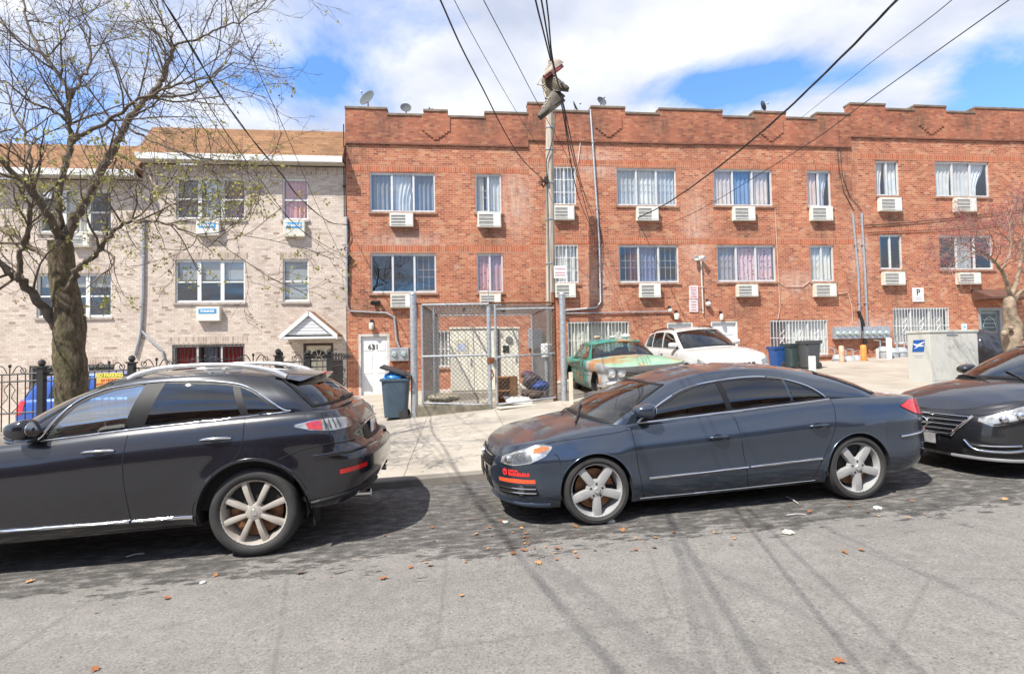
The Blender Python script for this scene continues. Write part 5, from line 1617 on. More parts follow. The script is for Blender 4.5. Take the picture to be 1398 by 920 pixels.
# ---------------------------------------------------------------- dark saloon at the right edge, nose to the left
P_se = paint('charcoal_paint', (.020, .021, .025), .5, .30, dust=.04, dustc=(.12, .10, .09), grime=.03)
sp = dict(wf=1.35, wr=-1.35, rt=.32, ra=.36, xsf=1.73, xsr=-1.75, nf=2.6, nr=2.8, zmid=.6, yo=.86, tw=.21,
    sill=[(-2.4, .30), (-1.7, .22), (1, .19), (1.7, .19), (2.3, .20)],
    top=[(-2.3, .98), (-1.5, 1.04), (0, 1.0), (.9, .975), (1.35, .935), (1.73, .875), (2.0, .80), (2.2, .725), (2.32, .67)],
    crown=[(-2.3, 0), (-1.8, .03), (.4, .05), (.9, .075), (1.5, .095), (2.0, .06), (2.2, .02), (2.32, 0)],
    W=[(-2.3, .80), (-1.7, .87), (.5, .885), (1.35, .875), (1.73, .85), (2.2, .8)],
    inset=[(0, .08), (.1, .04), (.25, .015), (.45, .01), (.62, 0), (.7, .004), (.84, .03), (.93, .06), (1, .10)],
    xf=[(.15, 2.20), (.28, 2.28), (.42, 2.315), (.55, 2.30), (.66, 2.27), (.74, 2.21), (.85, 2.06), (1.0, 1.9)],
    xr=[(.2, -2.2), (.5, -2.32), (.9, -2.28), (1.0, -2.2)],
    gsf=.95, gxf=1.38, tsf=.15, txf=.38, gsr=-1.6, gxr=-1.95, tsr=-1.0, txr=-1.25, gnf=2.3, gnr=2.6,
    roof=[(-1.25, 1.36), (-.6, 1.44), (0, 1.43), (.4, 1.36)], rcrown=.055, hwr=[(-1.25, .54), (0, .58), (.4, .55)], gin=.035)
c = Car('parked_saloon', 'shiny charcoal saloon with a chrome barred grille, cut by the right edge', 'car', sp)
wF = ([(.75, 1.02), (.45, 1.2), (.15, 1.33), (-.2, 1.37)], [(.75, 1.0), (.3, 1.01), (-.2, 1.02)])
wR = ([(-.3, 1.375), (-.7, 1.36), (-1.0, 1.28)], [(-.3, 1.025), (-.7, 1.03), (-1.15, 1.05)])
ps = c.finish(P_se, [shrink(w_) for w_ in (wF, wR)], (1.25, .04, .95), (1.2, .06, .93), ([(.95, .97), (.9, .25), (-.2, .25), (-.25, 1.0)],))
c.wells()
for sd in (1, -1):
    c.sideglass(*wF, M_tint, sd); c.sideglass(*wR, M_tint, sd)
    c.wheel(sp['wf'], sd, 'many', M_alloy, .23); c.wheel(sp['wr'], sd, 'many', M_alloy, .23)
    hl = c.spatch('headlight', [(1.55, .855), (1.75, .845), (2.0, .785), (2.2, .712), (2.33, .668)], [(1.55, .835), (1.75, .755), (2.0, .635), (2.2, .585), (2.33, .635)], M_refl, sd, .003, 28, 10)
    c.spatch('lamp_lens', [(1.54, .860), (1.75, .850), (2.0, .790), (2.2, .718), (2.34, .672)], [(1.54, .83), (1.75, .75), (2.0, .63), (2.2, .579), (2.34, .63)], M_lens, sd, .014, 28, 10, parent=hl)
    for (tt, zz, rr) in ((2.12, .665, .045), (1.98, .705, .05), (1.82, .765, .04)):
        b = MB(); b.ball(c.S(tt, zz, -.002, sd), rr, 1, 1, 1, 14); b.build('bulb_bowl', M_chrome, hl, smooth=180, world=False)
    c.strip('lamp_led_strip', [(1.75, .757), (2.0, .650), (2.2, .607)], M_trimb, .006, sd, .008, 'S', parent=hl)
    fs = c.spatch('fog_recess', [(2.02, .40), (2.2, .405), (2.40, .415)], [(1.95, .33), (2.2, .30), (2.42, .31)], M_trimb, sd, .003, 14, 5)
    c.strip('chrome_trim', [(1.93, .345), (2.12, .318), (2.35, .33), (2.45, .42)], M_chrome, .013, sd, .012, 'S', parent=fs)
    c.strip('chrome_trim', [(1.98, .39), (2.2, .375), (2.40, .378)], M_chrome, .010, sd, .012, 'S', parent=fs)
    c.strip('hood_gap', [(2.56, .69), (2.3, .70), (2.05, .775), (1.73, .845), (1.35, .90), (1.0, .935)], seam, .005, sd, -.001, 'S')
    c.mirror(.72, 1.04, sd, P_se, .2, .15, .2)
    c.strip('bumper_lip', [(1.8, .225), (2.1, .225), (2.4, .225), (2.62, .225)], mat('grey_lip', (.20, .20, .21), .4, var=.1), .02, sd, .01, 'S')
t0 = c.tc('f')
gr = None
for sd in (1, -1):
    g = c.spatch('grille', [(t0 - .50, .675), (t0 - .2, .672), (t0, .67)], [(t0 - .30, .455), (t0 - .15, .45), (t0, .45)], M_trimb, sd, .002, 14, 5)
    gr = gr or g
    for k, zz in enumerate((.46, .512, .564, .616, .668)):
        e = .30 + .20 * (zz - .455) / .22
        c.strip('grille_bar', [(t0 - e, zz), (t0 - .2, zz), (t0, zz)], M_chrome, .0125 if k in (0, 4) else .011, sd, .012, 'S', parent=g)
    c.strip('grille_edge', [(t0 - .52, .682), (t0 - .41, .56), (t0 - .32, .452)], M_chrome, .016, sd, .012, 'S', parent=g)
    c.spatch('lower_intake', [(t0 - .36, .335), (t0, .335)], [(t0 - .42, .24), (t0, .24)], M_trimb, sd, .003, 12, 4)
b = MB(); b.lathe([(.045, .0), (.05, .012), (.058, .014), (.066, .006), (.066, -.01), (.045, -.01)], 26, Matrix.Translation(c.S(t0, .565, .02)) @ Matrix.Rotation(R(90), 4, 'Y'), closed=True); b.obox(c.S(t0, .565, .03), (.005, 0, 0), (0, .085, 0), (0, 0, .014)); b.build('badge', M_chrome, gr, smooth=40, world=False)
p = c.S(t0, .39, .02); b = MB(); b.box(p.x - .004, p.x + .014, -.155, .155, .335, .445, .004); b.build('plate_bracket', mat('plate_grey', (.24, .24, .24), .5, var=.3, scale=12), c.root, world=False)
c.endglass('f', 1.25, .03, .96, M_wind, 'windscreen', .035); c.endglass('r', 1.2, .05, .94, M_tint, 'rear_window', .04)
for y0 in (.15, -.45):
    q = [c.topp(1.46 - .25 * i / 10, y0 + .5 - .6 * i / 10, .02) for i in range(11)]
    b = MB(); b.tube(q, .010, 6); b.build('wiper', M_black, c.root, smooth=60, world=False)
c.interior(M_seat, .30, .0, -.9)
c.place(7.93, 5.87, roadz(7.93) - .004, (-1, -.01, -.033), (-.033, 0, 1))

# ---------------------------------------------------------------- derelict green classic, nose to the street
def derelict(name, hood):
    m, nt, b = newmat(name)
    co = objco(nt); s = N(nt, 'ShaderNodeSeparateXYZ'); L(nt, co, s.inputs[0])
    f = noise(nt, co, 2.6, 6, .65); f2 = noise(nt, objco(nt, None, (4, 2, 1)), 1.15, 7, .62)
    if hood: col = ramp(nt, f, [(.3, (.14, .30, .19)), (.55, (.24, .40, .27)), (.75, (.36, .44, .32))]).outputs[0]
    else: col = ramp(nt, f, [(.3, (.012, .15, .12)), (.55, (.02, .23, .18)), (.75, (.08, .30, .24))]).outputs[0]
    if not hood:
        e = N(nt, 'ShaderNodeMath', operation='ADD'); L(nt, s.outputs[0], e.inputs[0])
        q = N(nt, 'ShaderNodeMath', operation='MULTIPLY'); L(nt, f, q.inputs[0]); q.inputs[1].default_value = .5; L(nt, q.outputs[0], e.inputs[1])
        gm = ramp(nt, e.outputs[0], [(.0, 0), (.999, 0), (1.0, 1)]).outputs[0]
        mr = N(nt, 'ShaderNodeMapRange'); L(nt, e.outputs[0], mr.inputs[0]); mr.inputs['From Min'].default_value = 1.17; mr.inputs['From Max'].default_value = 1.22
        col = mix(nt, mr.outputs[0], col, ramp(nt, f, [(.3, (.20, .21, .22)), (.7, (.32, .33, .34))]).outputs[0])
    rs = ramp(nt, f2, [(.46 if hood else .55, 0), (.54 if hood else .60, .92)]).outputs[0]
    rc = ramp(nt, noise(nt, co, 14, 5), [(.3, (.26, .10, .035)), (.7, (.46, .24, .09))]).outputs[0]
    col = mix(nt, rs, col, rc)
    L(nt, col, b.inputs['Base Color']); b.inputs['Roughness'].default_value = .42; b.inputs['Coat Weight'].default_value = .25; b.inputs['Coat Roughness'].default_value = .15
    return m
M_gb, M_gh = derelict('teal_green_worn_paint', False), derelict('pale_green_rusty_paint', True)
sp = dict(wf=1.72, wr=-1.38, rt=.35, ra=.40, xsf=2.16, xsr=-2.0, nf=5.0, nr=4.5, zmid=.6, yo=.86, tw=.2, flare=.012,
    sill=[(-2.75, .36), (-2, .30), (-1, .24), (1.3, .24), (2.2, .34), (2.7, .40)],
    top=[(-2.7, .86), (-2.0, .95), (-1, .96), (.6, .955), (1.4, .955), (2.2, .94), (2.6, .91), (2.72, .86)],
    crown=[(-2.7, .0), (-2.3, .05), (-1.2, .05), (.9, .07), (1.5, .09), (2.2, .07), (2.55, .03), (2.72, 0)],
    W=[(-2.6, .90), (-1.4, .97), (.5, .98), (1.7, .97), (2.6, .95)],
    inset=[(0, .10), (.12, .05), (.3, .015), (.5, .03), (.62, .045), (.72, .01), (.80, 0), (.90, .01), (.96, .03), (1, .07)],
    xf=[(.35, 2.56), (.5, 2.62), (.62, 2.60), (.76, 2.62), (.85, 2.70), (.90, 2.72), (.95, 2.68)],
    xr=[(.35, -2.6), (.6, -2.72), (.86, -2.68)],
    gsf=.80, gxf=1.02, tsf=.25, txf=.42, gsr=-1.25, gxr=-1.55, tsr=-.95, txr=-1.1, gnf=4.0, gnr=3.5,
    roof=[(-1.1, 1.33), (-.5, 1.385), (.0, 1.385), (.42, 1.345)], rcrown=.055, hwr=[(-1.1, .60), (-.3, .66), (.42, .63)], gin=.08, gbul=.01)
c = Car('derelict_car', 'derelict green 1960s car with rusty hood and grey fender, nose to the street', 'car', sp)
wF = ([(.55, 1.0), (.42, 1.2), (.30, 1.32), (-.25, 1.345)], [(.55, .985), (.2, .985), (-.25, .985)])
wR = ([(-.35, 1.345), (-.7, 1.34), (-.98, 1.27)], [(-.35, .985), (-.7, .985), (-1.12, .985)])
ps = c.finish({'body': M_gb, 'hood': M_gh}, [shrink(w_) for w_ in (wF, wR)], (1.32, .05, .93), (1.25, .06, .9), ([(.72, .95), (.72, .3), (-.42, .3), (-.42, .96)],))
c.wells()
M_dirtych = mat('pitted_chrome', (.55, .53, .50), .28, .9, var=.35, scale=14)
for sd in (1, -1):
    c.sideglass(*wF, M_tint if sd > 0 else M_wind, sd); c.sideglass(*wR, M_wind, sd)
    d0 = ps[('door', 0, sd > 0)]
    c.strip('door_gap', [(.72, .94), (.72, .6), (.70, .30)], seam, .005, sd, 0, parent=d0); c.strip('door_gap', [(-.42, .94), (-.42, .6), (-.42, .3)], seam, .005, sd, 0, parent=d0)
    c.handle(-.25, .82, sd, M_dirtych, d0, .16)
    c.strip('side_moulding', [(2.1, .60), (1.0, .62), (-1.0, .60), (-2.2, .58)], M_dirtych, .012, sd, .004)
    c.strip('drip_rail', [(.40, 1.335), (.1, 1.375), (-.5, 1.375), (-1.0, 1.31)], M_dirtych, .009, sd, .002)
    c.wheel(sp['wf'], sd, 'dish', mat('rusty_wheel', (.13, .10, .08), .7, .2, var=.4), .19); c.wheel(sp['wr'], sd, 'dish', M_rust, .19)
    for yy in (.80, .575):
        p = V((2.615, yy * sd, .735)); Mx = Matrix.Translation(p) @ Matrix.Rotation(R(90), 4, 'Y')
        b = MB(); b.lathe([(.068, .02), (.082, .035), (.098, .03), (.102, -.06), (.07, -.06)], 24, Mx, closed=True); ho = b.build('headlight', M_dirtych, c.root, smooth=45, world=False)
        b = MB(); b.lathe([(0, .034), (.035, .030), (.070, .018)], 20, Mx); b.build('lamp_glass', mat('sealed_beam', (.55, .57, .56), .1, .3, var=.3, scale=30), ho, smooth=180, world=False)
    # bumper wing that turns up at the end
    b = MB(); b.tube([(2.70, .0, .48), (2.70, .45 * sd, .48), (2.69, .72 * sd, .52), (2.60, .93 * sd, .50), (2.30, 1.0 * sd, .47)], [.085, .085, .10, .10, .06], 10, flat=.7)
    b.build('bumper', M_dirtych, c.root, smooth=60, world=False)
g = MB(); g.box(2.58, 2.61, -.47, .47, .60, .82); go = g.build('grille', M_trimb, c.root, world=False)
for i in range(6):
    b = MB(); z = .625 + i * .034; b.box(2.605, 2.63, -.47, .47, z, z + .012); b.build('grille_bar', M_dirtych, go, world=False)
c.strip('hood_trim', [(.0, .0)] * 2, M_dirtych, .001, 1) if False else None
c.endglass('f', 1.32, .05, .93, M_wind, 'windscreen', .03); c.endglass('r', 1.25, .06, .9, M_wind, 'rear_window', .03)
c.interior(M_seatl, .32, .0, -.85, dx=.72, h=.85)
Xi = 4.27
GI = gz(Xi, 14.5)
c.place(Xi, 14.0, gz(Xi, 14.0) - .03, (-.02, -1, (gz(Xi, 12.3) - gz(Xi, 15.4)) / 3.1), (-.05, 0, 1))
# clutter on its roof
for k, (dx, dy, cc, rr) in enumerate(((-.35, .2, (.45, .30, .2), .07), (.05, .05, (.55, .52, .48), .06), (.38, -.1, (.6, .58, .55), .09))):
    b = MB(); b.ball((Xi + dx, 14.25 + dy, GI + 1.43 + rr * .55), rr, 1.5, 1, .7, 8)
    tag(b.build('bundle', mat('bundle_%d' % k, cc, .9, var=.3, scale=20), smooth=50), ['tan lump lying on the green car roof, leftmost', 'grey white lump in the middle of the green car roof', 'white lump lying at the right side of the green car roof'][k], 'bundle', 'clutter on the green car')

# ---------------------------------------------------------------- white SUV, nose to the street
P_wh = paint('white_silver_paint', (.56, .56, .55), .15, .35, dust=.15, dustc=(.5, .45, .38), flake=.03)
sp = dict(wf=1.39, wr=-1.39, rt=.37, ra=.42, xsf=1.82, xsr=-1.85, nf=3.6, nr=3.6, zmid=.7, yo=.86, tw=.24, flare=.02,
    sill=[(-2.4, .45), (-1.9, .38), (0, .33), (1.8, .35), (2.3, .38)],
    top=[(-2.3, 1.10), (-1, 1.12), (.6, 1.10), (1.2, 1.075), (1.82, .98), (2.05, .91), (2.2, .84), (2.28, .78)],
    crown=[(-2.3, 0), (-2, .02), (.6, .04), (1.2, .06), (1.9, .05), (2.2, .02), (2.3, 0)],
    W=[(-2.3, .86), (-1.4, .92), (.5, .925), (1.4, .92), (2.2, .87)],
    inset=[(0, .09), (.12, .04), (.25, .012), (.5, 0), (.68, 0), (.76, .01), (.9, .04), (1, .10)],
    xf=[(.35, 2.2), (.55, 2.33), (.72, 2.31), (.80, 2.27), (.88, 2.20), (1.0, 2.1)], xr=[(.4, -2.3), (.6, -2.4), (1.1, -2.3)],
    gsf=.72, gxf=1.16, tsf=.02, txf=.26, gsr=-2.0, gxr=-2.28, tsr=-1.7, txr=-1.92, gnf=2.3, gnr=3.4,
    roof=[(-1.95, 1.52), (-1, 1.62), (-.3, 1.63), (.26, 1.57)], rcrown=.06, hwr=[(-1.95, .60), (-.5, .645), (.22, .62)], gin=.045, gbul=.02)
c = Car('white_suv', 'white SUV parked beside the green derelict car, nose to the street', 'suv', sp)
wF = ([(.52, 1.14), (.3, 1.36), (.10, 1.50), (-.10, 1.55), (-.45, 1.575)], [(.52, 1.13), (0, 1.14), (-.45, 1.145)])
wR = ([(-.55, 1.58), (-.9, 1.58), (-1.25, 1.56)], [(-.55, 1.145), (-.9, 1.15), (-1.25, 1.15)])
wQ = ([(-1.33, 1.555), (-1.6, 1.52), (-1.78, 1.44)], [(-1.33, 1.15), (-1.6, 1.16), (-1.88, 1.17)])
dF = [(.72, 1.10), (.70, .42), (-.48, .42), (-.5, 1.12)]; dR = [(-.5, 1.12), (-.48, .42), (-.97, .42), (-1.28, .8), (-1.3, 1.13)]
ps = c.finish(P_wh, [shrink(w_) for w_ in (wF, wR, wQ)], (1.28, .04, .95), (1.2, .1, .9), (dF, dR))
c.wells()
for sd in (1, -1):
    for w_ in (wF, wR, wQ): c.sideglass(*w_, M_tint, sd)
    for k, dd in enumerate((dF, dR)):
        d0 = ps[('door', k, sd > 0)]
        c.strip('door_gap', [dd[0], ((dd[0][0] + dd[1][0]) / 2, .8), dd[1]], seam, .005, sd, 0, parent=d0); c.handle(-.28 if k == 0 else -1.05, .98, sd, P_wh, d0, .2)
    c.strip('side_moulding', [(.9, .62), (0, .62), (-.95, .62)], M_trimb, .02, sd, .004)
    c.mirror(.52, 1.17, sd, P_wh, .24, .17, .24)
    c.wheel(sp['wf'], sd, 'five', M_alloy, .23); c.wheel(sp['wr'], sd, 'five', M_alloy, .23)
    hl = c.spatch('headlight', [(1.90, .90), (2.15, .86), (2.45, .80)], [(1.92, .78), (2.15, .72), (2.45, .69)], M_refl, sd, .004, 18, 6)
    c.spatch('lamp_lens', [(1.89, .905), (2.15, .865), (2.46, .805)], [(1.91, .775), (2.15, .715), (2.46, .685)], M_lens, sd, .014, 18, 6, parent=hl)
    pts = [(x, (spl(sp['hwr'], x) - .06) * sd, c.Zroof(x, spl(sp['hwr'], x) - .06) + dz) for x, dz in ((-.1, 0), (-.2, .04), (-.9, .05), (-1.5, .04), (-1.7, 0))]
    b = MB(); b.tube(polyspl(pts, 5), .016, 7); b.build('roof_rail', M_trimb, c.root, smooth=60, world=False)
t0 = c.tc('f')
for i in range(-3, 4):
    p = c.S(t0, .72, .004); b = MB(); b.box(p.x - .02, p.x + .008, i * .115 - .042, i * .115 + .042, .655, .765, .012); b.build('grille_slot', M_trimb, c.root, world=False)
c.endglass('f', 1.28, .04, .95, M_wind, 'windscreen', .035); c.endglass('r', 1.2, .1, .9, M_tint, 'rear_window', .04)
c.interior(M_seatl, .45, -.1, -1.0)
Xs = 6.87
c.place(Xs, 14.55, gz(Xs, 14.5) - .06, (.015, -1, (gz(Xs, 13.2) - gz(Xs, 15.9)) / 2.7), (-.05, 0, 1))

# ---------------------------------------------------------------- blue hatchback behind the iron fence
P_bl = paint('blue_paint', (.015, .075, .36), .2, .3, dust=.2, dustc=(.2, .2, .25))
sp = dict(wf=1.25, wr=-1.25, rt=.31, ra=.35, xsf=1.65, xsr=-1.65, nf=2.6, nr=3.2, zmid=.6, yo=.80, tw=.2,
    sill=[(-2.1, .32), (-1.6, .26), (0, .22), (1.6, .24), (2.1, .28)],
    top=[(-2.05, .99), (-.5, .98), (.6, .95), (1.2, .88), (1.65, .80), (2.05, .68)],
    crown=[(-2.05, 0), (-1.8, .02), (.6, .05), (1.3, .07), (1.9, .02), (2.1, 0)],
    W=[(-2.0, .80), (-1.2, .84), (.5, .845), (1.25, .83), (2, .76)],
    inset=[(0, .08), (.15, .03), (.4, .01), (.65, 0), (.8, .02), (.93, .05), (1, .09)],
    xf=[(.25, 2.0), (.45, 2.1), (.65, 2.05), (.9, 1.8)], xr=[(.3, -1.98), (.5, -2.08), (.75, -2.05), (1.0, -1.98)],
    gsf=.75, gxf=1.2, tsf=-.05, txf=.15, gsr=-1.6, gxr=-1.98, tsr=-1.4, txr=-1.62, gnf=2.5, gnr=3.0,
    roof=[(-1.62, 1.44), (-.8, 1.50), (-.2, 1.50), (.15, 1.45)], rcrown=.05, hwr=[(-1.62, .55), (-.5, .60), (.15, .57)], gin=.04)
c = Car('blue_hatchback', 'bright blue hatchback behind the black iron fence, tail to the left', 'car', sp)
wF = ([(.5, 1.0), (.25, 1.2), (0, 1.38), (-.35, 1.43)], [(.5, .985), (0, 1.0), (-.35, 1.01)])
wR = ([(-.45, 1.435), (-.85, 1.42), (-1.2, 1.37)], [(-.45, 1.01), (-.85, 1.015), (-1.28, 1.02)])
ps = c.finish(P_bl, [shrink(w_) for w_ in (wF, wR)], (1.25, .05, .95), (1.2, .08, .92), ([(.6, .95), (.58, .3), (-.4, .3), (-.4, 1.0)], [(-.4, 1.0), (-.4, .3), (-.85, .3), (-1.1, .65), (-1.2, 1.0)]))
c.wells()
for sd in (1, -1):
    c.sideglass(*wF, M_tint, sd); c.sideglass(*wR, M_tint, sd)
    c.wheel(sp['wf'], sd, 'many', M_alloy, .2); c.wheel(sp['wr'], sd, 'many', M_alloy, .2)
    c.spatch('tail_light', [(-1.72, .96), (-2.0, .965)], [(-1.72, .70), (-2.0, .62)], M_red, sd, .008, 8, 6)
    c.mirror(.5, 1.02, sd, P_bl, .18, .14, .18)
    c.strip('side_moulding', [(.6, .62), (-.1, .63), (-.85, .64)], mat('grey_moulding', (.25, .27, .3), .5, var=.1), .014, sd, .004)
c.endglass('f', 1.25, .05, .95, M_wind, 'windscreen', .035); c.endglass('r', 1.2, .08, .92, M_tint, 'rear_window', .04)
c.interior(M_seat, .3, -.1, -.95)
Xb = at(24, 560, 12.9).x + 2.08
c.place(Xb, 13.4, gz(Xb, 13.4) - .02, (1, 0, .02), (-.02, 0, 1))
# ---------------------------------------------------------------- wall-mounted units
M_ac = mat('cream_metal', (.62, .61, .55), .5, var=.08)
M_ac2 = mat('aged_cream_metal', (.54, .52, .44), .55, var=.18, scale=5)
M_acd = mat('dark_louvre', (.27, .265, .25), .6, var=.15)
def ac_unit(px, label, kind='grille'):
    a, b, c, d = px
    p0 = at(a, (b + d) / 2, YF - .15); p1 = at(c, (b + d) / 2, YF - .15); t = at((a + c) / 2, b, YF - .15); u = at((a + c) / 2, d, YF - .15)
    x0, x1, z0, z1 = p0.x, p1.x, u.z, t.z
    o = thing('air_conditioner', label, 'air conditioner', ((x0 + x1) / 2, YF, z0), group='through-wall air conditioners')
    m = MB(); yf = YF - .17
    m.box(x0, x1, yf, YF + .05, z0, z1, .008); m.build('case', [M_ac, M_ac2][int(a) % 2], o)
    W = x1 - x0
    if kind == 'grille':
        g = MB(); g.box(x0 + .05, x0 + W * .66, yf - .003, yf + .01, z0 + .05, z1 - .05); go = g.build('grille', M_acd, o)
        l = MB()
        for i in range(4):
            z = z0 + .07 + (z1 - z0 - .14) * i / 3
            l.box(x0 + .05, x0 + W * .66, yf - .016, yf - .004, z - .012, z + .012)
        l.build('louvres', M_ac, go)
        q = MB(); q.box(x0 + W * .70, x1 - .04, yf - .008, yf + .004, z0 + .05, z1 - .05, .004); q.build('panel', mat('ac_panel', (.68, .67, .61), .5, var=.05), o)
    else:
        q = MB(); q.box(x0 + .08, x1 - .10, yf - .006, yf + .004, z0 + (z1 - z0) * .52, z0 + (z1 - z0) * .86); qo = q.build('badge', mat('blue_badge', (.02, .27, .58), .4, var=.05), o)
        text_mesh('badge_text', 'Friedrich', (z1 - z0) * .26, facing(((x0 + x1) / 2 - .01, yf - .009, z0 + (z1 - z0) * .70)), M_white, qo, bold=.006)
    return o
for px, lb in [((532, 291, 564, 309), 'cream wall air conditioner under the upper three-pane window of door 631 house'), ((652, 290, 684, 310), 'cream wall air conditioner under the upper narrow window of door 631 house'),
               ((533, 401, 563, 420), 'cream wall air conditioner under the lower uncurtained window, half behind a fence post'), ((655, 401, 684, 417), 'cream wall air conditioner just above the chain link enclosure'),
               ((756, 281, 784, 300), 'cream wall air conditioner under the upper window right of the wooden pole'), ((870, 282, 899, 301), 'cream wall air conditioner under the white guarded upper window'),
               ((758, 387, 786, 406), 'cream wall air conditioner under the lower window right of the wooden pole'), ((874, 387, 902, 406), 'cream wall air conditioner above the green derelict car'),
               ((1002, 282, 1031, 301), 'cream wall air conditioner under the window with a blue middle pane'), ((1108, 282, 1137, 301), 'cream wall air conditioner under the upper narrow window left of the two tall conduits'),
               ((1007, 388, 1035, 405), 'cream wall air conditioner under the flowered pink curtains'), ((1113, 387, 1142, 405), 'cream wall air conditioner among loose white cables left of the conduits'),
               ((1202, 270, 1231, 288), 'cream wall air conditioner under the upper narrow window right of the conduits'), ((1305, 270, 1333, 289), 'cream wall air conditioner under the top right window with draped curtains'),
               ((1207, 371, 1236, 389), 'cream wall air conditioner under the dark narrow window near the P sign'), ((1309, 372, 1339, 388), 'cream wall air conditioner behind the red-budded branches')]:
    ac_unit(px, lb)
for px, lb in [((387, 301, 416, 323), 'white air conditioner with blue badge under the rose curtain window'), ((268, 302, 299, 321), 'white air conditioner with blue badge partly hidden by twigs'), ((268, 419, 300, 438), 'white air conditioner with blue badge above the red curtained basement window')]:
    ac_unit(px, lb, 'badge')
ac_unit((95, 319, 122, 337), 'white air conditioner behind the street tree fork')

# satellite dishes on the roofs
def dish(px, py, w, h, yaw, label, Yd=1.3, mast=.5):
    c = at(px, py, YF + Yd); r = h / 2 / (FPX / (YF + Yd))
    o = thing('satellite_dish', label, 'satellite dish', (c.x, c.y, c.z - r - mast), group='rooftop satellite dishes')
    M = Matrix.Translation(c) @ Matrix.Rotation(yaw, 4, 'Z') @ Matrix.Rotation(R(68), 4, 'X')
    b = MB(); prof = [(r * i / 8, .25 * r * (i / 8) ** 2) for i in range(9)] + [(r * 1.0, .25 * r + .012), (r * .97, .25 * r + .012)] + [(r * i / 8 * .97, .25 * r * (i / 8) ** 2 + .014) for i in range(7, -1, -1)]
    b.lathe(prof, 28, M @ Matrix.Translation((0, 0, -.1 * r))); b.build('reflector', mat('dish_grey', (.075, .085, .09), .85, var=.1), o, smooth=40)
    m = MB(); m.tube([c - V((0, -.1, 0)), c - V((0, -.1, r * .7)), V((c.x, c.y + .1, c.z - r - mast))], .025, 8); m.build('mast', M_galv, o, smooth=60)
    a = MB(); e = M @ V((0, 0, 1.05 * r)); s0 = M @ V((0, -r * .95, .1 * r)); a.tube([s0, e], .012, 6); a.ball(e, .04); a.build('feed_arm', M_galv, o)
dish(502, 135, 22, 24, R(-35), 'large grey satellite dish on the roof corner above door 631')
dish(554, 148, 17, 15, R(5), 'small round grey satellite dish in the parapet notch')
dish(785, 146, 8, 16, R(62), 'tilted thin satellite dish right of the hanging shoes', 1.0)
dish(821, 139, 14, 15, R(20), 'grey satellite dish above the white roof pipe')
dish(1041, 145, 6, 15, R(74), 'satellite dish seen edge-on near the blue sky')
dish(587, 151, 7, 8, R(60), 'tiny satellite dish just left of the first corbel', 3.2)

# ---------------------------------------------------------------- conduits and pipes (each a run of its own)
def pipe(name, label, cat, pts, r, m, grp='wall conduits', Yo=.05, n=7, straps=True):
    P = [at(x, y, YF - Yo) for x, y in pts]
    b = MB(); b.tube(P, r, n)
    if straps:
        for a, c in zip(P, P[1:]):
            k = int((c - a).length / 1.4)
            for i in range(1, k + 1):
                q = a.lerp(c, i / (k + 1)); b.box(q.x - r - .02, q.x + r + .02, q.y - r - .004, YF - .002, q.z - .015, q.z + .015)
    return tag(b.build(name, m, smooth=50), label, cat, grp)
pipe('conduit', 'grey conduit bending over the white door 631', 'conduit', [(473, 296), (474, 418), (478, 425), (527, 427), (538, 433), (541, 462), (545, 474)], .035, M_galv)
pipe('conduit', 'thin dark pipe down the joint between buff and red houses', 'conduit', [(469, 170), (470, 296)], .02, M_wire)
pipe('conduit', 'tall grey conduit from the roof down past the white guarded windows', 'conduit', [(806, 150), (812, 240), (818, 330), (820, 412), (814, 420), (771, 424)], .035, M_galv)
pipe('conduit', 'horizontal grey conduit above the barred ground window behind the green car', 'conduit', [(772, 428), (916, 425)], .022, M_galv)
pipe('conduit', 'short grey conduit below the twin flood lamp', 'conduit', [(957, 356), (960, 428)], .03, mat('cream_pipe', (.5, .47, .42), .6, var=.1))
pipe('conduit', 'left one of the two tall conduits above the meter bank', 'conduit', [(1164, 292), (1172, 378), (1174, 450)], .04, M_galv)
pipe('conduit', 'right one of the two tall conduits above the meter bank', 'conduit', [(1176, 291), (1181, 378), (1184, 450)], .045, M_galv)
pipe('conduit', 'grey conduit on the buff wall behind the street tree', 'conduit', [(196, 300), (195, 400), (192, 455), (184, 485)], .045, M_galv)
pipe('conduit', 'branching grey conduit slanting down the buff wall', 'conduit', [(194, 452), (205, 464), (221, 478), (224, 492)], .035, M_galv)
pipe('cable', 'thin white cable down the parapet beside the roof pipe', 'cable', [(794, 153), (793, 190), (789, 222)], .012, M_white, 'loose cables on the brick wall', .03, 4, False)
pipe('cable', 'dark cable hanging down the parapet above the conduits', 'cable', [(1141, 158), (1143, 200), (1146, 235), (1152, 262), (1166, 288)], .014, M_wire, 'loose cables on the brick wall', .03, 4, False)
pipe('cable', 'second dark cable hanging beside the first at the parapet', 'cable', [(1144, 160), (1147, 205), (1150, 240), (1160, 268), (1177, 288)], .012, M_wire, 'loose cables on the brick wall', .04, 4, False)
pipe('cable', 'pale cable looping under the narrow window left of the conduits', 'cable', [(1062, 384), (1072, 391), (1096, 391), (1105, 384), (1116, 395), (1140, 401), (1157, 399), (1163, 418), (1164, 440)], .012, mat('pale_cable', (.55, .42, .34), .6, var=.1), 'loose cables on the brick wall', .03, 4, False)
pipe('cable', 'pale vertical cable right of the flowered curtain window', 'cable', [(1058, 285), (1061, 340), (1063, 384), (1065, 420), (1062, 436)], .010, mat('pale_cable', (.55, .42, .34), .6, var=.1), 'loose cables on the brick wall', .03, 4, False)
pipe('cable', 'dark cable sagging along the wall right of the conduits', 'cable', [(1180, 308), (1215, 306), (1260, 302), (1310, 297), (1397, 287)], .016, M_wire, 'loose cables on the brick wall', .04, 4, False)
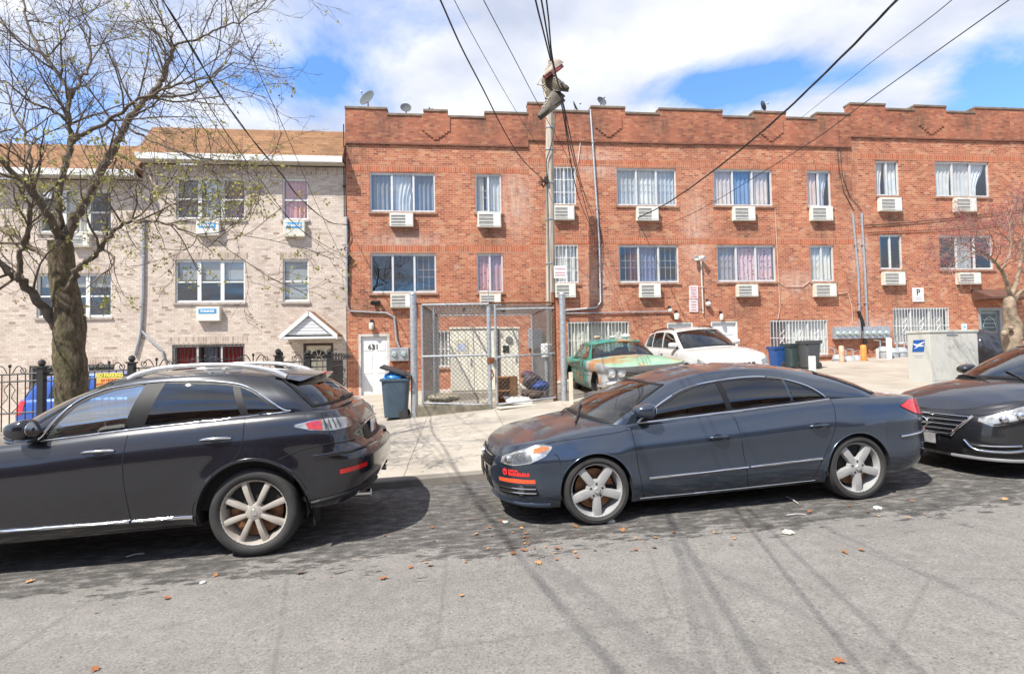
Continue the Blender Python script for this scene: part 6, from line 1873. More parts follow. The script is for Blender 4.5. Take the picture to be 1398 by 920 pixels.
pipe('cable', 'lower dark cable running right from the conduits', 'cable', [(1184, 318), (1225, 316), (1280, 314), (1340, 309), (1397, 303)], .012, M_wire, 'loose cables on the brick wall', .04, 4, False)
pipe('cable', 'tangle of dark cable beside the tall roof conduit', 'cable', [(812, 296), (818, 306), (822, 330), (816, 345), (821, 372), (817, 392), (826, 388)], .016, M_wire, 'loose cables on the brick wall', .06, 4, False)
pipe('cable', 'dark cable coil at the joint of buff and red houses', 'cable', [(474, 300), (478, 322), (470, 340), (480, 352), (474, 362), (484, 356), (476, 348), (476, 400)], .02, M_wire, 'loose cables on the brick wall', .06, 4, False)
pipe('cable', 'black cable bundle hanging from the conduits over the meter bank', 'cable', [(1172, 425), (1178, 440), (1180, 455), (1181, 470)], .06, M_wire, 'loose cables on the brick wall', .12, 6, False)

# lamps, cameras, signs on the wall
def wall_lamp(px, py, label, r=.09, kind='jar'):
    c = at(px, py, YF - .1)
    o = thing('wall_lamp', label, 'lamp', (c.x, YF, c.z), group='wall lamps')
    b = MB(); b.box(c.x - .05, c.x + .05, YF - .05, YF - .002, c.z + .02, c.z + .18, .01); b.build('bracket', M_black, o)
    g = MB()
    if kind == 'jar': g.lathe([(0, -.17), (r * .8, -.16), (r, -.05), (r * .9, .03), (r * .6, .06), (0, .07)], 18, Matrix.Translation(c))
    else: g.ball(c, r)
    g.build('globe', mat('milky_glass', (.62, .60, .52), .25, var=.1), o, smooth=60)
wall_lamp(507, 443, 'jar-shaped wall lamp above the white door 631'); wall_lamp(924, 430, 'jar-shaped wall lamp above the first garage-side door', .10)
wall_lamp(967, 415, 'round white wall lamp right of the notice', .10, 'ball'); wall_lamp(985, 431, 'small dark wall lamp above the white door behind the SUV', .07)
wall_lamp(770, 426, 'small white globe lamp at the corner by the enclosure post', .07, 'ball'); wall_lamp(915, 424, 'small white globe at the end of the horizontal conduit', .08, 'ball')
c = at(955, 352, YF - .15)
o = thing('flood_lamp', 'twin-headed white flood lamp at the top of the short conduit', 'flood lamp', (c.x, YF, c.z))
b = MB(); b.box(c.x - .08, c.x + .08, YF - .08, YF - .002, c.z - .08, c.z + .08, .01); b.build('base', M_white, o)
for sg in (-1, 1):
    Mx = Matrix.Translation(c + V((sg * .13, -.03, .0))) @ Matrix.Rotation(R(115), 4, 'X') @ Matrix.Rotation(sg * R(25), 4, 'Y')
    b = MB(); b.lathe([(.03, -.12), (.07, -.06), (.1, .06), (.095, .065), (0, .04)], 16, Mx); b.build('lamp_head', mat('lamp_head_white', (.6, .6, .58), .4, var=.1), o, smooth=50)
c = at(513, 413, YF - .15)
o = thing('flood_lamp', 'black twin flood lamp under the window left of the enclosure', 'flood lamp', (c.x, YF, c.z))
b = MB(); b.box(c.x - .07, c.x + .07, YF - .06, YF - .002, c.z - .07, c.z + .07, .01); b.build('base', M_black, o)
for sg in (-1, 1):
    Mx = Matrix.Translation(c + V((sg * .10, 0, .0))) @ Matrix.Rotation(R(115), 4, 'X')
    b = MB(); b.lathe([(.03, -.12), (.06, -.05), (.08, .06), (0, .04)], 14, Mx); b.build('lamp_head', M_black, o, smooth=50)
def sign(px, label, rows, Yo=.02, colr=(.68, .66, .66)):
    a, b, c, d = px
    p0, p1 = at(a, (b + d) / 2, YF - Yo), at(c, (b + d) / 2, YF - Yo); t, u = at((a + c) / 2, b, YF - Yo), at((a + c) / 2, d, YF - Yo)
    x0, x1, z0, z1 = p0.x, p1.x, u.z, t.z
    o = thing('wall_sign', label, 'sign', ((x0 + x1) / 2, YF, z0), group='signs on the brick wall')
    m = MB(); m.box(x0, x1, YF - Yo - .01, YF - .001, z0, z1, .004); m.build('panel', mat('sign_%d' % int(colr[0] * 100), colr, .5, var=.08), o)
    for (f0, f1, w, col) in rows:
        r = MB(); zc0 = z0 + (z1 - z0) * f0; zc1 = z0 + (z1 - z0) * f1; xm = (x0 + x1) / 2; hw = (x1 - x0) / 2 * w
        r.box(xm - hw, xm + hw, YF - Yo - .013, YF - Yo - .0105, zc0, zc1)
        r.build('lettering_line', mat('line_%d' % int(col[0] * 100), col, .6, var=0), o)
    return o, x0, x1, z0, z1
RDl = (.48, .20, .20); BKl = (.06, .06, .07)
sign((941, 390, 953, 408), 'white notice with red lines, upper of two on the brick', [(.80, .86, .7, RDl), (.62, .70, .6, RDl), (.45, .5, .7, (.3, .25, .35)), (.3, .36, .6, RDl), (.12, .2, .7, RDl)], colr=(.66, .55, .55))
sign((941, 409, 953, 426), 'white notice with grey lines, lower of two on the brick', [(.78, .86, .6, (.3, .33, .42)), (.55, .64, .6, RDl), (.35, .42, .5, (.3, .33, .42)), (.12, .2, .6, RDl)], colr=(.66, .60, .61))
o, x0, x1, z0, z1 = sign((1246, 393, 1261, 412), 'white parking sign with a black P above the barred window', [(.30, .34, .6, (.35, .3, .3)), (.2, .23, .6, (.35, .3, .3)), (.1, .13, .4, (.35, .3, .3))])
text_mesh('letter', 'P', (z1 - z0) * .62, facing(((x0 + x1) / 2, YF - .035, z0 + (z1 - z0) * .66)), M_black, o, bold=.004)
sign((1313, 442, 1320, 451), 'small pale blue plate above the relay box', [(.4, .6, .5, (.2, .35, .5))], colr=(.5, .62, .72))

# electric meters beside door 631
c = at(546, 484, YF - .1)
o = thing('meter_box', 'grey double electric meter box right of door 631', 'meter', (c.x, YF, c.z))
b = MB(); b.box(c.x - .34, c.x + .3, YF - .16, YF - .002, c.z - .22, c.z + .24, .012); b.build('box', M_galv, o)
for sg in (-1, 1):
    q = MB(); q.lathe([(0, .06), (.07, .055), (.09, .03), (.095, -.02)], 20, Matrix.Translation((c.x + sg * .16 - .02, YF - .17, c.z + .02)) @ Matrix.Rotation(R(90), 4, 'X')); q.build('meter_glass', mat('meter_dial', (.32, .38, .36), .12, var=.4, scale=40), o, smooth=40)
b = MB()
for i in range(6):
    x = c.x - .25 + i * .1; b.tube([(x, YF - .06, c.z - .22), (x + .04 * (-1) ** i, YF - .12, c.z - .4), (x - .03, YF - .05, c.z - .62)], .014, 5)
b.build('pipes', M_rust, o, smooth=50)

# long meter bank
p0, p1 = at(1138, 455, YF - .12), at(1213, 454, YF - .12)
o = thing('meter_bank', 'long grey bank of eight electric meters below the tall conduits', 'meter bank', ((p0.x + p1.x) / 2, YF, p0.z))
for (xa, xb) in ((p0.x, p0.x + (p1.x - p0.x) * .47), (p0.x + (p1.x - p0.x) * .53, p1.x)):
    b = MB(); b.box(xa, xb, YF - .2, YF - .002, p0.z - .22, p0.z + .24, .01); b.build('cabinet', M_galv, o)
for i in range(8):
    x = p0.x + (p1.x - p0.x) * ((.06 + .11 * i) if i < 4 else (.59 + .115 * (i - 4)))
    q = MB(); q.lathe([(0, .08), (.07, .075), (.085, .04), (.09, -.01)], 18, Matrix.Translation((x, YF - .205, p0.z - .02)) @ Matrix.Rotation(R(90), 4, 'X')); q.build('meter_glass', mat('meter_dial', (.32, .38, .36), .12, var=.4, scale=40), o, smooth=40)
# gas meters below
def gas_meter(px, py, label, s=1.45):
    py -= 4
    c = at(px, py, YF - .45)
    o = thing('gas_meter', label, 'gas meter', (c.x, c.y, c.z), group='gas meters at the wall')
    b = MB()
    b.lathe([(0, -.2 * s), (.10 * s, -.19 * s), (.135 * s, -.12 * s), (.14 * s, .02 * s), (.155 * s, .025 * s), (.155 * s, .05 * s), (.14 * s, .055 * s), (.12 * s, .14 * s), (0, .16 * s)], 18, Matrix.Translation(c)); b.build('body', mat('gas_grey', (.40, .43, .45), .5, .2, var=.15), o, smooth=40)
    p = MB(); p.tube([c + V((-.1 * s, 0, .13 * s)), c + V((-.1 * s, 0, .3 * s)), c + V((-.1 * s, .3, .32 * s))], .025, 6); p.build('pipe', M_galv, o, smooth=50); p = MB(); p.tube([c + V((.1 * s, 0, .13 * s)), c + V((.1 * s, 0, .26 * s)), c + V((.25 * s, .1, .27 * s))], .025, 6); p.build('pipe', M_galv, o, smooth=50)
for (x, y), l in zip([(1145, 496), (1160, 498), (1170, 497)], ['leftmost gas meter behind the tan post', 'gas meter between the tan and orange posts', 'gas meter just left of the orange post']): gas_meter(x, y, l)
for (x, y), l in zip([(1207, 485), (1219, 487), (1230, 486)], ['gas meter left of the white post', 'gas meter hidden behind the white post', 'gas meter right of the white post by the relay box']): gas_meter(x, y, l)
def post(px, y0, y1, r, col, label, name='bollard', Yp=17.9, cap=True):
    p = at(px, y1, Yp); t = at(px, y0, Yp); z0 = gz(p.x, Yp)
    b = MB(); b.lathe([(r, z0 - .05), (r, t.z - .03), (r * .7, t.z), (0, t.z + .01)], 14, Matrix.Translation((p.x, Yp, 0)))
    return tag(b.build(name, mat('post_%d_%d' % (int(col[0] * 100), int(col[2] * 100)), col, .6, var=.22, scale=7), smooth=45), label, 'bollard', 'posts guarding the gas meters')
post(1150, 472, 512, .09, (.50, .30, .20), 'tan peeling pipe bollard by the gas meters'); post(1180, 471, 512, .10, (.58, .22, .04), 'orange pipe bollard below the cable bundle')
post(1215, 461, 506, .09, (.66, .64, .64), 'white pipe bollard near the relay box'); post(1199, 476, 508, .06, (.42, .40, .38), 'thin grey gas riser pipe with a valve', 'gas_riser', 18.3)
b = MB(); p = at(1107, 487, 15.2); z0 = gz(p.x, 15.2); b.box(p.x - .09, p.x + .09, 15.1, 15.2, z0 - .02, at(1107, 486, 15.2).z, .01); tag(b.build('marker_post', M_white), 'short white post in front of the dark bin', 'post')

# bins on the right
def bin_(X, Y, w, d, h, col, label, lidc=None, rz=0, grp='wheeled bins'):
    o = thing('wheeled_bin', label, 'bin', (X, Y, gz(X, Y)), rz, grp)
    m_ = mat('bin_%d_%d_%d' % tuple(int(c * 100) for c in col), col, .5, var=.12)
    b = MB(); n = 10
    def fn(u, v):
        a = 2 * pi * u; k = .80 + .20 * v
        cx, cy = cos(a), sin(a)
        ex = .35
        return (w / 2 * k * math.copysign(abs(cx) ** ex, cx), d / 2 * k * math.copysign(abs(cy) ** ex, cy), .06 + (h - .06) * v)
    b.grid(fn, 32, 4)
    b.box(-w / 2 * 1.04, w / 2 * 1.04, -d / 2 * 1.04, -d / 2 * .97, h - .06, h - .0, .01); b.box(-w / 2 * 1.04, w / 2 * 1.04, d / 2 * .97, d / 2 * 1.04, h - .06, h, .01)
    b.box(-w / 2 * 1.04, -w / 2 * .97, -d / 2, d / 2, h - .06, h, .01); b.box(w / 2 * .97, w / 2 * 1.04, -d / 2, d / 2, h - .06, h, .01)
    b.box(-w * .36, w * .36, -d * .36, d * .36, .05, .07)
    bo = b.build('body', m_, o, smooth=40, world=False)
    for sg in (-1, 1):
        q = MB(); q.lathe([(0, .03), (.06, .03), (.11, .025), (.12, 0), (.11, -.025), (0, -.03)], 18, Matrix.Translation((w * .30 , sg * d * .40, .12)) @ Matrix.Rotation(R(90), 4, 'X')); q.build('wheel', M_rubber, o, smooth=40, world=False)
    return o, m_
o, m_ = bin_(at(1061, 495, 17.4).x, 17.4, .44, .5, .72, (.012, .06, .21), 'bright blue wheeled bin, leftmost of three')
b = MB(); b.box(-.24, .24, -.27, .27, .72, .76, .02); b.build('lid', m_, o, world=False)
o, m_ = bin_(at(1082, 495, 17.1).x, 17.1, .50, .55, .80, (.035, .055, .055), 'dark green wheeled bin between the blue and grey bins')
b = MB(); b.box(-.27, .27, -.3, .3, .80, .85, .02); b.build('lid', m_, o, world=False)
o, m_ = bin_(at(1105, 495, 16.6).x, 16.6, .54, .56, .90, (.06, .065, .07), 'dark grey wheeled bin behind the short white post')
b = MB(); b.box(-.29, .29, -.3, .3, .90, .95, .02); b.build('lid', m_, o, world=False)

# blue-grey bin beside the enclosure with a propped lid and blue bag
Pb = gp(541, 573)
o, m_ = bin_(Pb.x - .02, Pb.y + .18, .66, .62, .98, (.055, .085, .115), 'blue-grey wheeled bin overflowing with a blue bag, lid propped open')
b = MB(); b.obox((.02, .05, 1.16), (.36, 0, -.115), (0, .36, .02), (.01, 0, .02)); b.build('lid', mat('bin_lid', (.03, .035, .042), .5, var=.1), o, world=False)
q = MB()
bm = bmesh.new(); bmesh.ops.create_icosphere(bm, subdivisions=4, radius=.27)
for v in bm.verts:
    n_ = mn.noise(v.co * 9) * .05 + mn.noise(v.co * 22) * .02; v.co += v.co.normalized() * n_; v.co.z *= .62
q.bm(bm, Matrix.Translation((-.02, -.02, .99)))
tag(q.build('rubbish_bag', mat('blue_bag', (.03, .22, .55), .35, var=.25, scale=12), o, smooth=60, world=False), 'crumpled blue bag stuffed into the bin')

# ---------------------------------------------------------------- chain link enclosure
Yc = 13.0
pL, pR = at(565, 480, Yc), at(769, 480, Yc)
xL, xR = pL.x, pR.x
ztop = at(620, 416, Yc).z; zmid = at(620, 486, Yc).z
zb = lambda X: gz(X, Yc)
xC = at(668, 480, Yc).x; xC2 = at(676, 480, Yc).x
Yk = 16.6
encl = thing('chain_link_enclosure', 'galvanised chain link enclosure with gate around the beige cabinets', 'enclosure', (xL, Yc, zb(xL)))
def tubepart(name, pts, r, m=M_galv, n=9):
    b = MB(); b.tube(pts, r, n); return b.build(name, m, encl, smooth=60)
tubepart('post', [(xL, Yc, zb(xL) - .05), (xL, Yc, at(565, 402, Yc).z)], .085)
b = MB(); b.ball((xL, Yc, at(565, 402, Yc).z), .09, 1, 1, .8); b.build('post_cap', M_galv, encl, smooth=60)
tubepart('post', [(xR, Yc, zb(xR) - .05), (xR, Yc, at(769, 402, Yc).z)], .08)
b = MB(); b.ball((xR, Yc, at(769, 402, Yc).z), .085, 1, 1, .8); b.build('post_cap', M_galv, encl, smooth=60)
tubepart('post', [(xC, Yc, zb(xC)), (xC, Yc, at(668, 418, Yc).z)], .055); tubepart('post', [(xC2 + .02, Yc + .02, zb(xC2) + .1), (xC2 + .02, Yc + .02, ztop)], .035)
tubepart('post', [(xC, Yc, ztop - .1), (xC, Yc, at(668, 392, Yc).z)], .012, M_galv, 5)
xr2 = at(757, 480, Yc + .15).x
tubepart('post', [(xr2, Yc + .15, zb(xr2)), (xr2, Yc + .15, at(757, 398, Yc).z)], .055, M_rust)
xl2 = at(577, 480, Yc + .1).x
tubepart('post', [(xl2, Yc + .02, zb(xl2) + .1), (xl2, Yc + .02, ztop + .03)], .03); tubepart('post', [(xl2 + .25, Yc + .9, zb(xl2)), (xl2 + .25, Yc + .9, ztop)], .03)
for (X, Y) in ((xL + .45, Yk), (xR - .25, Yk)): tubepart('post', [(X, Y, gz(X, Y)), (X, Y, ztop)], .04)
for z in (ztop, zmid): tubepart('rail', [(xl2, Yc, z), (xC, Yc, z + .01)], .028)
tubepart('rail', [(xC2, Yc + .02, ztop - .12), (xr2, Yc + .1, ztop - .10)], .025); tubepart('rail', [(xC2, Yc + .02, zmid - .05), (xr2, Yc + .1, zmid + .02)], .025)
tubepart('rail', [(xl2, Yc, zb(xl2) + .32), (xC, Yc, zb(xC) + .10)], .025); tubepart('rail', [(xC2, Yc + .02, zb(xC2) + .09), (xr2, Yc + .1, zb(xr2) + .1)], .025)
tubepart('rail', [(xL, Yc, ztop + .03), (xr2, Yc + .1, ztop + .05)], .024, M_rust)
tubepart('rail', [(xl2, Yc, ztop), (xL + .45, Yk, ztop)], .024, M_rust); tubepart('rail', [(xr2, Yc + .1, ztop), (xR - .25, Yk, ztop)], .024, M_rust); tubepart('rail', [(xL + .45, Yk, ztop), (xR - .25, Yk, ztop)], .024)
for fx, dx in ((.34, 0), (.66, .35)): tubepart('brace', [(xL + (xR - xL) * fx, Yk - 1.4, ztop), (xL + (xR - xL) * fx - dx, Yk - 2.4, ztop - .0)], .03, M_black)
M_mesh = mat('chain_link_wire', (.15, .15, .15), .55, .4, var=.3)
def link(P, U, Vv, w, h, s=.11, r=.0052, bot=None):
    """crossed diagonal wires over a w x h panel starting at P along unit vectors U, V; bot(u) gives the lower edge"""
    b = MB()
    def clip(x0, y0, x1, y1):
        t0, t1 = 0.0, 1.0; dx, dy = x1 - x0, y1 - y0
        for p, q in ((-dx, x0), (dx, w - x0), (-dy, y0), (dy, h - y0)):
            if abs(p) < 1e-12:
                if q < 0: return None
                continue
            t = q / p
            if p < 0: t0 = max(t0, t)
            else: t1 = min(t1, t)
        return None if t0 >= t1 else (x0 + dx * t0, y0 + dy * t0, x0 + dx * t1, y0 + dy * t1)
    k = -h
    while k < w:
        for sg in (1, -1):
            q = clip(k, 0 if sg > 0 else h, k + h, h if sg > 0 else 0)
            if q and abs(q[2] - q[0]) > .03:
                a = P + U * q[0] + Vv * q[1]; c = P + U * q[2] + Vv * q[3]
                b.tube([a, c], r, 3, False)
        k += s
    return b
fz = lambda X: zb(X) + .12
X1, X2 = xl2, xC
link(V((X1, Yc + .01, fz(X1) + .1)), V((1, 0, 0)), V((0, 0, 1)), X2 - X1, ztop - fz(X1) - .1).build('mesh_panel', M_mesh, encl, fix=False)
X1, X2 = xC2 + .02, xr2
link(V((X1, Yc + .03, fz(X2))), V((1, 0, 0)), V((0, 0, 1)), X2 - X1, ztop - fz(X2) - .12).build('mesh_panel', M_mesh, encl, fix=False)
dv = V((xL + .45 - xl2, Yk - Yc, 0)); link(V((xl2, Yc, fz(xl2) + .2)), dv.normalized(), V((0, 0, 1)), dv.length, ztop - fz(xl2) - .2).build('mesh_panel', M_mesh, encl, fix=False)
dv = V((xR - .25 - xr2, Yk - Yc - .1, 0)); link(V((xr2, Yc + .1, fz(xr2))), dv.normalized(), V((0, 0, 1)), dv.length, ztop - fz(xr2)).build('mesh_panel', M_mesh, encl, fix=False)
link(V((xl2, Yc + .05, ztop + .01)), V((1, 0, 0)), V((0, 1, 0)), xr2 - xl2, Yk - Yc - .1, .2).build('mesh_panel', M_mesh, encl, fix=False)
# gate hardware
b = MB(); b.tube([(xC + .05, Yc - .05, zmid - .35), (xC + .09, Yc - .07, zmid - .5), (xC + .03, Yc - .06, zmid - .6)], .02, 6); b.build('chain', M_rust, encl, smooth=50); b = MB(); b.box(xC - .06, xC + .12, Yc - .07, Yc - .02, zmid - .2, zmid - .05, .01); b.build('latch', M_rust, encl, smooth=50)
# low kerb wall under the left panel, weathered
kb = MB(); n = 20
def kbf(u, v):
    X = xL + .05 + (xC - xL - .05) * u
    t = [(0, -.1), (0, .26 - .14 * u), (.22, .27 - .14 * u), (.22, -.1)][int(round(v * 3))]
    return (X, Yc - .10 + t[0] + .01 * mn.noise(V((X * 5, v, 0))), zb(X) + t[1] + .012 * mn.noise(V((X * 9, v * 3, 2))))
kb.grid(kbf, n, 3)
tag(kb.build('kerb_wall', mat('mossy_concrete', (.17, .15, .11), .9, var=.5, scale=4, bumps=.4)), 'low mossy concrete kerb under the enclosure fence', 'kerb wall')
# beige electrical cabinets
M_cab = mat('beige_cabinet', (.74, .70, .58), .5, var=.05, scale=2)
def cab(pxa, pxb, ya, yb, Y, dep, label, doors, extra=None):
    x0, x1 = at(pxa, (ya + yb) / 2, Y).x, at(pxb, (ya + yb) / 2, Y).x; z1 = at((pxa + pxb) / 2, ya, Y).z; z0 = at((pxa + pxb) / 2, yb, Y).z
    o = thing('electrical_cabinet', label, 'cabinet', ((x0 + x1) / 2, Y + dep / 2, z0), group='beige electrical cabinets')
    b = MB(); b.box(x0, x1, Y, Y + dep, z0 - .02, z1, .012); b.build('body', M_cab, o)
    for i in range(doors):
        a = x0 + (x1 - x0) * i / doors + .02; e = x0 + (x1 - x0) * (i + 1) / doors - .02
        d = MB(); d.box(a, e, Y - .022, Y - .002, z0 + .05, z1 - .05, .006); do = d.build('door', M_cab, o)
        h = MB(); h.box(e - .1, e - .06, Y - .05, Y - .022, z0 + (z1 - z0) * .42, z0 + (z1 - z0) * .54, .008); h.build('handle', M_galv, do)
    b = MB(); b.box(x0 - .02, x1 + .02, Y - .05, Y + dep, z1, z1 + .05, .01); b.build('hood', M_cab, o)
    p = MB(); p.box(x0 - .05, x1 + .05, Y - .05, Y + dep, gz(x0, Y) - .1, z0 - .02, .01); p.build('plinth', M_yard, o)
    return o, x0, x1, z0, z1
o, x0, x1, z0, z1 = cab(615, 680, 449, 535, 15.2, .7, 'tall beige double-door electrical cabinet inside the chain link fence', 2)
b = MB(); b.box(x0 + .12, x0 + .5, 15.16, 15.175, z1 - .75, z1 - .30, .004); so = b.build('notice_panel', mat('cream_panel', (.62, .58, .46), .5, var=.05), o)
b = MB(); b.box(x0 + .2, x0 + .42, 15.155, 15.159, z1 - .62, z1 - .42); b.build('notice', mat('notice_blue', (.45, .5, .62), .5, var=.3, scale=40), so)
o, x0, x1, z0, z1 = cab(682, 709, 449, 528, 15.3, .6, 'narrow beige meter cabinet with round gauge, right of the double cabinet', 1)
b = MB(); b.lathe([(0, .03), (.09, .03), (.11, .0)], 18, Matrix.Translation(((x0 + x1) / 2, 15.27, z1 - .32)) @ Matrix.Rotation(R(90), 4, 'X')); b.build('gauge', mat('gauge_face', (.2, .2, .19), .2, var=.2), o)
b = MB(); b.box(x0 + .1, x0 + .28, 15.26, 15.277, z0 + 1.0, z0 + 1.2); b.build('lock_plate', M_black, o)
# things lying inside the enclosure
p = gp(693, 545); xa, xb = at(679, 530, 13.5).x, at(707, 530, 13.5).x; z0 = gz(xa, 13.5); z1 = at(693, 514, 13.5).z
M_wood = mat('orange_wood', (.42, .19, .05), .6, var=.25, scale=7)
o = thing('wooden_cabinet', 'discarded orange wooden drawer cabinet behind the gate', 'cabinet', ((xa + xb) / 2, 13.6, z0))
b = MB(); b.box(xa, xa + .03, 13.5, 13.9, z0, z1); b.box(xb - .2, xb, 13.5, 13.9, z0, z1); b.box(xa + .03, xb - .2, 13.88, 13.9, z0, z1); b.box(xa + .03, xb - .2, 13.5, 13.88, z1 - .03, z1); b.box(xa + .03, xb - .2, 13.5, 13.88, z0, z0 + .03); b.build('carcass', M_wood, o)
b = MB(); b.box(xa + .03, xb - .2, 13.52, 13.88, (z0 + z1) / 2 - .015, (z0 + z1) / 2 + .015); b.build('shelf', M_wood, o)
p = gp(704, 548)
b = MB(); b.obox((p.x, 13.22, gz(p.x, 13.2) + .10), (.33, .05, -.02), (-.05, .12, .09), (.0, -.005, .006)); tag(b.build('white_board', mat('white_board', (.62, .60, .55), .6, var=.1)), 'white board leaning inside the gate below the wooden cabinet', 'board')
b = MB(); p = gp(705, 556); b.obox((p.x, p.y, p.z + .02), (.45, .1, .02), (-.05, .16, .0), (.0, -.003, .012)); tag(b.build('flat_board', mat('flat_board', (.50, .46, .38), .7, var=.15)), 'flat pale board lying on the pavement before the gate', 'board')
def heap(name, px, py, Y, r, col, label, cat, flat=.6, amp=.25):
    c = at(px, py, Y)
    bm = bmesh.new(); bmesh.ops.create_icosphere(bm, subdivisions=3, radius=r)
    for v in bm.verts:
        v.co += v.co.normalized() * (mn.noise(v.co * (3 / r) * .7 + V((px, 0, 0))) * r * amp + mn.noise(v.co * (7 / r)) * r * .1); v.co.z *= flat
    b = MB(); b.bm(bm, Matrix.Translation(c)); return tag(b.build(name, mat('heap_%s' % name, col, .7, var=.35, scale=9), smooth=60), label, cat, 'rubbish inside the enclosure')
heap('blue_cloth', 737, 527, 14.0, .24, (.02, .06, .25), 'crumpled blue cloth on the ground inside the enclosure', 'cloth')
heap('dark_bundle', 727, 521, 14.2, .27, (.045, .03, .035), 'dark bundle behind the blue cloth', 'bundle', .8)
heap('purple_bag', 721, 512, 14.4, .2, (.05, .02, .05), 'purple-black bag on top of the heap', 'bag', .6)
heap('brown_heap', 728, 538, 13.7, .30, (.10, .06, .04), 'brown debris under the blue cloth', 'debris', .35)
heap('leaf_pile', 605, 543, 14.2, .45, (.30, .26, .18), 'pale sand heap left inside the enclosure', 'debris', .28, .15)
c = at(746, 479, 14.2)
b = MB(); b.lathe([(.14, -.16), (.16, .16), (.12, .2), (0, .21)], 18, Matrix.Translation(c)); 
o = thing('pipe_cap', 'white bucket upside down on a pipe stub in the enclosure', 'bucket', (c.x, c.y, gz(c.x, c.y))); b.build('bucket', M_white, o, smooth=45)
b = MB(); b.tube([(c.x, c.y, gz(c.x, c.y)), (c.x, c.y, c.z - .1)], .06, 10); b.build('stub', M_galv, o, smooth=60)
c = at(731, 462, YF - .2); b = MB(); b.box(c.x - .25, c.x + .25, YF - .2, YF - .002, c.z - .35, c.z + .35, .015); tag(b.build('junction_box', M_galv), 'grey junction box on the wall right of the cabinets', 'junction box')
b = MB(); xs0, xs1 = at(727, 500, YF - .1).x, at(748, 500, YF - .1).x; b.box(xs0, xs1, YF - .06, YF - .002, gz(xs0, YF), at(737, 470, YF).z, .01); tag(b.build('render_patch', mat('grey_render', (.30, .29, .28), .9, var=.25)), 'grey panel against the wall at the back of the enclosure', 'panel')

# white stake
p = gp(780, 551); b = MB(); b.box(p.x - .045, p.x + .045, p.y - .03, p.y + .03, p.z - .05, at(780, 508, p.y).z, .006); tag(b.build('wooden_stake', mat('pale_wood', (.60, .52, .40), .7, var=.12)), 'pale wooden stake at the kerb right of the enclosure', 'stake')

# ---------------------------------------------------------------- parcel relay box
C0 = gp(1272, 524)
x0 = C0.x; y0 = C0.y; x1 = at(1336, 490, y0).x
y1 = y0 + 1.0
for i in range(200):
    q = V((x0, y0 + .3 + i * .01, 1.5)) - EYE
    if CX + FPX * q.dot(R_) / q.dot(A_) < 1239.5: y1 = y0 + .3 + i * .01; break
zt = at(1272, 452, y0).z; z0 = gz(x0, y0)
M_usps = mat('pale_grey_enamel', (.47, .47, .43), .45, var=.05, scale=2)
o = thing('relay_box', 'large pale grey mail relay box with a blue eagle emblem', 'mail box', ((x0 + x1) / 2, (y0 + y1) / 2, z0))
b = MB(); b.box(x0, x1, y0, y1, z0 - .1, zt - .04, .012); b.build('body', M_usps, o)
b = MB(); b.box(x0 - .02, x1 + .02, y0 - .02, y1 + .02, zt - .04, zt + .02, .012); b.build('lid', M_usps, o)
b = MB(); b.box(x0 + .45, x0 + .75, y0 - .024, y0 - .002, zt - .10, zt - .06); b.build('latch', M_galv, o)
b = MB(); b.box(x0 + .03, x1 - .03, y0 - .006, y0 - .001, z0 + .08, zt - .12, .003); b.build('door', M_usps, o)
# emblem on the face that looks left
ym = (y0 + y1) / 2; zc = zt - .36; ew, eh = (y1 - y0) * .27, .15
def yz(u, v): return (ym - u * ew, zc + v * eh)
b = MB(); b.prism([yz(-1.05, -1), yz(.85, -1), yz(1.1, 1), yz(-.8, 1)], 'x', x0 - .006, x0 - .001); eo = b.build('emblem', mat('emblem_blue', (.01, .09, .33), .4, var=0), o)
b = MB(); b.prism([yz(-.95, .45), yz(-.1, .25), yz(1.06, .78), yz(1.0, .55), yz(.35, .1), yz(.95, .12), yz(.85, -.12), yz(.1, -.1), yz(-.72, -.55), yz(-.25, -.02), yz(-.55, .08)], 'x', x0 - .009, x0 - .0065); b.build('eagle', M_white, eo)
for k, w_ in enumerate((.8, .6)):
    b = MB(); b.box(x0 - .004, x0 - .001, ym - ew * w_, ym + ew * w_, zc - .25 - k * .05, zc - .235 - k * .05); b.build('lettering_line', mat('pale_lettering', (.35, .38, .42), .6, var=0), o)
# black tarpaulin over something parked behind it
p = at(1360, 492, 12.6)
bm = bmesh.new(); bmesh.ops.create_icosphere(bm, subdivisions=5, radius=1)
for v in bm.verts:
    q = v.co.copy(); q.x *= .85; q.y *= .55; q.z *= .62
    s_ = mn.noise(q * 2.2) * .12 + mn.noise(V((q.x * 9, q.y * 9, q.z * 2))) * .06 + mn.noise(q * 11) * .03
    v.co = q + v.co.normalized() * s_
b = MB(); b.bm(bm, Matrix.Translation((p.x + .35, 13.3, gz(p.x, 13.3) + .55)))
tag(b.build('tarpaulin', mat('black_tarpaulin', (.025, .026, .032), .25, var=.3, scale=5), smooth=60), 'crumpled shiny black tarpaulin over something behind the relay box', 'tarpaulin')

